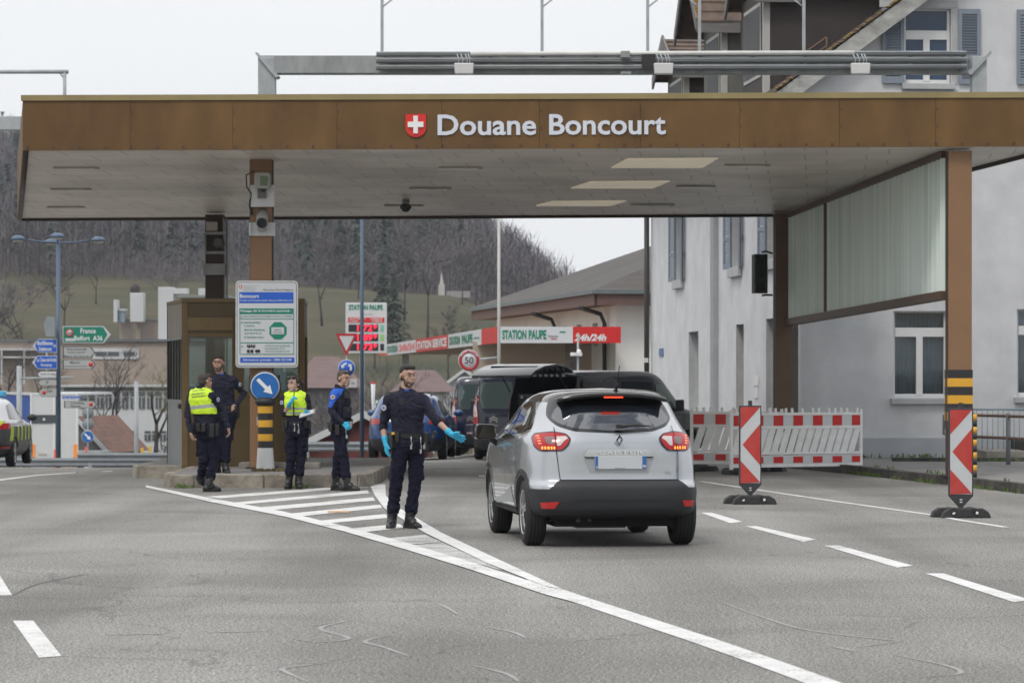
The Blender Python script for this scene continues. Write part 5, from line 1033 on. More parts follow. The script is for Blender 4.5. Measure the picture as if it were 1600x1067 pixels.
# ------------------------------------------------------------------ guard rails
def guardrail(label, x0, x1, Y, zr):
    t = thing('guard_rail', label, 'guard rail', (x0, Y, 0), group='guard rails beyond the crossing'); mb = MB(); L_ = x1-x0
    mb.prism([(-.04, .0), (.0, .05), (-.04, .1), (-.04, .13), (0, .2), (-.04, .27), (-.06, .27), (-.06, 0)], (L_, 0, 0), mat('rail grey', (.16, .18, .20), .5, var=.15), o=(0, 0, zr), U=(0, -1, 0)); mb.build('beam', t)
    x = .3
    while x < L_: MB().b2((x, .05, T(x0, Y)-.2), (x+.1, .15, zr+.25), GALD).build('post', t); x += 2.2
guardrail('grey guard rail between the trailer and the booth', -12.2, -8.9, 88, P(0, 722, 88).z); guardrail('grey guard rail between the booth and the blue post', -6.1, -3.7, 88, P(0, 705, 88).z)
guardrail('lower grey guard rail farther back beyond the trailer', -20, -9, 97, P(0, 729, 97).z)
# ------------------------------------------------------------------ trailer
t = thing('truck_trailer', 'white box trailer with orange tail markers seen from behind, blue side curtain', 'trailer', (0, 0, 0)); YT = 155.0; s_ = F/YT
x0, x1 = (47-800)/s_, (122-800)/s_; zt = CH-(617-HZ)/s_; zb = CH-(717-HZ)/s_; mb = MB(); TWH = mat('trailer white', (.60, .62, .63), .5, var=.04)
mb.b2((x0, YT, zb), (x1, YT+.15, zt), TWH)
for x in (.02, .5, .98): X = x0+(x1-x0)*x; mb.b2((X-.04, YT-.04, zb), (X+.04, YT, zt), WHT)
mb.b2((x0-.02, YT-.02, zt-.02), (x1+.02, YT+13, zt+.1), TWH); mb.b2((x0, YT+.15, zb), (x1, YT+13, zb+.15), GALD); mb.build('box_body', t, bevel=.01)
for px in (52, 118): MB().b2(((px-800)/s_-.09, YT-.05, CH-(714-HZ)/s_), ((px-800)/s_+.09, YT-.02, CH-(694-HZ)/s_), mat('orange tail marker', (.85, .25, .03), .4, var=.03, emit=.15)).build('tail_marker', t)
MB().b2(((49-800)/s_, YT-.05, CH-(661-HZ)/s_), ((88-800)/s_, YT-.02, CH-(648-HZ)/s_), mat('dark panel', (.06, .07, .08), .5)).build('dark_panel', t)
MB().cyl(((69-800)/s_, YT-.05, CH-(655-HZ)/s_), ((69-800)/s_, YT-.06, CH-(655-HZ)/s_), .07, GW).build('round_badge', t)
mb = MB(); mb.add([(x0-.0, YT+.2, zb+.05), (x0, YT+.2, zt-.02), (x0-3.1, YT+10, zt-.02), (x0-3.1, YT+10, zb+.05)], [(0, 1, 2, 3)], mat('blue tarpaulin', (.01, .07, .33), .5, vs_=1)); mb.build('side_curtain', t); MB().prism([(x0, YT), (x0+.1, YT+.2), (x0-2.9, YT+10), (x0-3.15, YT+10)], (0, 0, .12), TWH, o=(0, 0, zt), U=(1, 0, 0), V=(0, 1, 0)).build('roof_rail', t)
mb = MB()
for X in (x0+.4, x1-.4): mb.cyl((X-.28, YT+2, zb-.35), (X+.28, YT+2, zb-.35), .48, BLK, n=18)
mb.build('wheel', t); mb = MB(); mb.b2((x0+.05, YT, zb-.5), (x1-.05, YT+.1, zb-.35), GALD); mb.b2((x0+.9, YT, zb-.4), (x0+1.0, YT+.1, zb), GALD); mb.b2((x1-1, YT, zb-.4), (x1-.9, YT+.1, zb), GALD); mb.build('rear_bumper', t)
mb = MB(); 
for px in (104, 112): mb.sph(P(px, 727, YT-.02), (.1, .03, .07), mat('amber lamp', (.9, .4, .05), .4, var=0, emit=2))
mb.build('amber_lamp', t)
mb = MB(); a = P(60, 710, YT-.03); text(mb, 'CARGO', GTX, (a.x, YT-.03, a.z), .45, .12) if False else mb.box((a.x+.2, YT-.02, a.z), (.42, .01, .1), mat('number plate tint', (.42, .40, .33), .5)); mb.build('number_plate', t)
# ------------------------------------------------------------------ far buildings on the left
BEI = mat('beige render', (.37, .31, .265), .85, vs_=.3, var=.08); PW = mat('pale building white', (.56, .58, .6), .7, vs_=.4, var=.06); PG = mat('far window', (.09, .10, .11), .3, var=.2, vs_=2)
fb = thing('factory_building', 'long beige factory building with white chimney towers far on the left', 'building'); YF = 262.0; zg = -4.0
def fr(mb, x0, y0, x1, y1, mt, d=8.0, dy=0.0): a = P(x0, y1, YF); b = P(x1, y0, YF); mb.b2((a.x, YF+dy, a.z), (b.x, YF+dy+d, b.z), mt)
mb = MB(); a = P(-60, 533, YF); b = P(420, 533, YF); mb.b2((a.x, YF, zg), (b.x, YF+20, a.z), BEI); fr(mb, 180, 499, 247, 532.5, BEI, 10, 3); fr(mb, 268, 462, 345, 532.5, BEI, 12, 5); mb.build('wall', fb)
mb = MB(); fr(mb, -60, 530, 345, 534, mat('dark roof edge', (.12, .13, .14), .6), 20, -.3); fr(mb, 178, 497, 250, 499, mat('light cap', (.3, .3, .3), .7), 10, 2.8); fr(mb, 268, 459, 350, 462, mat('grey green roof edge', (.25, .29, .28), .6), 12, 4.8); mb.build('roof_edge', fb)
for r in ((175, 468, 181, 503), (201, 457, 222, 502.5), (245, 448, 269, 533), (269, 450, 291, 459), (308, 450, 330, 461)):
    mb = MB(); fr(mb, *r, PW, 1.4, 1.0); mb.build('chimney_tower', fb, bevel=.03)
mb = MB(); fr(mb, 182, 484, 191, 503, mat('blue grey vent', (.25, .31, .36), .5), 1, 1.5); fr(mb, 180.5, 482, 193, 485, PW, 1.2, 1.4); mb.build('roof_vent', fb)
mb = MB(); c_ = P(211, 452, YF+1.7); mb.sph(c_, (.45, .45, .5), mat('dark cap', (.06, .05, .05), .9), 8, 5); mb.build('chimney_cap', fb)
mb = MB(); fr(mb, 146, 544, 217, 561, PW, .1, -.1); w0 = mb.build('window', fb); mb = MB()
for x in (149, 168.5, 193): fr(mb, x, 549.5, x+18, 556, PG, .1, -.15)
mb.build('pane', w0); mb = MB(); fr(mb, 206, 513, 214, 531, mat('tan door', (.45, .38, .28), .7), .1, 2.9); mb.build('door', fb)
mb = MB()
for y in (545, 557): fr(mb, -40, y, 84, y+2.5, PW, 1.2, -1.2)
for x in (-30, 5, 40, 75): fr(mb, x, 547, x+2, 600, PW, .3, -1.2)
mb.build('balcony_rail', fb)
lb = thing('office_building', 'low pale office building with two rows of dark windows left of the booth', 'building'); YF = 208.0
mb = MB(); fr(mb, 90, 603, 330, 720, PW, 12); mb.build('wall', lb); mb = MB(); fr(mb, 88, 601.5, 332, 604.5, mat('light cornice', (.5, .52, .55), .6), 12, -.3); mb.build('cornice', lb)
for (yy, hh, xs_) in ((612, 26, range(100, 262, 13)), (673, 15, list(range(194, 212, 10))+list(range(226, 262, 12)))):
    for x in xs_: mb = MB(); fr(mb, x, yy, x+9.5, yy+hh, PG, .1, -.08); w0 = mb.build('window', lb); mb = MB(); fr(mb, x, yy+hh*.3, x+9.5, yy+hh*.3+1, PW, .05, -.14); fr(mb, x+4.3, yy+hh*.3, x+5.1, yy+hh, PW, .05, -.14); mb.build('frame', w0)
mb = MB(); fr(mb, 100, 606, 262, 610, PG, .1, -.08); mb.build('window_band', lb)
# tiled hut, houses in the middle distance
def house(name, label, px0, px1, y_eave, y_ridge, Y, wallm, roofm, ang=0.0, depth=8, zb=-4.0, over=.3, kind='side'):
    a = P(px0, y_eave, Y); b = P(px1, y_eave, Y); zr = P(0, y_ridge, Y).z; ze = a.z; w_ = b.x-a.x
    t = thing(name, label, 'house', ((a.x+b.x)/2, Y, zb), ang); ze -= zb; zr -= zb; h = MB(); h.b2((-w_/2, 0, 0), (w_/2, depth, ze), wallm)
    if kind == 'gable': h.prism([(-w_/2, ze), (w_/2, ze), (0, zr-.1)], (0, depth, 0), wallm)
    h.build('wall', t); r = MB(); n_ = 9
    if kind == 'side': slope(r, (-w_/2-over, -over, ze-.1), (w_/2+over, -over, ze-.1), (-w_/2-over, depth/2, zr), (w_/2+over, depth/2, zr), n_, roofm); slope(r, (w_/2+over, depth+over, ze-.1), (-w_/2-over, depth+over, ze-.1), (w_/2+over, depth/2, zr), (-w_/2-over, depth/2, zr), n_, roofm); r.prism([(0, ze-.1), (depth, ze-.1), (depth/2, zr-.05)], (.1, 0, 0), wallm, o=(-w_/2, 0, 0), U=(0, 1, 0)); r.prism([(0, ze-.1), (depth, ze-.1), (depth/2, zr-.05)], (-.1, 0, 0), wallm, o=(w_/2, 0, 0), U=(0, 1, 0))
    elif kind == 'hip': k = w_*.28; slope(r, (-w_/2-over, -over, ze), (w_/2+over, -over, ze), (-w_/2+k, depth/2, zr), (w_/2-k, depth/2, zr), n_, roofm); slope(r, (w_/2+over, -over, ze), (w_/2+over, depth+over, ze), (w_/2-k, depth/2, zr), (w_/2-k, depth/2, zr), n_, roofm); slope(r, (-w_/2-over, depth+over, ze), (-w_/2-over, -over, ze), (-w_/2+k, depth/2, zr), (-w_/2+k, depth/2, zr), n_, roofm); slope(r, (w_/2+over, depth+over, ze), (-w_/2-over, depth+over, ze), (w_/2-k, depth/2, zr), (-w_/2+k, depth/2, zr), n_, roofm)
    else: 
        slope(r, (-w_/2-over, depth+over, ze-.1), (-w_/2-over, -over, ze-.1), (0, depth+over, zr), (0, -over, zr), n_, roofm); slope(r, (w_/2+over, -over, ze-.1), (w_/2+over, depth+over, ze-.1), (0, -over, zr), (0, depth+over, zr), n_, roofm)
    r.build('roof', t, fixn=False)
    if kind == 'gable': m_ = MB(); 
    if kind == 'gable':
        for s2 in (-1, 1): m_.prism([(s2*(w_/2+over), ze-.35), (s2*(w_/2+over), ze-.05), (0, zr+.05), (0, zr-.25)], (0, -.05, 0), PW, o=(0, -over, 0))
        m_.build('barge_board', t)
    m2 = MB()
    for i in range(max(1, int(w_/3))): x = -w_/2+1.2+i*3.0; m2.b2((x, -.05, ze-1.9), (x+.9, -.01, ze-.7), PG) if x+.9 < w_/2 else None
    if m2.v and kind != 'gable': m2.build('window', t)
    return t
RT = mat('red brown tile', (.11, .06, .045), .85, vs_=2, col2=(.20, .105, .075), bump=.4, bs=4); RB_ = mat('brown tile', (.085, .06, .052), .85, vs_=2, col2=(.14, .1, .09)); PK = mat('faded pink tile', (.12, .08, .076), .85, vs_=1, col2=(.17, .115, .108)); DW = mat('dark wall', (.14, .13, .125), .85, var=.1); RW = mat('dark red wall', (.13, .035, .03), .8, var=.1)
house('tiled_hut', 'small hut with red brown tiled roof and pale barge boards right of the trailer', 76, 168, 704, 650, 170, DW, RT, -.22, 6, -4, .3, 'gable')
house('pink_roof_house', 'house with faded pink roof behind the gloved officer', 622, 697, 612, 578, 225, PW, PK, 0, 10, -4, .6, 'hip')
house('pink_roof_house', 'small far house whose pinkish roof shows left of the dark vans', 700, 752, 600, 576, 260, PW, PK, 0, 9, -4, .5, 'gable')
house('grey_roof_house', 'house with wide faded roof between the booth and the give way sign', 470, 560, 606, 556, 235, DW, PK, .1, 12, -4, .6, 'hip')
house('red_barn', 'dark red barn with pale sloping barge board behind the officer in profile', 470, 668, 694, 643, 125, RW, RB_, .0, 9, -3.6, .3, 'gable')
t, h = ground_post('grey_mast', 'tall grey mast left of the booth in front of the office building', 'mast', 213, 594, 150, .11, GAL)
t, h = ground_post('grey_mast', 'short grey mast with a cross arm behind the blue arrow signs', 'mast', 30, 570, 150, .14, GAL); MB().tube([(0, 0, h-.6), (2.6, 0, h-.55)], .05, GAL, n=6).build('cross_arm', t)
t = thing('yellow_equipment', 'yellow roadside frame behind the guard rail left of the booth', 'equipment', P(229, 712, 140)); YL = mat('machine yellow', (.62, .42, .03), .5)
mb = MB(); mb.box((0, 0, -.1), (.6, .3, .45), YL); mb.box((-.2, 0, .2), (.14, .1, .3), YL); mb.box((.15, 0, .25), (.12, .1, .4), YL); mb.box((-.45, 0, -.2), (.3, .1, .2), YL); mb.build('frame', t, bevel=.02)
mb = MB(); mb.b2((-.05, 0, T(-16, 140)-t.location.z-.2), (.05, .1, -.3), GALD); mb.build('leg', t)
# monument on the meadow
c_ = P(690, 447, 505); t = thing('stone_monument', 'small pale stone obelisk on the meadow edge below the wood', 'monument', (c_.x, 505, hill(c_.x, 505)-.2)); hh = c_.z-t.location.z; STM = mat('pale stone', (.48, .45, .42), .8)
s_ = F/505; mb = MB(); mb.b2((-.5, -.5, 0), (.5, .5, hh+.2), STM); mb.add([(-.32, -.32, hh+.2), (.32, -.32, hh+.2), (.32, .32, hh+.2), (-.32, .32, hh+.2), (0, 0, hh+2.5)], [(0, 1, 4), (1, 2, 4), (2, 3, 4), (3, 0, 4)], STM); mb.build('obelisk', t)
o = MB().b2((c_.x+.8, 505, hill(c_.x+2, 505)-.3), (c_.x+4.6, 505.6, hill(c_.x+2, 505)+.75), mat('pale wall stone', (.3, .29, .28), .9)).build('stone_wall'); tag(o, 'low pale stone wall running right from the obelisk', 'wall')
# ================================================================== TREES
BARK = mat('bark', (.045, .038, .034), .95, vs_=3, var=.3); TWIG = mat('bare twigs', (.075, .065, .071), .95, vs_=.3, col2=(.138, .118, .12)); TWG = mat('budding twigs', (.10, .10, .04), .95, vs_=.6, col2=(.16, .15, .07)); CON = mat('conifer green', (.022, .04, .025), .9, vs_=.8, col2=(.045, .07, .04))
def bare_tree(name, label, x, y, z, H, seed, tw=TWIG, spread=.55, lev=5, r0=None, group=None, dens=3, mw=.012):
    random.seed(seed); t = thing(name, label, 'tree', (x, y, z), random.random()*6, group); tr = MB(); cr2 = MB(); r0 = r0 or H*.022
    def grow(p, d, L_, r, k):
        n_ = 3; pts = [p]; q_ = p
        for i in range(n_): gs = .12 if k else .035; d = (d+Vector((random.gauss(0, gs), random.gauss(0, gs), random.gauss(.04, .08)))).normalized(); q_ = q_+d*L_/n_; pts.append(q_)
        mb_ = tr if k <= 1 else cr2
        if k <= 2: mb_.tube(pts, r, BARK if k <= 1 else tw, n=5 if k <= 1 else 3, radii=[r*(1-.45*i/n_) for i in range(n_+1)])
        else:
            u = d.orthogonal().normalized()*max(r, mw)
            for i in range(n_): w1 = u*(1-.3*i); cr2.add([pts[i]-w1, pts[i]+w1, pts[i+1]+w1*.7, pts[i+1]-w1*.7], [(0, 1, 2, 3)], tw)
        if k >= lev: return
        for i in range(dens+(1 if k > 1 else 0)):
            s_ = pts[random.choice((1, 2, 3, 3)) if k else random.choice((2, 3, 3))]; a = random.uniform(0, 2*pi); u = d.orthogonal().normalized(); v = d.cross(u); nd = (d+(u*cos(a)+v*sin(a))*random.uniform(.4, 1.0)*spread*1.6+Vector((0, 0, .12))).normalized(); grow(s_, nd, L_*random.uniform(.55, .8), r*.52, k+1)
    grow(Vector((0, 0, -.3)), Vector((0, 0, 1)), H*.36, r0, 0); tr.build('trunk', t, fixn=False); cr2.build('crown', t, fixn=False); return t
def hz(px, Y): x = (px-800)/F*Y; return x, Y, hill(x, Y)
for i, (px, Y, H, lab) in enumerate(((503, 420, 15, 'tall bare tree alone on the meadow right of the border sign'), (668, 400, 17, 'wide bare tree on the slope right of the price sign'), (632, 430, 13, 'slender bare tree directly right of the price sign top'), (722, 470, 9, 'small bare tree right of the obelisk wall'), (744, 455, 11, 'bare round tree beside the pale post at the meadow top'), (36, 330, 15, 'bare tree on the far left meadow, left of the lamp post'), (100, 400, 13, 'bare tree on the meadow right of the lamp post'), (8, 300, 12, 'brown bare tree at the left edge of the picture'), (560, 470, 11, 'bare tree at the foot of the wood left of the blue post'), (585, 350, 8, 'low spreading bare tree behind the price sign'), (150, 450, 10, 'bare tree at the foot of the wood above the white chimney'), (262, 430, 11, 'bare tree above the white tower left of the booth'), (440, 450, 12, 'bare tree just right of the light brown column'), (700, 330, 8, 'low bare tree above the red station panel'))):
    bare_tree('bare_tree', lab, *hz(px, Y), H, 20+i, group='bare trees on the meadow', r0=.2 if i < 3 else .13, mw=.04, spread=.7)
for i, (px, Y, H, lab, tw) in enumerate(((178, 190, 8, 'pollarded bare tree with forked trunk before the office building', TWIG), (243, 190, 8.5, 'bare tree just left of the booth before the office building', TWG), (150, 185, 4.0, 'greenish budding shrub right of the trailer', TWG), (14, 230, 9.5, 'brown bushy bare tree above the police car', TWIG), (56, 240, 8, 'brown bare tree left of the direction signs', TWIG), (205, 178, 2.6, 'low brown shrub behind the tiled hut', TWIG), (258, 176, 3.0, 'low brown shrub at the left side of the booth', TWIG))):
    x = (px-800)/F*Y; bare_tree('bare_tree' if H > 4.5 else 'bare_shrub', lab, x, Y, -3.7, H, 50+i, tw, .6, 5)
for i, (px, Y, H, lab) in enumerate(((540, 170, 6.0, 'dense bare tree behind the give way sign'), (605, 180, 6.5, 'bare tree under the left end of the filling station canopy'), (655, 190, 5.5, 'bare tree above the gloved officer head'), (715, 185, 5.2, 'bare tree left of the 50 sign'), (575, 160, 4.0, 'low shrub right of the blue post'))):
    x = (px-800)/F*Y; bare_tree('bare_tree', lab, x, Y, -3.6, H, 70+i, TWIG, .7, 5)
def conifer(name, label, x, y, z, H, R_, seed, group=None):
    random.seed(seed); t = thing(name, label, 'tree', (x, y, z), 0, group); MB().cyl((0, 0, -.3), (0, 0, H*.95), H*.014, BARK, r1=.03, n=6).build('trunk', t); c = MB()
    for i in range(900):
        h = random.random()**.8; rr = R_*(1-h)**.85*random.uniform(.25, 1.08)*(1+.25*sin(h*40)); a = random.uniform(0, 2*pi); p = Vector((cos(a)*rr, sin(a)*rr, H*(.08+.92*h)-rr*.22)); d = Vector((cos(a), sin(a), -.25)); s_ = random.uniform(.35, .8)*(.5+.5*(1-h)); w_ = Vector((-sin(a), cos(a), random.uniform(-.3, .3)))*s_*.5
        c.add([p-d*s_*.6, p+w_-Vector((0, 0, .1)), p+d*s_*.7-Vector((0, 0, .15)), p-w_-Vector((0, 0, .1))], [(0, 1, 2, 3)], CON)
    c.build('crown', t, fixn=False); return t
for i, (px, Y, H, R_, lab) in enumerate(((491, 560, 20, 4.2, 'dark tall conifer in the wood right of the front column'), (470, 600, 18, 3.6, 'dark conifer beside the brown column, left of the taller one'), (680, 560, 22, 3.8, 'tall dark conifer in the wood above the obelisk'), (692, 600, 21, 3.5, 'slim dark conifer just right of the tallest one above the obelisk'), (755, 690, 17, 4.0, 'rounded conifer on the skyline left of the pale post'), (615, 380, 9.5, 2.6, 'dark green spruce on the meadow right of the price sign'), (598, 400, 10, 2.4, 'dark green spruce partly behind the price sign'), (62, 620, 19, 4, 'dark conifer at the far left above the meadow'), (600, 640, 16, 3.6, 'dim conifer in the wood right of the thin blue post'))):
    conifer('conifer', lab, *hz(px, Y), H, R_, 90+i, 'conifers of the far hillside')
# the wood: one mass of bare trees
def wood():
    rng = np.random.default_rng(3); V = []; Fc = []; MI = []; k = 0; n_t = 0
    def add(v, mi):
        nonlocal k
        V.append(v); m = len(v)//4 if False else None
    pts = []
    rowy = 505
    while rowy < 960:
        x = -rowy*.185
        while x < rowy*.075: pts.append((x+rng.uniform(-1.5, 1.5), rowy+rng.uniform(-2.5, 2.5))); x += 2.9 if rowy < 540 or rowy > 780 else 3.8
        rowy += 5 if rowy < 545 else (8 if rowy < 780 else 6.5)
    verts = []; faces = []; mis = []
    for (x, y) in pts:
        edge = 512+18*noise.noise(Vector((x*.03, 3, 0)))
        if y < edge: continue
        z = hill(x, y); H = rng.uniform(10, 16)*(1 if y > 545 else .85); con = not (x > -4 or (x > -14 and y > 620)) and rng.random() < (.10 if noise.noise(Vector((x*.02, y*.02, 5))) < .1 else .32)
        mi = 1 if con else 0; nb = 80 if con else 62
        if not con:
            w_ = .07+.006*H; k = len(verts); verts += [(x-w_, y, z-.5), (x+w_, y, z-.5), (x+w_*.3, y, z+H*.8), (x-w_*.3, y, z+H*.8)]; faces.append((k, k+1, k+2, k+3)); mis.append(2)
        h = rng.random(nb); a = rng.uniform(0, 2*pi, nb)
        for i in range(nb):
            if con: rr = 2.9*(1-h[i])**.8*rng.uniform(.3, 1); c = np.array([x+cos(a[i])*rr, y+sin(a[i])*rr, z+H*(.12+.95*h[i])]); d = np.array([cos(a[i])*.8, sin(a[i])*.8, -.4]); w_ = .45
            else: hh = .12+.88*h[i]**.8; rr = 2.6*sin(pi*min(1, (hh-.1)*.95))**.7*rng.uniform(.1, 1); c = np.array([x+cos(a[i])*rr, y+sin(a[i])*rr, z+H*hh]); d = np.array([cos(a[i])*.7, sin(a[i])*.7, rng.uniform(.6, 1.6)])*rng.uniform(.5, 1.1); w_ = rng.uniform(.05, .12)
            k = len(verts); u = np.array([-sin(a[i]), cos(a[i]), 0])*w_; verts += [tuple(c-d-u), tuple(c-d+u), tuple(c+d)]; faces.append((k, k+1, k+2)); mis.append(mi)
    mb = MB(); mb.v = verts; mb.f = faces; mb.mi = mis; mb.sm = [False]*len(faces); mb.ms = [TWIG, CON, BARK]; o = mb.build('bare_wood', fixn=False); tag(o, 'grey brown bare wood covering the far hillside', 'wood', kind='stuff'); print('wood', len(pts), len(faces))
wood()
# brambles and hedge bands in the valley
def thicket(name, label, px0, px1, Y0, Y1, h, n_, seed, mt, zf=None):
    random.seed(seed); mb = MB()
    for i in range(n_):
        Y = random.uniform(Y0, Y1); x = (random.uniform(px0, px1)-800)/F*Y; z = hill(x, Y) if Y > 175 else T(x, Y)-.1
        c = Vector((x, Y, z+random.random()**1.5*h)); d = Vector((random.gauss(0, .3), random.gauss(0, .3), random.uniform(.3, .8)))*random.uniform(.3, .9); u = Vector((random.uniform(.015, .05), 0, random.uniform(-.02, .02))); mb.add([c-d-u, c-d+u, c+d], [(0, 1, 2)], mt)
    o = mb.build(name, fixn=False); tag(o, label, 'scrub', kind='stuff')
thicket('scrub', 'brown scrub in the valley behind the houses', 400, 800, 200, 300, 4.2, 9000, 5, TWIG); thicket('scrub', 'brown scrub below the far left meadow', -20, 330, 270, 340, 3.0, 7000, 6, TWIG); thicket('scrub', 'dense brushwood along the foot of the wood', -20, 830, 505, 535, 4.5, 22000, 7, TWIG)
# ================================================================== VEHICLES
PSIL = mat('silver car paint', (.44, .46, .49), .24, metal=.55, var=.02, coat=.8); PBLK = mat('gloss black', (.006, .006, .007), .06, var=0, coat=.6); PLAS = mat('grey bumper plastic', (.017, .018, .022), .55, var=.1, bump=.1, bs=300); TYRE = mat('tyre rubber', (.013, .013, .014), .75, var=.15, vs_=20); GAP = mat('panel gap', (.004, .004, .004), .9, var=0)
CGL = mat('tinted car glass', (.008, .010, .012), .03, var=0, spec=.8); CHR = mat('chrome', (.55, .56, .57), .15, metal=1, var=0); TL = mat('tail lamp red', (.36, .004, .008), .12, var=0, coat=.25, emit=.10); TLD = mat('unlit tail lamp red', (.33, .01, .012), .15, var=0, coat=.5); TLC = mat('tail lamp clear', (.55, .5, .5), .12, var=0, coat=.5); AMB = mat('glowing filament amber', (1, .35, .05), .3, var=0, emit=1.2); STOP = mat('lit stop lamp', (1, .06, .02), .3, var=0, emit=1.8)
RIM = mat('alloy rim', (.62, .63, .64), .28, metal=.9, var=.03); RIMD = mat('dark rim', (.02, .02, .022), .4)
def pchip(x, y, q_):
    x = np.array(x, float); y = np.array(y, float); h = np.diff(x); d = np.diff(y)/h; m = np.zeros(len(x)); m[0] = d[0]; m[-1] = d[-1]
    for i in range(1, len(x)-1):
        m[i] = 0 if d[i-1]*d[i] <= 0 else (h[i-1]+h[i])*3/((2*h[i]+h[i-1])/d[i-1]+(h[i]+2*h[i-1])/d[i])
    i = np.clip(np.searchsorted(x, q_)-1, 0, len(x)-2); t = (q_-x[i])/h[i]
    return y[i]*(1+2*t)*(1-t)**2+h[i]*m[i]*t*(1-t)**2+y[i+1]*t*t*(3-2*t)+h[i]*m[i+1]*t*t*(t-1)
def tl_(nq=22):
    f = [q**2.6/(q**2.6+(1-q)**2.6) for q in [i/nq for i in range(nq)]]; return [pi/2*(k+v) for k in range(4) for v in f]
def shell(rings, cols, zcol, nz_=56):
    """closed body lofted through plan-view rings; rings (z, y_rear, y_front, halfwidth, exponent); cols(z) -> material"""
    R_ = np.array(rings, float); zs = np.linspace(R_[0, 0], R_[-1, 0], nz_); zs = np.unique(np.concatenate([zs, R_[-1, 0]-(R_[-1, 0]-R_[-3, 0])*np.linspace(0, 1, 10)**2]))
    par = [pchip(R_[:, 0], R_[:, k], zs) for k in (1, 2, 3, 4)]; ts = tl_(); n = len(ts); mb = MB(); V = []
    for j, z in enumerate(zs):
        yr, yf, w_, e = (p[j] for p in par)
        for t in ts:
            c_, s_ = cos(t), sin(t); V.append((w_*math.copysign(abs(c_)**(2/e), c_), (yr+yf)/2+(yf-yr)/2*math.copysign(abs(s_)**(2/e), s_), z))
    mb.v = V
    for j in range(len(zs)-1):
        mt = mb.m(cols((zs[j]+zs[j+1])/2))
        for i in range(n): mb.f.append((j*n+i, j*n+(i+1) % n, (j+1)*n+(i+1) % n, (j+1)*n+i)); mb.mi.append(mt); mb.sm.append(True)
    mb.f.append(tuple(reversed(range(n)))); mb.mi.append(mb.m(cols(zs[0]))); mb.sm.append(False)
    # dome the top
    k = (len(zs)-1)*n; c_ = len(mb.v); yr, yf = par[0][-1], par[1][-1]; mb.v.append((0, (yr+yf)/2, zs[-1]+.012)); mt = mb.m(cols(zs[-1]))
    for i in range(n): mb.f.append((k+i, k+(i+1) % n, c_)); mb.mi.append(mt); mb.sm.append(True)
    return mb
def cut(o, cutter):
    m_ = o.modifiers.new('b', 'BOOLEAN'); m_.object = cutter; m_.operation = 'DIFFERENCE'; m_.solver = 'EXACT'; bake(o); me = cutter.data; bpy.data.objects.remove(cutter); bpy.data.meshes.remove(me)
def bvh_of(o): return BVHTree.FromPolygons([v.co.copy() for v in o.data.vertices], [tuple(p.vertices) for p in o.data.polygons])
def decal(bv, pts, view, off, mt, name, parent, step=.035):
    """thin shell lying on the body: outline in the given elevation pressed onto the surface"""
    bm = bmesh.new()
    vs = [bm.verts.new((p[0], p[1], 0)) for p in pts]; f = bm.faces.new(vs); bmesh.ops.triangulate(bm, faces=[f])
    xs_ = [p[0] for p in pts]; ys_ = [p[1] for p in pts]
    for ax, lo, hi in ((0, min(xs_), max(xs_)), (1, min(ys_), max(ys_))):
        k = int((hi-lo)/step)
        for i in range(1, k+1):
            co = [0, 0, 0]; no = [0, 0, 0]; co[ax] = lo+i*step; no[ax] = 1
            if co[ax] < hi-1e-5: bmesh.ops.bisect_plane(bm, geom=bm.verts[:]+bm.edges[:]+bm.faces[:], plane_co=co, plane_no=no)
    for v in bm.verts:
        a, b = v.co.x, v.co.y
        if view == 'rear': o_, d = Vector((a, -3, b)), Vector((0, 1, 0))
        elif view == 'front': o_, d = Vector((a, 9, b)), Vector((0, -1, 0))
        elif view == 'left': o_, d = Vector((-3, a, b)), Vector((1, 0, 0))
        elif view == 'right': o_, d = Vector((3, a, b)), Vector((-1, 0, 0))
        elif view == 'top': o_, d = Vector((a, b, 4)), Vector((0, 0, -1))
        h = bv.ray_cast(o_, d)
        if h[0] is None: h = bv.find_nearest(o_+d*3)
        nrm = h[1] if h[1].dot(d) < 0 else -h[1]
        v.co = h[0]+nrm*off
    me = bpy.data.meshes.new(name); bm.to_mesh(me); bm.free(); me.materials.append(mt)
    for p in me.polygons: p.use_smooth = True
    o = bpy.data.objects.new(name, me); C.objects.link(o); o.parent = parent; return o
def dline(pts, w_):                            # outline of a thin strip along a polyline
    a = []; b = []
    for i, p in enumerate(pts):
        d = Vector(pts[min(i+1, len(pts)-1)])-Vector(pts[max(i-1, 0)]); d.normalize(); n = Vector((-d.y, d.x))*w_/2; a.append((p[0]+n.x, p[1]+n.y)); b.append((p[0]-n.x, p[1]-n.y))
    return a+list(reversed(b))
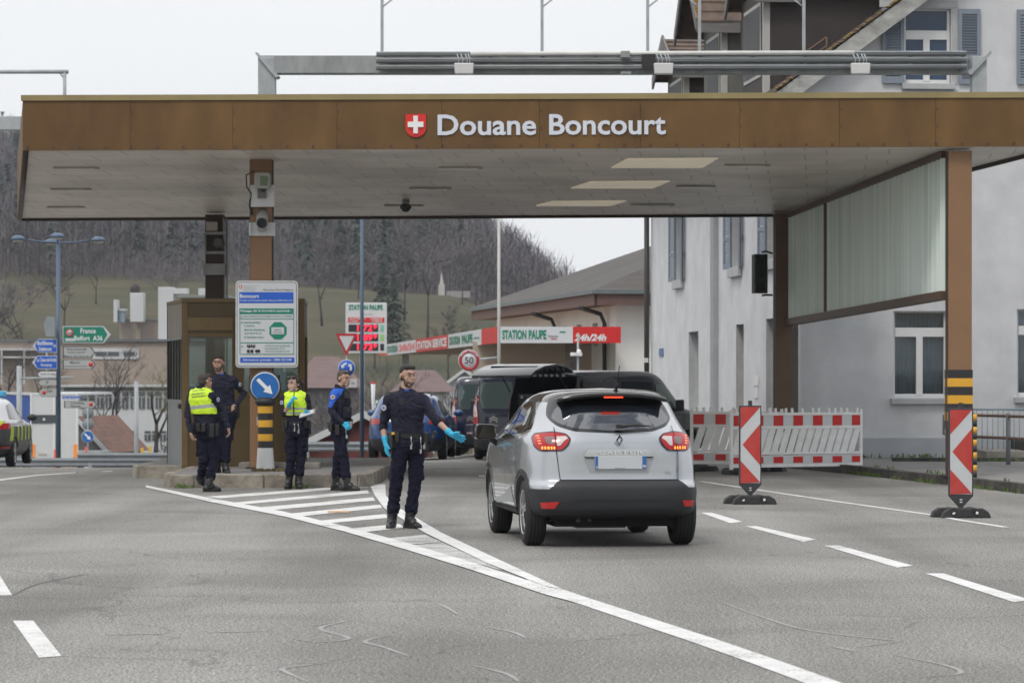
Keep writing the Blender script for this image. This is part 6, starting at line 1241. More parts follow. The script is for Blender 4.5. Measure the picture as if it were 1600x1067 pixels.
def wheel(parent, x, y, r, wd, side, rim='spoke', name='wheel'):
    h = r; tyre = MB(); p = [(r*.66, -wd/2+.01), (r*.80, -wd/2), (r*.93, -wd/2+.012), (r*.985, -wd/2+.04), (r, -wd*.25)]
    p += [(a, -b) for a, b in reversed(p)]
    tyre.lathe([(a, b) for a, b in p]+[(r*.66, -wd/2+.01)], TYRE, axis='X', n=40)
    for gx in (-.06, -.02, .02, .06):
        pass
    wh = tyre.build(name, parent, loc=(x, y, h), fixn=False)
    m_ = MB(); o_ = side*(wd/2-.014)
    m_.lathe([(r*.66, side*(wd/2-.012)), (r*.62, side*(wd/2-.02)), (r*.6, o_-side*.05), (r*.6, -side*wd*.4), (0, -side*wd*.4)], RIMD, axis='X', n=36)
    m_.lathe([(r*.67, side*(wd/2-.008)), (r*.62, side*(wd/2-.012)), (r*.62, side*(wd/2-.03))], RIM, axis='X', n=36)
    m_.lathe([(0, o_+side*.012), (r*.16, o_+side*.008), (r*.17, o_-side*.02)], RIM, axis='X', n=20)
    for k in range(5):
        for dd in (-.13, .13):
            a = 2*pi*k/5+.3; c0 = Vector((o_, cos(a)*r*.12, sin(a)*r*.12)); c1 = Vector((o_-side*.005, cos(a+dd)*r*.63, sin(a+dd)*r*.63)); t_ = Vector((0, -sin(a), cos(a)))*.017; n_ = Vector((side*.018, 0, 0))
            m_.add([c0-t_, c0+t_, c1+t_, c1-t_, c0-t_+n_, c0+t_+n_, c1+t_+n_*.3, c1-t_+n_*.3], [(0, 1, 2, 3), (4, 5, 6, 7), (0, 1, 5, 4), (1, 2, 6, 5), (2, 3, 7, 6), (3, 0, 4, 7)], RIM)
    m_.build('rim', wh, fixn=False)
    g_ = MB()
    for gx in (-.055, -.018, .018, .055): g_.lathe([(r+.0005, gx-.005), (r+.001, gx), (r+.0005, gx+.005)], GAP, axis='X', n=40)
    g_.build('tread_groove', wh, fixn=False)
    return wh
def arches(o, ax, r, w_, depth=.34):
    mb = MB()
    for y in ax:
        for s_ in (-1, 1): mb.cyl((s_*(w_-depth), y, r-.02), (s_*(w_+.3), y, r-.02), r*1.13, GAP, n=48)
    c_ = mb.build('cutter', o.parent); cut(o, c_)
# ------------------------------------------------------------------ the silver car in front
def captur():
    t = thing('silver_car', 'silver crossover car with black roof seen from behind, brake lamps lit, beside the beckoning officer', 'car', (1.04, 31.0, 0), radians(7.4))
    W_ = .889
    rings = [(.285, .22, 3.85, .76, 5), (.315, .09, 4.0, .84, 6.4), (.37, .015, 4.09, .872, 7.2), (.5, .0, 4.12, .885, 7.5), (.62, .015, 4.12, .889, 7.5), (.66, .06, 4.11, .889, 7.2), (.80, .075, 4.08, .888, 6.8), (.95, .085, 3.98, .876, 6.4), (1.04, .10, 3.45, .862, 5.8), (1.10, .13, 3.2, .84, 5.4),
             (1.2, .20, 2.98, .78, 5), (1.32, .29, 2.72, .725, 4.5), (1.42, .36, 2.46, .675, 4.4), (1.49, .40, 2.2, .625, 4.2), (1.535, .46, 1.9, .54, 3.8), (1.56, .62, 1.6, .40, 3.4), (1.566, .8, 1.4, .3, 3)]
    o = shell(rings, lambda z: PLAS if z < .37 else (PSIL if z < 1.435 else PBLK), None, 60).build('body', t, fixn=False); arches(o, (.63, 3.236), .345, W_); bv = bvh_of(o)
    lx = lambda zx: ((740+zx/3.557)-961)/158/.995; lz = lambda zy: CH-((570+zy/3.557)-HZ)/158
    R = lambda pts: [(lx(a), lz(b)) for a, b in pts]
    D = lambda pts, off, mt, name, par=t, view='rear', step=.03: decal(bv, pts, view, off, mt, name, par, step)
    # dark bumper shell: rear piece and side pieces
    D(R([(322, 690), (412, 690), (470, 642), (1135, 640), (1190, 682), (1248, 685), (1246, 790), (1225, 828), (380, 832), (345, 790)]), .012, PLAS, 'rear_bumper')
    for v, s_ in (('left', 'l'), ('right', 'r')):
        D([(.06, .35), (.12, .575), (.36, .56), (.30, .50), (.26, .40), (.27, .33)], .010, PLAS, 'rear_bumper', view=v)
        D([(1.0, .22), (2.88, .22), (2.84, .34), (1.04, .36)], .012, PLAS, 'sill', view=v)
        for yc, nm in ((.63, 'wheel_arch'), (3.236, 'wheel_arch')):
            a = [(yc+.395*cos(x), .325+.395*sin(x)) for x in [pi*(-.08+1.16*i/22) for i in range(23)]]; b = [(yc+.442*cos(x), .325+.442*sin(x)) for x in [pi*(-.08+1.16*i/22) for i in range(23)]]
            D([p for p in b if 1]+list(reversed(a)), .012, PLAS, nm, view=v, step=.05)
        # side glass, pillars, door gaps, handles
        gl = [(.62, 1.165), (.80, 1.33), (1.05, 1.43), (1.9, 1.47), (2.25, 1.435), (2.62, 1.27), (2.98, 1.06), (2.2, 1.045), (1.3, 1.085)]
        D(gl, .004, PBLK, 'window_surround', view=v)
        wn = D(rnd([(1.82, 1.09), (1.82, 1.44), (2.2, 1.41), (2.55, 1.255), (2.82, 1.09)], .03), .0075, CGL, 'side_window', view=v); wn = D(rnd([(1.03, 1.12), (1.06, 1.39), (1.74, 1.44), (1.74, 1.09)], .03), .0075, CGL, 'side_window', view=v); D(rnd([(.74, 1.17), (.98, 1.36), (.96, 1.13)], .02), .0075, CGL, 'side_window', view=v)
        D(dline([(.60, 1.15), (1.3, 1.068), (2.2, 1.028), (3.0, 1.045)], .014), .008, CHR, 'window_strip', view=v)
        for pl_ in ([(1.78, 1.04), (1.80, .7), (1.76, .36), (1.7, .28)], [(2.92, 1.02), (2.9, .7), (2.84, .30)], [(1.06, 1.06), (1.0, .85), (1.10, .62)], [(1.06, .34), (2.84, .34)]): D(dline(pl_, .008), .003, GAP, 'door_gap', view=v, step=.06)
        D([(1.15, .42), (2.6, .36), (2.72, .40), (1.9, .47), (1.3, .58)], .004, mat('shaded silver crease', (.40, .42, .44), .3, metal=.5, var=0), 'door_crease_shade', view=v)  # crease has no depth; its shade is painted as a darker silver patch
        for yy in (1.12, 2.05): D(rnd([(yy, .925), (yy+.22, .935), (yy+.22, .968), (yy, .958)], .015), .022, PSIL, 'door_handle', view=v)
    D(R([(560, 742), (1080, 742), (1130, 780), (1128, 792), (1075, 752), (565, 752), (505, 795), (497, 788)]), .02, mat('bumper ridge', (.016, .017, .02), .6), 'bumper_ridge')
    for pts in ([(368, 762), (465, 757), (440, 795), (378, 795)], [(1148, 752), (1222, 755), (1213, 785), (1165, 787)]): D(rnd(R(pts), .01), .02, mat('reflector red', (.40, .02, .02), .25, var=0, emit=.1), 'reflector')
    # rear window
    D(rnd(R([(426, 296), (438, 235), (462, 180), (560, 160), (760, 154), (960, 158), (1056, 182), (1098, 240), (1122, 300), (1085, 342), (1000, 370), (780, 380), (560, 369), (470, 340)]), .04), .008, PBLK, 'window_surround')
    D(rnd(R([(446, 300), (484, 236), (640, 230), (800, 228), (960, 230), (1058, 237), (1108, 300), (1078, 332), (1000, 358), (780, 371), (560, 357), (482, 332)]), .04), .012, mat('rear window glass', (.012, .016, .024), .02, var=0, spec=.8, ior=1.9), 'rear_window')
    # spoiler lip
    sp = MB(); n_ = 18; vs = []
    for i in range(n_+1):
        u = -1+2*i/n_; x = .555*u; bow = (1-abs(u)**2.5); zt = 1.475+.055*bow-.004; yb_ = .40-.0*bow; yy = .27-.05*bow
        vs += [(x, yy+.16, zt+.022), (x, yy, zt-.004), (x, yy+.02, zt-.036), (x, yy+.2, zt-.03)]
    sp.add(vs, [(4*i+j, 4*i+4+j, 4*i+4+(j+1) % 4, 4*i+(j+1) % 4) for i in range(n_) for j in range(4)]+[(0, 1, 2, 3), tuple(4*n_+j for j in (3, 2, 1, 0))], PBLK, True); sp.build('roof_spoiler', t)
    MB().box((0, .228, 1.487), (.19, .02, .011), STOP).build('high_stop_lamp', t)
    for s_ in (1,): mb = MB(); mb.tube([(0.06, .45, 1.55), (0.06, .38, 1.62)], .014, BLK, n=8); mb.tube([(0.06, .38, 1.62), (.06, .22, 1.80)], .0045, BLK, n=5); mb.lathe([(.04, 0), (.02, .03), (0, .035)], BLK, o=(.06, .46, 1.535), n=10); mb.build('antenna', t)
    mb = MB(); a = (lx(800), .13, lz(345)); mb.tube([(a[0]-.01, .12, a[2]), (lx(900), .12, lz(335)), (lx(990), .125, lz(343))], .012, BLK, n=6, radii=[.022, .014, .004]); mb.box((lx(805), .12, lz(343)), (.05, .04, .04), BLK); mb.build('rear_wiper', t)
    # tail lamps
    for s_, P_ in ((-1, None), (1, None)):
        base = [(340, 410), (360, 382), (450, 372), (515, 385), (540, 412), (522, 452), (490, 480), (372, 482), (348, 460)]
        f = lambda pts: [(s_*abs(lx(a))*(.985 if s_ > 0 else 1), lz(b)) for a, b in pts]
        lens_o = D(rnd(f(base), .02), .010, PBLK, 'tail_lamp', step=.025)
        inner = [(346, 412), (366, 388), (450, 379), (508, 391), (530, 413), (514, 446), (484, 473), (376, 475), (354, 457)]
        D(rnd(f(inner), .02), .0135, TL, 'red_lens', lens_o, step=.025)
        D(rnd(f([(462, 402), (512, 400), (522, 412), (500, 425), (478, 450), (462, 452)]), .008), .016, TLC, 'clear_lens', lens_o, step=.02)
        D(rnd(f([(402, 404), (450, 402), (450, 440), (420, 445), (404, 430)]), .01), .016, mat('grey lamp bowl', (.22, .15, .15), .15, metal=.4, var=0), 'clear_lens', lens_o, step=.02)
        for k in range(5): x0 = 384+k*15; D(f([(x0, 456), (x0+8, 456), (x0+8, 471), (x0, 471)]), .0165, AMB, 'lit_element', lens_o, step=.03)
        for k in range(4): y0 = 398+k*13; D(f([(364+k*2, y0), (380+k*2, y0), (380+k*2, y0+5), (364+k*2, y0+5)]), .0165, mat('faint red glow', (1, .25, .1), .3, var=0, emit=.6), 'lit_element', lens_o, step=.03)
    for pl_ in ([(455, 352), (455, 480), (474, 640)], [(1112, 345), (1133, 480), (1133, 640)]): D(dline(R(pl_), .007), .0145 if 0 else .0145, GAP, 'tailgate_gap', step=.05)
    D(dline(R([(474, 641), (800, 641), (1133, 641)]), .008), .0135, GAP, 'tailgate_gap', step=.05)
    # painted shade of the plate recess, chrome strip, plate, badge, letters
    D(R([(606, 514), (1000, 514), (966, 604), (640, 600)]), .003, mat('shaded recess silver', (.36, .375, .40), .35, metal=.5, var=0), 'plate_recess_shade')  # panel stays flat here; the recess shade is put into a darker silver
    D(rnd(R([(604, 503), (630, 470), (966, 470), (1001, 506), (985, 513), (618, 513)]), .008), .016, CHR, 'chrome_strip'); D(dline(R([(612, 515), (800, 515), (992, 514)]), .012), .0185, GAP, 'strip_shadow_line', step=.05)  # thin dark line painted as the shade beneath the chrome strip
    yv = .045; mb = MB(); a, b = lx(666), lx(955); z0, z1 = lz(579), lz(505); mb.b2((a, yv, z0), (b, yv+.02, z1), mat('blurred plate', (.52, .55, .58), .4, var=0)); mb.build('number_plate', t, bevel=.003)
    mb = MB(); mb.b2((a+.002, yv-.003, z0+.003), (a+.03, yv, z1-.003), mat('plate blue', (.03, .13, .36), .4, var=0)); mb.b2((b-.042, yv-.003, z0+.003), (b-.002, yv, z1-.003), MATS['plate blue']); text(mb, 'F', WTX, (a+.014, yv-.005, z0+.008), .014, .02, bold=.02); text(mb, '90', WTX, (b-.037, yv-.005, z0+.015), .03, .026, bold=.02); text(mb, 'MOBILITE', DTX, (lx(778), yv-.004, z0+.004), .1, .008); mb.build('plate_marking', t, fixn=False)
    mb = MB(); 
    for i, ch in enumerate('CAPTUR'): text(mb, ch, mat('bright badge', (.75, .76, .78), .3, metal=.3, var=0), (lx(688+i*43), .028, lz(497)), .058, .034, bold=.01)
    mb.v = [(x, y+.01, z) for x, y, z in mb.v]; ob = mb.build('badge_lettering', t, fixn=False); m_ = ob.modifiers.new('s', 'SOLIDIFY'); m_.thickness = .006
    bx_, bz_ = lx(804), lz(418); mb = MB(); yb_ = .045
    o1 = [(0, .055), (.038, .005), (.0, -.058), (-.038, -.005)]; i1 = [(0, .02), (.014, 0), (0, -.022), (-.014, 0)]
    for i in range(4):
        j = (i+1) % 4; p = [Vector((bx_+q_[0], yb_, bz_+q_[1])) for q_ in (o1[i], o1[j], i1[j], i1[i])]; mid = [(p[0]+p[3])/2+Vector((0, -.022, 0)), (p[1]+p[2])/2+Vector((0, -.022, 0))]
        mb.add([p[0], p[1], mid[1], mid[0]], [(0, 1, 2, 3)], CHR); mb.add([mid[0], mid[1], p[2], p[3]], [(0, 1, 2, 3)], CHR)
    mb.build('diamond_badge', t, fixn=False)
    mb = MB(); text(mb, 'TCe', mat('small badge', (.35, .34, .34), .3, metal=.6, var=0), (lx(1060), .075, lz(606)), .062, .022, bold=.02); mb.v = [(x, .062, z) for x, y, z in mb.v]; mb.build('engine_badge', t, fixn=False)
    # mirror, underbody, exhaust, wheels
    for s_ in (-1, 1):
        m_ = MB(); m_.prism(rnd([(-.115, -.08), (.115, -.065), (.105, .085), (-.10, .09)], .045), (0, .11, 0), PBLK, o=(s_*1.0, 2.54, 1.105)); m_.tube([(s_*.86, 2.68, .98), (s_*.95, 2.62, 1.05)], .035, BLK, n=8); mo = m_.build('door_mirror', t, bevel=.02)
        g2 = MB(); g2.prism(rnd([(-.10, -.065), (.10, -.05), (.09, .07), (-.085, .075)], .04), (0, .004, 0), mat('mirror glass', (.06, .06, .06), .05, metal=1, var=0), o=(s_*1.0, 2.535, 1.105)); g2.build('mirror_glass', mo)
    mb = MB(); mb.b2((-.58, .28, .2), (.58, 3.8, .34), GAP); mb.box((0, .62, .28), (1.3, .1, .1), BLK); mb.box((-.1, .55, .24), (.5, .3, .12), mat('silencer', (.10, .10, .10), .5, metal=.5)); mb.tube([(-.33, .5, .25), (-.36, .2, .27)], .024, MATS['silencer'], n=10); mb.tube([(-.22, .5, .25), (-.24, .22, .27)], .02, MATS['silencer'], n=10); mb.build('underbody', t)
    for x in (-.757, .757):
        for y in (.63, 3.236): wheel(t, x, y, .335, .215, math.copysign(1, x))
    mb = MB()
    for x in (-.6, .6): mb.b2((x-.02, .28, .25), (x+.02, 1.0, .7), GAP) ; mb.b2((x-.02, 2.88, .25), (x+.02, 3.6, .7), GAP)
    mb.build('wheel_house', t)
    return t
captur()
# ------------------------------------------------------------------ vans
def van(label, loc, rz, paint, group, tailgate=False, seed=0):
    t = thing('dark_van', label, 'van', loc, rz, group); H = 1.90
    rings = [(.22, .10, 4.6, .80, 7), (.32, .01, 4.75, .91, 8), (.5, .0, 4.8, .94, 9), (.85, .015, 4.78, .95, 9), (1.02, .03, 4.4, .945, 9), (1.12, .045, 3.95, .93, 9), (1.3, .07, 3.7, .91, 9), (1.6, .12, 3.4, .86, 8.5), (1.76, .15, 3.2, .84, 9), (1.85, .19, 3.0, .80, 8), (1.89, .28, 2.8, .70, 7), (1.90, .5, 2.6, .5, 5)]
    o = shell(rings, lambda z: paint if z > .5 else PLAS, None, 44).build('body', t, fixn=False); arches(o, (.95, 3.95), .33, .95); 
    if tailgate:
        mb = MB(); mb.b2((-.80, -.3, .56), (.80, 2.6, 1.78), mat('van interior', (.018, .018, .02), .8)); c_ = mb.build('cutter', o.parent); cut(o, c_)
    bv = bvh_of(o); D = lambda pts, off, mt, name, par=t, view='rear', step=.06: decal(bv, pts, view, off, mt, name, par, step)
    if not tailgate:
        for s_ in (-1, 1):
            S = lambda pts: [(s_*a, b) for a, b in pts]
            D(rnd(S([(.05, 1.12), (.72, 1.12), (.78, 1.35), (.72, 1.70), (.06, 1.72)]), .07), .006, mat('van rear glass', (.05, .075, .075), .05, var=0, spec=.9), 'rear_window')
            D(S([(.0, .55), (.0, 1.78), (.01, 1.78), (.01, .55)]), .004, GAP, 'door_gap')
            lm = D(rnd(S([(.80, .80), (.915, .78), (.93, 1.05), (.90, 1.45), (.83, 1.42), (.83, 1.2), (.80, 1.0)]), .02), .012, TLD, 'tail_lamp'); D(rnd(S([(.815, .95), (.90, .94), (.90, 1.22), (.84, 1.22)]), .02), .016, TLC, 'clear_lens', lm)
            D(dline(S([(.78, .55), (.80, 1.1), (.78, 1.76)]), .01), .004, GAP, 'door_gap')
        D(rnd([(-.16, 1.795), (.16, 1.795), (.15, 1.825), (-.15, 1.825)], .01), .012, TLD, 'high_stop_lamp')
        # double chevron badge on the left door
        mb = MB()
        for k in (0, 1): z = .86+.055*k; mb.prism([(-.56, z-.04), (-.47, z+.025), (-.38, z-.04), (-.38, z-.012), (-.47, z+.055), (-.56, z-.012)], (0, .01, 0), CHR, o=(0, -.0, 0))
        mb.box((-.47, .0, .76), (.2, .01, .022), mat('badge line', (.3, .3, .32), .3)); mb.v = [(x, y-.0+.0, z) for x, y, z in mb.v]; mb.build('badge', t)
        mb = MB(); mb.b2((-.55, -.02, .46), (-.1, .0, .58), mat('plate white', (.5, .5, .5), .4)); mb.b2((-.53, -.024, .49), (-.46, -.02, .56), RED); mb.build('number_plate', t)
    else:
        for s_ in (-1, 1):
            S = lambda pts: [(s_*a, b) for a, b in pts]; lm = D(rnd(S([(.815, .95), (.915, .93), (.925, 1.2), (.90, 1.38), (.835, 1.38)]), .02), .012, TL, 'tail_lamp')
        tg = MB(); a = radians(9); u = Vector((0, -cos(a), sin(a)*.3)); n = 10; vs = []
        # lifted tailgate: curved panel hinged on the rear roof edge
        prof = [(.18, 1.90), (-.05, 2.0), (-.35, 2.03), (-.7, 1.99), (-.98, 1.90), (-1.12, 1.80)]
        for (y, z) in prof:
            for x in (-.82, .82): vs += [(x*(1-.04*abs(y)), y, z), (x*(1-.04*abs(y)), y+.01, z-.06)]
        fs = []
        for i in range(len(prof)-1): a_ = 4*i; b_ = a_+4; fs += [(a_, a_+2, b_+2, b_), (a_+1, b_+1, b_+3, a_+3), (a_, b_, b_+1, a_+1), (a_+2, a_+3, b_+3, b_+2)]
        fs += [(0, 1, 3, 2), (len(vs)-4, len(vs)-2, len(vs)-1, len(vs)-3)]; tg.add(vs, fs, paint, True); to = tg.build('tailgate', t, bevel=.015)
        g_ = MB(); g_.add([(-.66, -.15, 2.02), (.66, -.15, 2.02), (.62, -.75, 1.99), (-.62, -.75, 1.99)], [(0, 1, 2, 3)], MATS['van rear glass']); g_.add([(-.66, -.15, 1.94), (.66, -.15, 1.94), (.62, -.75, 1.915), (-.62, -.75, 1.915)], [(0, 1, 2, 3)], GAP); g_.build('tailgate_window', to)
        mb = MB()
        for s_ in (-1, 1): mb.tube([(s_*.78, .1, 1.45), (s_*.74, -.35, 1.97)], .014, BLK, n=6)
        mb.build('gas_strut', t); mb = MB()
        for i in range(9): mb.box((-.6+.15*i, .13, 1.80), (.05, .05, .05), WHT)
        mb.build('hinge', t)
        rk = thing('equipment_rack', 'black equipment rack standing in the open rear of the grey van', 'rack', (0, 0, 0)); rk.matrix_world = t.matrix_world; rk.location = loc; rk.rotation_euler = (0, 0, rz)
        mb = MB(); mb.b2((-.75, .3, .57), (.55, .9, 1.42), BLK); mb.build('cabinet', rk, bevel=.02); mb = MB()
        for x in (-.6, -.1, .4): mb.box((x, .27, 1.36), (.06, .03, .05), GAL)
        for z in (.8, 1.1): mb.b2((-.72, .28, z), (.52, .3, z+.015), mat('rack grey', (.12, .12, .12), .5))
        mb.build('drawer_edge', rk)
    D([(-.93, .30), (.93, .30), (.93, .60), (.70, .62), (.66, .54), (-.66, .54), (-.70, .62), (-.93, .60)], .03, PLAS, 'rear_bumper')
    for v in ('left', 'right'):
        for w2 in ([(.35, 1.15), (.38, 1.66), (1.55, 1.68), (1.55, 1.13)], [(1.68, 1.13), (1.68, 1.68), (2.72, 1.66), (2.72, 1.12)]): D(rnd(w2, .05), .006, CGL, 'side_window', view=v, step=.12)
        D(rnd([(2.84, 1.12), (2.84, 1.62), (3.1, 1.6), (3.66, 1.14)], .04), .006, mat('greenish glass', (.10, .15, .13), .05, var=0, spec=.9), 'side_window', view=v, step=.12)
        for l_ in ([(1.6, .4), (1.6, 1.75)], [(2.78, .4), (2.78, 1.75)], [(3.75, 1.1), (3.72, .8)], [(.2, 1.0), (4.4, .98)]): D(dline(l_, .012), .003, GAP, 'door_gap', view=v, step=.2)
    D(rnd([(-.72, 1.15), (-.62, 1.62), (.62, 1.62), (.72, 1.15)], .05), .006, CGL, 'windscreen', view='front', step=.12)
    for s_ in (-1, 1): MB().box((s_*1.04, 3.45, 1.18), (.18, .1, .24), BLK).build('door_mirror', t, bevel=.03)
    for x in (-.83, .83):
        for y in (.95, 3.95): wheel(t, x, y, .315, .2, math.copysign(1, x))
    MB().b2((-.6, .3, .2), (.6, 4.4, .4), GAP).build('underbody', t)
    return t
NAVY = mat('navy van paint', (.010, .014, .038), .25, var=.03, coat=.7); DGR = mat('dark grey van paint', (.034, .037, .043), .22, var=.03, coat=.7)
def on(x, y): return (x, y, T(x, y))
GV = 'vans parked behind the crossing'
van('dark blue van with closed rear doors, left of the pair', on((766-800)/66.0, 74.2), radians(-2), NAVY, GV); van('dark blue van with closed rear doors between its twin and the open grey van', on((805-800)/72.0, 68.0), radians(-2), NAVY, GV)
vx = (838-800)/76.5; van('dark grey van parked at an angle with its tailgate raised', on(vx, 63.6), radians(-40), DGR, GV, True)
# ------------------------------------------------------------------ other cars
def small_car(name, label, loc, rz, paint, est=0.0, H=1.47, cat='car', W_=.9, L_=4.4, police=False, suv=0):
    t = thing(name, label, cat, loc, rz); k = H/1.47
    rings = [(.2*k, .14, L_-.3, .76, 4), (.3*k, .03, L_-.1, .86, 5), (.5*k, .0, L_, W_, 5), (.7*k, .02, L_-.03, W_, 5), (.86*k, .06, L_-.15, W_-.015, 5), (.93*k, .10, L_-.95, W_-.03, 4.8), (1.0*k, .18-.04*est, L_-1.3, W_-.07, 4.6), (1.15*k, .34-.14*est, L_-1.7, W_-.15, 4.4), (1.32*k, .56-.25*est, L_-2.1, W_-.23, 4.2), (1.41*k, .75-.35*est, L_-2.4, W_-.32, 4), (1.455*k, 1.0-.4*est, L_-2.7, W_-.45, 3.5), (1.47*k, 1.3-.4*est, L_-2.9, W_-.58, 3)]
    o = shell(rings, (lambda z: paint if z > .42 else PLAS) if not police else (lambda z: paint if z > .86*k else mat('police dark lower body', (.05, .052, .055), .45)), None, 44).build('body', t, fixn=False); arches(o, (.8, L_-.85), .32, W_); bv = bvh_of(o)
    D = lambda pts, off, mt, nm, par=t, view='rear', step=.06: decal(bv, pts, view, off, mt, nm, par, step)
    D(rnd([(-.62, 1.0*k), (-.50, 1.33*k), (.50, 1.33*k), (.62, 1.0*k)], .06), .008, CGL, 'rear_window')
    for s_ in (-1, 1): D(rnd([(s_*.52, .80*k), (s_*.84, .80*k), (s_*.83, .93*k), (s_*.52, .90*k)], .03), .01, TL if police else TLD, 'tail_lamp')
    D([(-.85, .25), (.85, .25), (.85, .48*k), (-.85, .48*k)], .015, PLAS, 'rear_bumper'); MB().b2((-.26, -.02, .62*k), (.26, .05, .73*k), MATS['plate white']).build('number_plate', t)
    D(dline([(-.6, .55*k), (-.66, .98*k)], .008), .004, GAP, 'tailgate_gap'); D(dline([(.6, .55*k), (.66, .98*k)], .008), .004, GAP, 'tailgate_gap')
    for v in ('left', 'right'):
        D(rnd([(.75-.3*est, 1.0*k), (1.0-.3*est, 1.3*k), (1.9, 1.37*k), (1.9, .98*k)], .04), .006, CGL, 'side_window', view=v, step=.12); D(rnd([(1.98, .98*k), (1.98, 1.37*k), (2.4, 1.3*k), (2.95, .97*k)], .04), .006, CGL, 'side_window', view=v, step=.12)
        D(dline([(1.94, .97*k), (1.94, .35)], .01), .003, GAP, 'door_gap', view=v, step=.2)
        for yy in (1.5, 2.5): D(rnd([(yy, .82*k), (yy+.2, .82*k), (yy+.2, .85*k), (yy, .85*k)], .01), .02, CHR, 'door_handle', view=v)
    D(rnd([(-.68, .99*k), (-.5, 1.36*k), (.5, 1.36*k), (.68, .99*k)], .06), .006, CGL, 'windscreen', view='front', step=.12)
    for s_ in (-1, 1): MB().sph((s_*(W_+.1), 2.75, 1.02*k), (.12, .07, .08), paint if not police else BLK, 12, 8).build('door_mirror', t)
    for x in (-W_+.12, W_-.12):
        for y in (.8, L_-.85): wheel(t, x, y, .325, .2, math.copysign(1, x))
    MB().b2((-.55, .3, .2), (.55, L_-.3, .4), GAP).build('underbody', t)
    if police:
        NE = mat('neon yellow foil', (.42, .55, .02), .4, var=.03)
        for i in range(4): x0 = -.8+.42*i; D([(x0, .88*k), (x0+.2, .88*k), (x0+.3, .97*k), (x0+.1, .97*k)], .012, NE, 'neon_marking')
        for i in range(3): x0 = .15+.35*i if i < 2 else -.7; D([(x0, .72*k), (x0+.16, .70*k), (x0+.1, .62*k), (x0-.02, .66*k)], .012, NE, 'neon_marking')
        for v in ('left', 'right'):
            for i in range(6): y0 = .35+.6*i; D([(y0, .55*k), (y0+.22, .55*k), (y0+.34, .85*k), (y0+.12, .85*k)], .01, NE, 'neon_marking', view=v)
        mb = MB(); mb.box((0, 1.7, 1.47*k+.07), (1.15, .32, .13), mat('blue light bar', (.05, .30, .50), .15, var=.03, emit=.15)); mb.build('light_bar', t, bevel=.03); MB().box((0, 1.7, 1.47*k+.01), (1.1, .3, .03), BLK).build('bar_foot', t)
        mb = MB(); mb.lathe([(0, 0), (.06, 0), (.06, -.01), (0, -.01)], CHR, o=(.62, -.01, .64*k), axis='Y', n=16); mb.build('badge', t)
        for s_ in (-1, 1): D(rnd([(s_*.66, .42), (s_*.84, .42), (s_*.83, .46), (s_*.67, .47)], .01), .02, TLD, 'reflector')
    else:
        m_ = MB()
        for s_ in (-1, 1): m_.tube([(s_*(W_-.38), 1.0-.3*est, 1.445*k), (s_*(W_-.38), 2.2, 1.46*k)], .015, BLK, n=5)
        m_.build('roof_rail', t)
    return t
small_car('police_car', 'white police car with neon yellow foil and blue light bar at the left edge', on((-48-800)/71.0, 69.0), radians(1.5), mat('police white', (.62, .63, .65), .3, var=.02, coat=.5), .7, 1.55, police=True, W_=.93)
small_car('blue_car', 'bright blue estate car behind the gloved officer', on((633-800)/70.0, 70.0), radians(-3), mat('bright blue paint', (.012, .055, .19), .25, var=.03, coat=.7), .7, 1.50)
small_car('beige_car', 'champagne silver hatchback parked side on beyond the dark vans, nose to the left', on(2.15, 82.5), radians(91), mat('champagne silver paint', (.42, .40, .36), .28, metal=.5, var=.03, coat=.6), .3, 1.47)
# ================================================================== PEOPLE
NAV = mat('navy uniform cloth', (.0065, .007, .019), .9, vs_=6, col2=(.012, .013, .030), bump=.25, bs=220, spec=.4); NAVT = mat('navy trouser cloth', (.0055, .006, .016), .9, vs_=5, col2=(.010, .011, .025), bump=.25, bs=220, spec=.2)
BOOT = mat('black boot leather', (.012, .012, .013), .38, vs_=15, var=.3, bump=.2, bs=80); GLV = mat('cyan nitrile glove', (.02, .33, .55), .45, vs_=18, col2=(.03, .42, .66), bump=.15, bs=60); BELT = mat('black duty belt', (.010, .010, .011), .5, vs_=20, var=.3)
NEON = mat('neon yellow vest', (.48, .70, .02), .6, vs_=5, col2=(.60, .82, .03), bump=.2, bs=60, emit=.05); REFL = mat('grey reflective band', (.33, .35, .36), .4, var=.06); BLUC = mat('royal blue cloth', (.01, .09, .48), .7, var=.1); HAIR = mat('dark hair', (.012, .009, .008), .7, vs_=40, col2=(.03, .022, .018), bump=.6, bs=150); HAIRG = mat('greying dark hair', (.03, .025, .022), .7, vs_=40, col2=(.07, .06, .055), bump=.6, bs=150)
def skin(nm, c): return mat(nm, c, .5, vs_=12, var=.08, bump=.05, bs=150)
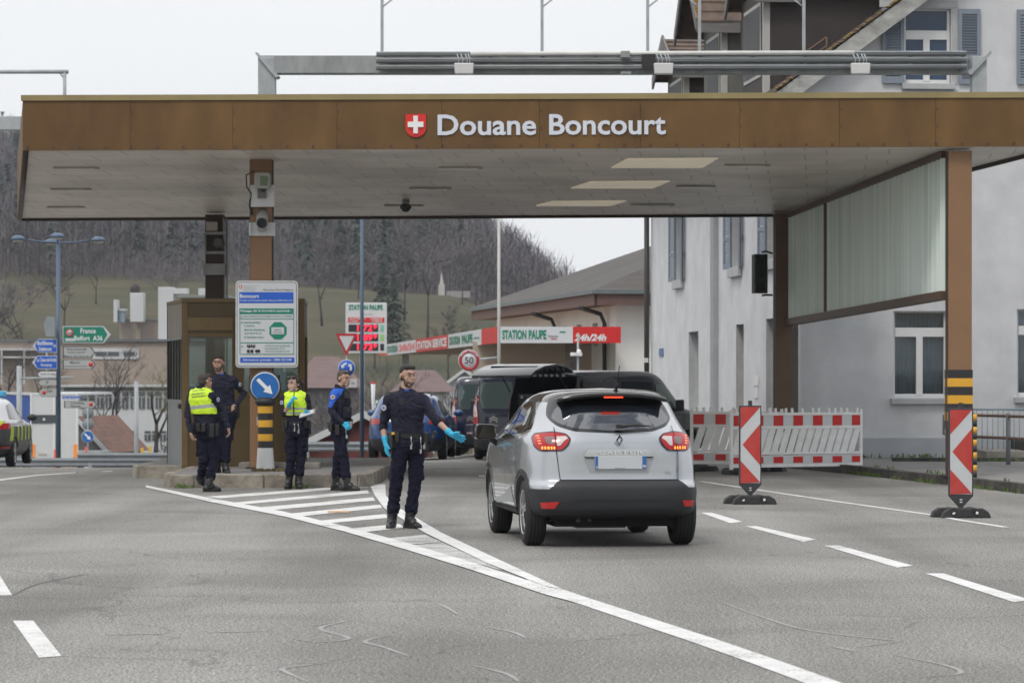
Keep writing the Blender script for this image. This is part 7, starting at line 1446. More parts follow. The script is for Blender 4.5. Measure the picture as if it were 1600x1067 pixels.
def blob(name, parts, mt, parent, vox=.008, smooth=3, fold=0.0, fq=(9, 9, 13), seed=0, cut_=None):
    mb = MB()
    for p in parts:
        if p[0] == 'c':
            a, ra, b, rb = Vector(p[1]), p[2], Vector(p[3]), p[4]
            mb.sph(a, ra, mt, 14, 9); mb.sph(b, rb, mt, 14, 9)
            if (b-a).length > 1e-4: mb.cyl(a, b, ra, mt, r1=rb, n=14)
        elif p[0] == 'e': mb.sph(p[1], p[2], mt, 18, 12, rot=p[3] if len(p) > 3 else None)
        elif p[0] == 'l':
            vs = []; n = 26; fs = []
            for (c_, rx, ry, yw) in p[1]:
                for i in range(n):
                    t = 2*pi*i/n; ex = .8; x = rx*math.copysign(abs(cos(t))**ex, cos(t)); y = ry*math.copysign(abs(sin(t))**ex, sin(t)); vs.append(Vector(c_)+Vector((x*cos(yw)-y*sin(yw), x*sin(yw)+y*cos(yw), 0)))
            m = len(p[1])
            for j in range(m-1):
                for i in range(n): fs.append((j*n+i, j*n+(i+1) % n, (j+1)*n+(i+1) % n, (j+1)*n+i))
            fs.append(tuple(reversed(range(n)))); fs.append(tuple((m-1)*n+i for i in range(n))); mb.add(vs, fs, mt)
        elif p[0] == 'b': mb.box(p[1], p[2], mt, M=p[3] if len(p) > 3 else None)
    o = mb.build(name, parent); r = o.modifiers.new('r', 'REMESH'); r.mode = 'VOXEL'; r.voxel_size = vox; r.use_smooth_shade = True
    s_ = o.modifiers.new('s', 'SMOOTH'); s_.factor = .5; s_.iterations = smooth; bake(o)
    me = o.data
    if fold:
        nn = [v.normal.copy() for v in me.vertices]; off = Vector((seed*3.1, seed*1.7, seed))
        for v, n_ in zip(me.vertices, nn):
            q = Vector((v.co.x*fq[0], v.co.y*fq[1], v.co.z*fq[2]))+off; q += Vector((noise.noise(q*.5), noise.noise(q*.5+Vector((9, 2, 1))), noise.noise(q*.5+Vector((1, 7, 3)))))*1.2
            a = 1-2*abs(noise.noise(q)); b = noise.noise(q*2.3+off); v.co = v.co+n_*(fold*(a*.8-.4)+fold*.35*b)
    me.update()
    if not me.materials: me.materials.append(mt)
    for pl_ in me.polygons: pl_.use_smooth = True
    return o
def hand_parts(w_, d, n, t, curl=(.2, .3, .3), spread=.10, k=1.0, grow=0.0, thumb=(.75, .65, .1)):
    """palm, four unequal bent fingers and a thumb; d finger direction, n palm normal, t thumb side"""
    w_, d, n, t = Vector(w_), Vector(d).normalized(), Vector(n), Vector(t); n = (n-d*n.dot(d)).normalized(); t = (t-d*t.dot(d)-n*t.dot(n)).normalized(); P_ = []; g_ = grow
    P_.append(('c', w_-d*.02, .024+g_, w_+d*.02, .026+g_))
    for i, (o_, L_) in enumerate(((.031, .068), (.0105, .077), (-.0105, .071), (-.031, .056))):
        kn = w_+d*((.088-.004*abs(i-1.2))*k)+t*o_*k; P_.append(('c', w_+d*.02+t*o_*.6*k, .0155+g_, kn, .0125+g_))
        p = kn; dd = (d+t*spread*(1.5-i)*.6).normalized(); a = 0
        for j, (f_, r) in enumerate(((.45, .0100), (.30, .0090), (.25, .0080))):
            a += curl[j]*(1+.08*i); e_ = (dd*cos(a)+n*sin(a)); q = p+e_*L_*f_*k; P_.append(('c', p, r+g_, q, r-.0008+g_)); p = q
    b = w_+d*.022*k+t*.024*k; P_.append(('c', w_+d*.01, .02+g_, b+d*.02*k, .0165+g_)); td = (t*thumb[0]+d*thumb[1]+n*thumb[2]).normalized(); q = b+td*.042*k; P_.append(('c', b, .0155+g_, q, .012+g_)); td2 = (td+d*.35+n*.1).normalized(); q2 = q+td2*.032*k; P_.append(('c', q, .0115+g_, q2, .0095+g_))
    return P_
def ground_ray(bv, o_, d): h = bv.ray_cast(Vector(o_), Vector(d)); return h
def press_text(parent, ob, s_, mt, x0, x1, z0, z1, name, d=(0, 1, 0), off=.004, slope=0.0, bold=.02):
    bv = bvh_of(ob); mb = MB(); text(mb, s_, mt, (x0, 0, z0), x1-x0, z1-z0, bold=bold); dv = Vector(d).normalized(); nv = []
    for x, y, z in mb.v:
        z = z+(x-x0)*slope; h = bv.ray_cast(Vector((x, 0, z))-dv*2, dv); nv.append(tuple(h[0]-dv*off) if h[0] is not None else (x, -.2, z))
    mb.v = nv; return mb.build(name, ob, fixn=False)
def press_patch(ob, pts, mt, name, d=(0, 1, 0), off=.004, step=.03):
    bv = bvh_of(ob); bm = bmesh.new(); f = bm.faces.new([bm.verts.new((p[0], 0, p[1])) for p in pts]); bmesh.ops.triangulate(bm, faces=[f])
    for ax in (0, 2):
        lo = min(v.co[ax] for v in bm.verts); hi = max(v.co[ax] for v in bm.verts); k = int((hi-lo)/step)
        for i in range(1, k+1):
            co = [0, 0, 0]; no = [0, 0, 0]; co[ax] = lo+i*step; no[ax] = 1
            if co[ax] < hi-1e-5: bmesh.ops.bisect_plane(bm, geom=bm.verts[:]+bm.edges[:]+bm.faces[:], plane_co=co, plane_no=no)
    dv = Vector(d).normalized()
    for v in bm.verts:
        h = bv.ray_cast(v.co-dv*2, dv)
        if h[0] is None: h = bv.find_nearest(v.co-dv*.2)
        v.co = h[0]-dv*off
    me = bpy.data.meshes.new(name); bm.to_mesh(me); bm.free(); me.materials.append(mt); o = bpy.data.objects.new(name, me); C.objects.link(o); o.parent = ob
    for p in me.polygons: p.use_smooth = True
    return o
def person(label, bx, by, s, z0, spec):
    t = thing('person', label, 'person', ((bx-800)/s, F/s, z0)); J = lambda px, py, dy=0.0: Vector(((px-bx)/s, dy, (by-py)/s))
    yw = radians(spec['yaw']); u = Vector((cos(yw), sin(yw), 0)); f = Vector((sin(yw), -cos(yw), 0)); S = spec; sk = spec['skin']; fem = S.get('fem', 0)
    ch, pe = J(*S['chest']), J(*S['pelvis']); sw_ = S.get('sw', .185); up = Vector((0, 0, 1))
    sh = {k: ch+u*sw_*v+up*S.get('tilt', 0)*v for k, v in (('L', 1), ('R', -1))}; hp = {k: pe+u*.092*v-up*.04 for k, v in (('L', 1), ('R', -1))}
    el = {k: J(*S['elbow'][k]) for k in 'LR'}; wr = {k: J(*S['wrist'][k]) for k in 'LR'}; kn = {k: J(*S['knee'][k]) for k in 'LR'}; an = {k: J(*S['ankle'][k]) for k in 'LR'}
    hd = J(*S['head']); hy = radians(S['hyaw']); hx, hf = Vector((cos(hy), sin(hy), 0)), Vector((sin(hy), -cos(hy), 0)); HK = S.get('hk', 1.10)
    R = Matrix((( hx.x, -hf.x, 0), (hx.y, -hf.y, 0), (0, 0, 1)))
    if S.get('nod'): R = R@Matrix.Rotation(S['nod'], 3, 'X')
    H = lambda x, y, z: hd+R@(Vector((x, y, z))*HK)
    nb = ch+up*.05+f*-.01
    # torso outline, bottom to top
    def torso(g_=0.0, zlo=-.10, ztop=.085):
        ax = lambda t_, o_=0: pe.lerp(ch, t_)+f*o_
        q = [(pe+up*zlo, .165, .115), (pe+up*.0, .172, .122), (ax(.30), .158-.012*fem, .112), (ax(.55), .165-.012*fem, .118), (ax(.80, .01), .182-.012*fem, .128+.01*fem), (ax(.97, .0), .186-.015*fem, .115), (ch+up*.04, .15, .095), (ch+up*ztop, .07, .07)]
        w_ = S.get('bulk', 1.0); return ('l', [(c_, rx*w_+g_, ry*w_+g_, yw) for c_, rx, ry in q])
    # ---- body: one continuous skinned figure
    B = [torso(-.03), ('c', nb, .060, H(0, .018, -.10), .058), ('e', H(0, .012, .012), (.075, .093, .088), R), ('e', H(0, -.022, -.055), (.059, .066, .068), R), ('c', H(-.018, -.066, -.098), .020, H(.018, -.066, -.098), .020), ('c', H(0, -.086, .0), .007, H(0, -.100, -.034), .0105), ('c', H(-.010, -.092, -.038), .007, H(.010, -.092, -.038), .007), ('c', H(-.040, -.078, .020), .011, H(.040, -.078, .020), .011), ('c', H(-.045, -.060, -.035), .018, H(-.036, -.055, -.06), .02), ('c', H(.045, -.060, -.035), .018, H(.036, -.055, -.06), .02), ('c', H(-.018, -.087, -.068), .0075, H(.018, -.087, -.068), .0075), ('c', H(-.015, -.086, -.077), .007, H(.015, -.086, -.077), .007)]
    for v in (-1, 1): B.append(('e', H(v*.078, .012, -.018), (.010, .019, .031), R))
    for k in 'LR':
        B += [('c', sh[k], .045, el[k], .036), ('c', el[k], .038, wr[k], .026), ('c', hp[k], .075, kn[k], .048), ('c', kn[k], .05, an[k], .035), ('c', an[k], .033, an[k]-up*.02, .028)]
        hs_ = S['hand'][k]; B += hand_parts(wr[k], hs_['d'], hs_['n'], hs_['t'], hs_.get('curl', (.25, .35, .3)), hs_.get('spread', .1))
    blob('body', B, sk, t, .0055, 2)
    # ---- face details
    for v in (-1, 1):
        e_ = MB(); e_.sph(H(v*.031, -.0715, -.004), .0105, mat('eye white', (.26, .21, .19), .3, var=0), 10, 7); e_.sph(H(v*.031, -.0805, -.004), .0045, BLK, 8, 6); e_.build('eye', t)
    e_ = MB(); 
    for v in (-1, 1): e_.tube([H(v*.015, -.088, .018), H(v*.034, -.090, .024), H(v*.052, -.078, .017)], .003, S['hairm'], n=5)
    e_.build('eyebrow', t); e_ = MB(); e_.tube([H(-.022, -.088, -.070), H(0, -.0955, -.071), H(.022, -.088, -.070)], .0042, mat('lip', (.28, .11, .10), .5), n=5); e_.build('lips', t)
    # ---- hair
    hk = S.get('hair', 'short')
    hp_ = [('e', H(0, .026, .030), (.0785, .088, .083), R), ('e', H(0, .045, -.015), (.072, .068, .065), R), ('c', H(-.043, -.045, .072), .022, H(.043, -.045, .072), .022)]
    if hk == 'pony': hp_ += [('c', H(0, .10, .02), .035, H(.02, .15, -.01), .035), ('c', H(.02, .15, -.01), .032, H(.03, .15, -.12), .02), ('c', H(-.07, -.01, .02), .02, H(-.075, .03, -.04), .015), ('c', H(.07, -.01, .02), .02, H(.075, .03, -.04), .015)]
    if hk == 'quiff': hp_ += [('e', H(0, .0, .066), (.058, .072, .038), R)]
    if hk == 'thin': hp_ = [('e', H(0, .030, .022), (.0775, .082, .076), R), ('e', H(0, .045, -.02), (.072, .066, .06), R)]
    blob('hair', hp_, S['hairm'], t, .006, 2, fold=.004, fq=(60, 60, 60))
    if S.get('beard'): blob('beard', [('e', H(0, -.034, -.088), (.060, .060, .044), R), ('c', H(-.05, -.03, -.06), .016, H(-.066, .0, -.025), .010), ('c', H(.05, -.03, -.06), .016, H(.066, .0, -.025), .010)], mat('beard stubble', (.075, .048, .038), .8, vs_=60, var=.4), t, .005, 2, fold=.002, fq=(90, 90, 90))
    if S.get('sunglasses'): m_ = MB(); m_.tube([H(-.07, -.03, .085), H(-.04, -.085, .075), H(0, -.095, .075), H(.04, -.085, .075), H(.07, -.03, .085)], .011, PBLK, n=6); m_.build('sunglasses', t)
    # ---- shirt
    sl = S['sleeve']; parts = [torso(.004, -.03)]
    for k in 'LR':
        v = 1 if k == 'L' else -1; parts += [('c', nb+u*.03*v+up*.012, .058, sh[k]-up*.012, .060), ('c', sh[k]-up*.014, .064, el[k], .050)]
        if sl[k] == 'rolled': q = el[k].lerp(wr[k], .10); parts += [('c', el[k], .052, q, .050), ('c', q-(wr[k]-el[k]).normalized()*.03, .054, q, .053)]
        else: parts += [('c', el[k], .052, el[k].lerp(wr[k], .92), .036), ('c', el[k].lerp(wr[k], .85), .040, el[k].lerp(wr[k], .93), .038)]
        parts += [('c', sh[k].lerp(sh[k]*.5+el[k]*.5, .1), .07, sh[k]*.4+el[k]*.6, .056)]
    parts += [('l', [(nb+up*.0, .085, .078, yw), (nb+up*.045, .070, .068, yw)])]
    shirt = blob('jacket', parts, NAV, t, .008, 2, fold=.015, seed=S['seed'])
    cp = []
    for a in range(14):
        th = 2*pi*a/14; 
        if cos(th+pi/2) > .93 and False: continue
        c0 = nb+up*.055+(u*cos(th)+f*sin(th))*.062; th2 = th+2*pi/14; c1 = nb+up*.055+(u*cos(th2)+f*sin(th2))*.062
        if sin(th+pi/14) > .90: continue
        cp.append(('c', c0-up*.02*max(0, sin(th)), .013, c1-up*.02*max(0, sin(th2)), .013)); cp.append(('c', c0+up*.025-up*.03*max(0, sin(th)), .009, c1+up*.025-up*.03*max(0, sin(th2)), .009))
    blob('collar', cp, NAV, t, .006, 1)
    if S.get('tee'): MB().prism([(-.035, .075), (.035, .075), (.0, -.0)], f*.012, BLUC, o=nb+f*(.068)+up*.0-up*.015, U=u, V=up-f*.25).build('undershirt', t)
    # ---- trousers
    parts = [('l', [(pe-up*.13, .15, .11, yw), (pe-up*.05, .176, .128, yw), (pe+up*.05, .170, .120, yw), (pe+up*.085, .164, .114, yw)])]
    for k in 'LR':
        md = hp[k].lerp(kn[k], .5); parts += [('c', hp[k], .098, md, .088), ('c', md, .088, kn[k], .072), ('c', kn[k], .073, kn[k].lerp(an[k], .5), .068), ('c', kn[k].lerp(an[k], .5), .068, kn[k].lerp(an[k], .70), .072), ('c', kn[k].lerp(an[k], .62), .078, kn[k].lerp(an[k], .67), .074)]
        v = 1 if k == 'L' else -1; pk = hp[k].lerp(kn[k], .72)+u*v*.062; parts.append(('b', pk, (.05, .13, .15), Matrix.Rotation(yw, 3, 'Z')))
    tr = blob('trousers', parts, NAVT, t, .0085, 2, fold=.015, fq=(8, 8, 12), seed=S['seed']+4)
    # ---- boots
    for k in 'LR':
        fd = Vector(S['foot'][k]).normalized(); a = an[k]; heel = a-up*.062-fd*.045; toe = a-up*.068+fd*.165; lift = S.get('lift', {}).get(k, 0)
        if lift: heel = heel+up*lift; toe = toe-up*.0
        sx = kn[k].lerp(an[k], .72)
        bt = blob('boot', [('c', sx-up*.0, .060, a+up*.02, .057), ('c', a+up*.02, .058, a-up*.02, .056), ('c', heel+up*.02, .048, a-up*.01+fd*.05, .052), ('c', heel, .040, toe-fd*.03, .046), ('c', toe-fd*.04+up*.010, .050, toe+up*.004, .040), ('c', a-up*.0+fd*.02, .05, toe-fd*.06+up*.012, .042)], BOOT, t, .007, 2, fold=.003, fq=(20, 20, 20))
        for vtx in bt.data.vertices:
            gz_ = min(0, (by-by)/s)
            if vtx.co.z < .004 and not lift: vtx.co.z = .004
        sb = MB(); side = fd.cross(up); so = [(-.045-.035, -.034), (-.045-.035, .034), (.02, .040), (.12, .046), (.185, .03), (.197, 0), (.185, -.03), (.12, -.046), (.02, -.040)]
        hz_ = (heel.z-.045); tz_ = (toe.z-.036)
        vs = [Vector((a.x, a.y, 0))+fd*x+side*y+up*(max(0.0, hz_+(tz_-hz_)*((x+.08)/.27)) if lift else .0) for x, y in so]; sb.add(vs+[v_+up*.026 for v_ in vs], [tuple(range(9)), tuple(9+i for i in reversed(range(9)))]+[(i, 9+i, 9+(i+1) % 9, (i+1) % 9) for i in range(9)], mat('boot sole', (.02, .02, .02), .8)); sb.build('sole', bt)
    # ---- gloves
    for k in S.get('gloves', ''):
        hs_ = S['hand'][k]; dv = (wr[k]-el[k]).normalized(); gp = hand_parts(wr[k], hs_['d'], hs_['n'], hs_['t'], hs_.get('curl', (.25, .35, .3)), hs_.get('spread', .1), grow=.0022)
        gp += [] if sl[k] == 'long' else [('c', wr[k]-dv*.055, .036, wr[k], .0305), ('c', wr[k]-dv*.058, .0385, wr[k]-dv*.050, .037)]; blob('glove', gp, GLV, t, .0042, 1, fold=.002, fq=(40, 40, 40))
    # ---- duty belt with pouches
    bz = pe+up*S.get('beltz', .055); n = 40; mb = MB(); rx, ry = .178*S.get('bulk', 1), .130*S.get('bulk', 1)
    pr = []
    for i in range(n): th = 2*pi*i/n; pr.append(u*(rx*cos(th))+f*(ry*sin(th)))
    vs = []
    for p_ in pr: vs += [bz+p_-up*.026, bz+p_+up*.026, bz+p_*.93+up*.026, bz+p_*.93-up*.026]
    mb.add(vs, [(4*i+j, (4*((i+1) % n))+j, (4*((i+1) % n))+(j+1) % 4, 4*i+(j+1) % 4) for i in range(n) for j in range(4)], BELT); bl = mb.build('duty_belt', t)
    random.seed(S['seed'])
    for (ang, w_, h, d_, dz) in S.get('pouches', [(10, .07, .12, .045, -.02), (38, .05, .11, .04, -.02), (140, .05, .10, .045, -.01), (165, .065, .16, .05, -.05), (200, .08, .12, .05, -.02), (235, .07, .10, .045, 0), (300, .07, .09, .045, 0), (340, .06, .2, .05, -.07)]):
        th = radians(ang); p_ = u*(rx*cos(th))+f*(ry*sin(th)); nn = (u*(cos(th)/rx)+f*(sin(th)/ry)).normalized(); M = Matrix.Rotation(atan2(nn.y, nn.x)+pi/2, 3, 'Z'); mb = MB(); mb.box(bz+p_+nn*d_*.45+up*dz, (w_, d_, h), BELT, M=M); mb.box(bz+p_+nn*(d_*.95)+up*(dz+h*.28), (w_*.95, .008, h*.4), mat('pouch flap', (.018, .018, .02), .45), M=M); mb.build('pouch', bl, bevel=.008)
    for (ang, ln) in S.get('keys', []):
        th = radians(ang); p_ = bz+u*(rx*cos(th)*1.04)+f*(ry*sin(th)*1.06); mb = MB(); mb.tube([p_, p_-up*ln*.5, p_-up*ln+u*.01], .005, CHR, n=5); mb.box(p_-up*ln, (.022, .008, .05), CHR); mb.box(p_-up*ln*.7+u*.008, (.012, .006, .03), CHR); mb.build('key_chain', bl)
    # ---- extras
    if S.get('radio'):
        q_ = ch-u*.09+f*.125-up*.03; M = Matrix.Rotation(yw, 3, 'Z'); mb = MB(); mb.box(q_, (.05, .035, .07), BLK, M=M); mb.tube([q_+up*.03, q_+up*.07-u*.03-f*.03, sh['R']+up*.07+u*.06], .005, BLK, n=5); mb.tube([q_-up*.03, q_-up*.12+u*.04, q_-up*.25+u*.08-f*.01], .004, BLK, n=5); mb.build('radio_microphone', t, bevel=.006)
    for k in S.get('patch', ''):
        v = 1 if k == 'L' else -1; m_ = sh[k].lerp(el[k], .33); bv = bvh_of(shirt); dr = S.get('patchdir', -f); h = bv.ray_cast(m_-dr*.4, dr); q_ = h[0] if h[0] is not None else m_; mb = MB(); W_ = dr.cross(up).normalized(); mb.prism(circ(0, 0, .037, 16), dr*.006, mat('patch blue grey', (.10, .13, .25), .7, var=0), o=q_-dr*.006, U=W_); mb.prism(circ(0, 0, .030, 16), dr*.003, mat('patch white', (.50, .52, .56), .7, var=0), o=q_-dr*.010, U=W_); mb.prism(circ(0, 0, .017, 10), dr*.003, MATS['patch blue grey'], o=q_-dr*.013, U=W_); mb.build('arm_patch', shirt)
    if S.get('epaulette'):
        for v in (-1, 1): p_ = sh['L' if v > 0 else 'R']+up*.066; mb = MB(); mb.box(p_-u*v*.02, (.09, .04, .012), BELT, M=Matrix.Rotation(yw, 3, 'Z')); mb.build('epaulette', shirt, bevel=.004)
    vest = None
    if S.get('vest'):
        zlo = S['vest'][0]; w_ = S.get('bulk', 1); ax = lambda t_: pe.lerp(ch, t_)
        q = [(ax(zlo), .184, .145), (ax(.6), .188, .155), (ax(.85), .186, .165), (ch+up*.015, .170, .148), (ch+up*.065, .132, .112), (ch+up*.085, .085, .085)]
        vest = blob('safety_vest', [('l', [(c_, rx*w_, ry*w_, yw) for c_, rx, ry in q]), ('c', nb+u*.05, .066, sh['L']-u*.03+up*.012, .068), ('c', nb-u*.05, .066, sh['R']+u*.03+up*.012, .068)], NEON, t, .008, 2, fold=.008, seed=S['seed']+9)
        me = vest.data; me.materials.append(REFL); me.materials.append(BLK)
        for p_ in me.polygons:
            c_ = p_.center; zr = (c_.z-ax(zlo).z)/(ch.z-ax(zlo).z); sl_ = S['vest'][2] if len(S['vest']) > 2 else 0; zr += sl_*(c_-ax(zlo)).dot(u)
            if any(a < zr < b for a, b in S['vest'][1]): p_.material_index = 1
            if S.get('zip') and abs((c_-ch).dot(u)) < .009 and (c_-ch).dot(f) > 0: p_.material_index = 2
    return dict(t=t, J=J, jacket=shirt, trousers=tr, vest=vest, belt=bl, u=u, f=f, ch=ch, pe=pe, sh=sh, el=el, wr=wr, nb=nb, H=H)
SK1 = skin('skin light', (.42, .26, .19)); SK2 = skin('skin tanned', (.34, .20, .14)); SK3 = skin('skin pale', (.50, .33, .26)); V3 = Vector
# officer beckoning in the foreground
e1 = person('tall officer in navy with cyan gloves, left arm stretched towards the silver car', 634, 824, 139.4, 0, dict(seed=1, yaw=18, hyaw=32, nod=.06, skin=SK1, hairm=HAIR, hair='quiff', beard=1, tee=1,
    chest=(634, 622, .0), pelvis=(639, 689, .0), sw=.19, bulk=1.08, head=(637, 584, -.02), elbow=dict(R=(598, 664, .02), L=(682, 655, -.12)), wrist=dict(R=(603, 691, -.05), L=(706, 677, -.22)),
    knee=dict(R=(619, 755, -.05), L=(648, 755, .02)), ankle=dict(R=(612, 813, .02), L=(640, 812, .02)), foot=dict(R=(-.12, -1, 0), L=(.62, -.75, 0)), sleeve=dict(L='rolled', R='rolled'),
    hand=dict(R=dict(d=(.12, -.12, -1), n=(.8, .3, 0), t=(.3, -.9, 0), curl=(.18, .22, .2)), L=dict(d=(1, -.1, -.42), n=(-.2, -.75, -.55), t=(.25, -.1, .9), curl=(.02, .06, .05), spread=.3)), gloves='LR', radio=1, patch='R', epaulette=1, patchdir=V3((.5, .85, 0)),
    keys=[(95, .12), (60, .17), (42, .12)], beltz=.065))
# radio antenna and baton on the left hip
mb = MB(); p_ = e1['pe']+e1['u']*.21+V3((0, -.03, .02)); mb.tube([p_-V3((0, 0, .06)), p_+V3((.04, 0, .12))], .006, BLK, n=6); mb.tube([p_+V3((.03, -.02, -.05)), p_+V3((.085, -.03, .07))], .018, BLK, n=8); mb.sph(p_+V3((.09, -.03, .08)), .024, BLK, 8, 6); mb.build('baton', e1['belt'])
mb = MB(); p_ = e1['pe']-e1['u']*.17+V3((-.01, -.09, .095)); mb.box(p_, (.035, .03, .03), YEL); mb.build('yellow_taser_grip', e1['belt'], bevel=.005)
# zip and chest pocket lines on the jacket front
press_patch(e1['jacket'], [(.035, .98), (.039, .98), (.026, 1.42), (.022, 1.42)], mat('zip line', (.004, .004, .007), .6, var=0), 'zip', off=.001)
# officer with yellow vest seen from behind
a1 = person('officer in yellow vest seen from behind, striding right below the island kerb', 320, 768, 105.0, 0, dict(seed=2, yaw=148, hyaw=128, skin=SK2, hairm=HAIRG, hair='short',
    chest=(315, 616, .0), pelvis=(322, 672, .03), sw=.18, bulk=1.06, head=(320.5, 594, .02), elbow=dict(L=(292, 644, .0), R=(346, 640, .04)), wrist=dict(L=(299, 676, -.10), R=(357, 668, -.02)),
    knee=dict(R=(334, 716, .06), L=(318, 716, .02)), ankle=dict(R=(326, 758, -.02), L=(312, 750, .22)), foot=dict(R=(.72, .4, -.0), L=(.8, .45, -.35)), lift=dict(L=.07), sleeve=dict(L='long', R='long'),
    hand=dict(R=dict(d=(.2, .1, -1), n=(-.8, -.2, 0), t=(.2, .9, 0), curl=(.5, .6, .4)), L=dict(d=(.3, 0, -1), n=(.7, .3, 0), t=(-.2, .9, 0), curl=(.5, .6, .4))), patch='R', patchdir=V3((-.8, .6, 0)), epaulette=1, beltz=.075, vest=(.46, [(.26, .44)], .35),
    pouches=[(250, .07, .12, .05, -.03), (275, .08, .12, .05, -.03), (300, .05, .1, .05, -.01), (215, .07, .2, .05, -.07), (190, .06, .18, .05, -.06), (340, .08, .16, .06, -.06), (320, .05, .1, .04, 0)]))
vv = a1['vest']; tx = mat('vest print', (.10, .15, .10), .7, var=0)
for i, (s_, x0, x1, py) in enumerate((('Zollverwaltung', 301, 322, 612.5), ('Administration', 300.5, 321, 617), ('Garde-frontière', 300.5, 323, 621.5))): press_text(None, vv, s_, tx, (x0-320)/105, (x1-320)/105, (768-py)/105, (768-py+3.4)/105, 'back_lettering', slope=.12)
# officer on the island facing us
b1 = person('tall officer in navy jacket, hand on hip, standing on the island by the booth', 346, 738.5, 99.0, .2, dict(seed=3, yaw=6, hyaw=-8, skin=SK2, hairm=HAIR, hair='short', beard=1, tee=1,
    chest=(346, 594, .0), pelvis=(352, 645, .0), sw=.185, bulk=1.04, head=(341.5, 566, -.02), elbow=dict(R=(326, 625, .04), L=(380, 614, .12)), wrist=dict(R=(333, 648, -.06), L=(369, 633, -.07)),
    knee=dict(R=(343, 692, -.02), L=(354, 692, -.02)), ankle=dict(R=(339, 730.5, .0), L=(353, 731, -.04)), foot=dict(R=(-.4, -1, 0), L=(.35, -1, 0)), sleeve=dict(L='long', R='long'),
    hand=dict(L=dict(d=(-.75, -.35, -.6), n=(-.2, .9, -.3), t=(.3, -.2, -.9), curl=(.4, .5, .4)), R=dict(d=(.1, -.1, -1), n=(.8, 0, .1), t=(.1, -.9, 0), curl=(.3, .5, .4))), epaulette=1, patch='L', patchdir=V3((-.8, .6, 0)), beltz=.085))
# officer with clipboard
c1 = person('woman officer in yellow vest with ponytail, cyan gloves and a white clipboard', 460, 763, 102.2, 0, dict(seed=4, yaw=-6, hyaw=-42, skin=SK3, hairm=mat('brown hair', (.035, .018, .012), .6, vs_=40, var=.3, bump=.5, bs=150), hair='pony', sunglasses=1, fem=1,
    chest=(461.5, 620, .0), pelvis=(464, 668, .0), sw=.158, bulk=.95, head=(459.5, 597.5, -.01), elbow=dict(R=(444.5, 645, -.02), L=(483.5, 643, -.02)), wrist=dict(R=(455, 629, -.22), L=(485, 646, -.22)),
    knee=dict(R=(455, 707, -.03), L=(471, 707, .0)), ankle=dict(R=(451.5, 752.5, .0), L=(466.5, 752.5, .0)), foot=dict(R=(-.15, -1, 0), L=(.2, -1, 0)), sleeve=dict(L='long', R='rolled'),
    hand=dict(R=dict(d=(.45, -.3, .85), n=(.8, .2, -.3), t=(-.5, -.3, .2), curl=(.5, .8, .5)), L=dict(d=(-.2, -.9, .1), n=(0, 0, 1), t=(-.9, 0, .3), curl=(.2, .5, .4))), gloves='LR', epaulette=1, patch='R', patchdir=V3((.6, .8, 0)), beltz=.075, vest=(.42, [(.05, .17), (.30, .42)]), zip=1,
    keys=[(95, .1), (75, .13)]))
t = thing('clipboard', 'white clipboard with papers held in front of the yellow vest of the woman officer', 'clipboard', c1['t'].location+V3(((482-460)/102.2, -.31, (763-645)/102.2)), 0)
M = Matrix.Rotation(radians(-18), 3, 'Y')@Matrix.Rotation(radians(-79), 3, 'X'); MB().box((0, 0, 0), (.25, .006, .32), mat('clipboard back', (.30, .31, .32), .4), M=M).build('board', t); MB().box(M@V3((0, -.008, 0)), (.21, .006, .28), mat('paper', (.5, .51, .53), .8, var=.03), M=M).build('paper_sheet', t); MB().box(M@V3((0, -.012, .15)), (.09, .01, .03), CHR, M=M).build('clip', t)
# officer in profile with blue shoulders
d1 = person('officer in profile with royal blue shoulders, short hair, standing on the hatched road marking', 534, 767, 104.0, 0, dict(seed=5, yaw=68, hyaw=52, skin=SK1, hairm=mat('close cropped hair', (.07, .05, .04), .7, var=.2), hair='short', nod=.1,
    chest=(531, 615, .0), pelvis=(532, 674, .0), sw=.19, bulk=1.06, head=(537.5, 590, -.03), elbow=dict(R=(519, 643, -.24), L=(533, 645, .22)), wrist=dict(R=(538, 661, -.30), L=(549, 660, -.02)),
    knee=dict(R=(538, 714, -.10), L=(527, 714, .10)), ankle=dict(R=(543, 757.5, -.12), L=(524, 757.5, .12)), foot=dict(R=(1, -.25, 0), L=(.85, -.5, 0)), sleeve=dict(L='long', R='long'),
    hand=dict(R=dict(d=(.7, -.1, -.55), n=(-.2, .9, -.2), t=(.6, -.3, .6), curl=(.5, .7, .5)), L=dict(d=(-.1, -.6, -.7), n=(-.6, .2, 0), t=(.6, -.5, .2), curl=(.6, .7, .5))), gloves='R', beltz=.08, radio=0))
jk = d1['jacket']; me = jk.data; me.materials.append(BLUC)
for p_ in me.polygons:
    c_ = p_.center; q_ = d1['ch']; r_ = (c_-q_)
    if (r_.z > -.21+max(0, r_.dot(d1['f']))*2.2 and r_.z < .075 and r_.dot(d1['f']) < .09) or (r_.z > -.55 and r_.z < .03 and r_.dot(d1['f']) < -.115): p_.material_index = 1
bv = bvh_of(jk); q_ = V3(((521.5-534)/104, -1, (767-620.5)/104)); h = bv.ray_cast(q_, V3((0, 1, 0))); mb = MB()
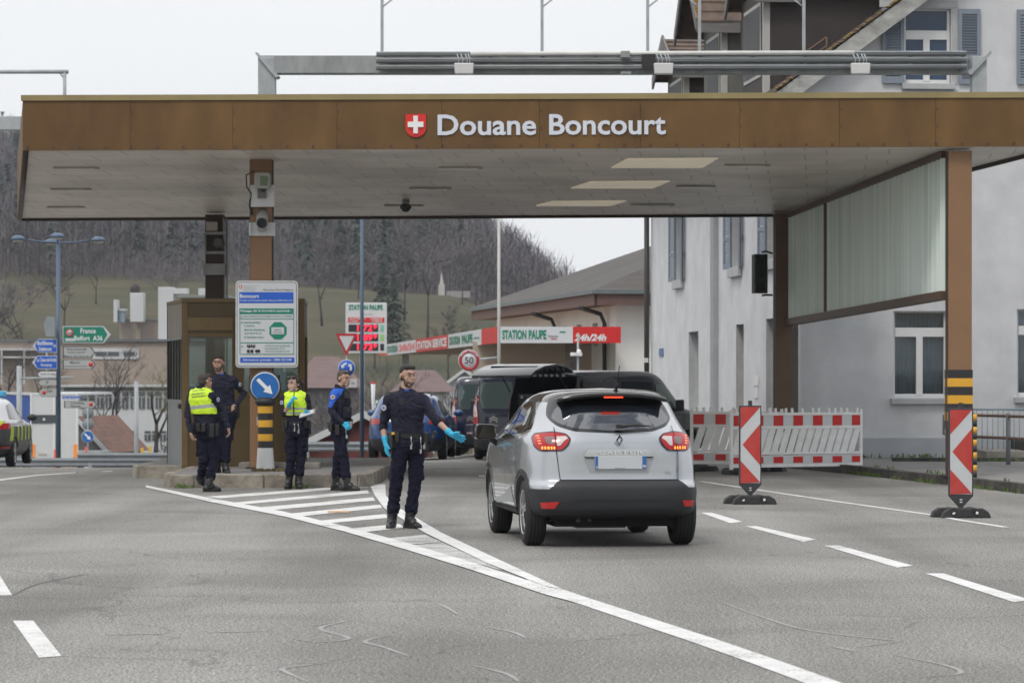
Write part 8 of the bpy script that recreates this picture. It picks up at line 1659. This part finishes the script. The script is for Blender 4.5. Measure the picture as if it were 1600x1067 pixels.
if h[0] is not None:
    mb.prism(circ(0, 0, .042, 18), (0, .004, 0), mat('patch blue grey', (.1, .13, .25)), o=h[0]-V3((0, .012, 0))); mb.prism(circ(0, 0, .034, 18), (0, .004, 0), MATS['patch white'], o=h[0]-V3((0, .017, 0))); mb.prism([(-.014, -.015), (.014, -.015), (.018, .015), (-.018, .015)], (0, .004, 0), mat('patch red', (.3, .05, .05), .7, var=0), o=h[0]-V3((0, .022, 0))); mb.build('arm_patch', jk)
mb = MB(); q_ = d1['ch']+d1['f']*.15-d1['u']*.06; Mz = Matrix.Rotation(radians(68), 3, 'Z'); mb.box(q_+V3((0, -.02, -.02)), (.1, .05, .10), BLK, M=Mz); mb.tube([q_+V3((0, 0, .04)), q_+V3((-.03, 0, .12)), d1['nb']+V3((0, -.05, .05))], .006, BLK, n=5); mb.build('radio_microphone', d1['t'], bevel=.01)
mb = MB(); q_ = d1['pe'].lerp(d1['ch'], .5)+d1['f']*.14-d1['u']*.05; mb.box(q_, (.20, .06, .16), NAV, M=Mz); mb.box(q_+d1['f']*.03+V3((0, 0, .05)), (.19, .02, .06), BELT, M=Mz); mb.build('vest_pouch', d1['t'], bevel=.012)
mb = MB(); q_ = d1['pe']+d1['f']*.12-d1['u']*.12; mb.tube([q_+V3((.02, 0, .05)), q_+V3((.03, 0, -.08))], .006, CHR, n=5); mb.box(q_+V3((.035, 0, -.08)), (.03, .01, .05), CHR); mb.box(q_+V3((.06, 0, -.12)), (.02, .02, .12), BLK); mb.build('key_chain', d1['belt'])
# ================================================================== AIR
hz_b = MB(); hz_b.b2((-700, -8, -6), (620, 1150, 170), mat('air', (1, 1, 1), .5, var=0)); hzo = hz_b.build('haze'); tag(hzo, 'thin pale spring haze over the valley', 'haze', kind='stuff')
hm = bpy.data.materials.new('haze air'); hm.use_nodes = True; n = hm.node_tree.nodes; n.remove(n['Principled BSDF']); pv = n.new('ShaderNodeVolumePrincipled'); pv.inputs['Color'].default_value = (.82, .88, 1.0, 1); pv.inputs['Density'].default_value = .00019; pv.inputs['Anisotropy'].default_value = .2
hm.node_tree.links.new(pv.outputs[0], n['Material Output'].inputs['Volume']); hzo.data.materials.clear(); hzo.data.materials.append(hm)
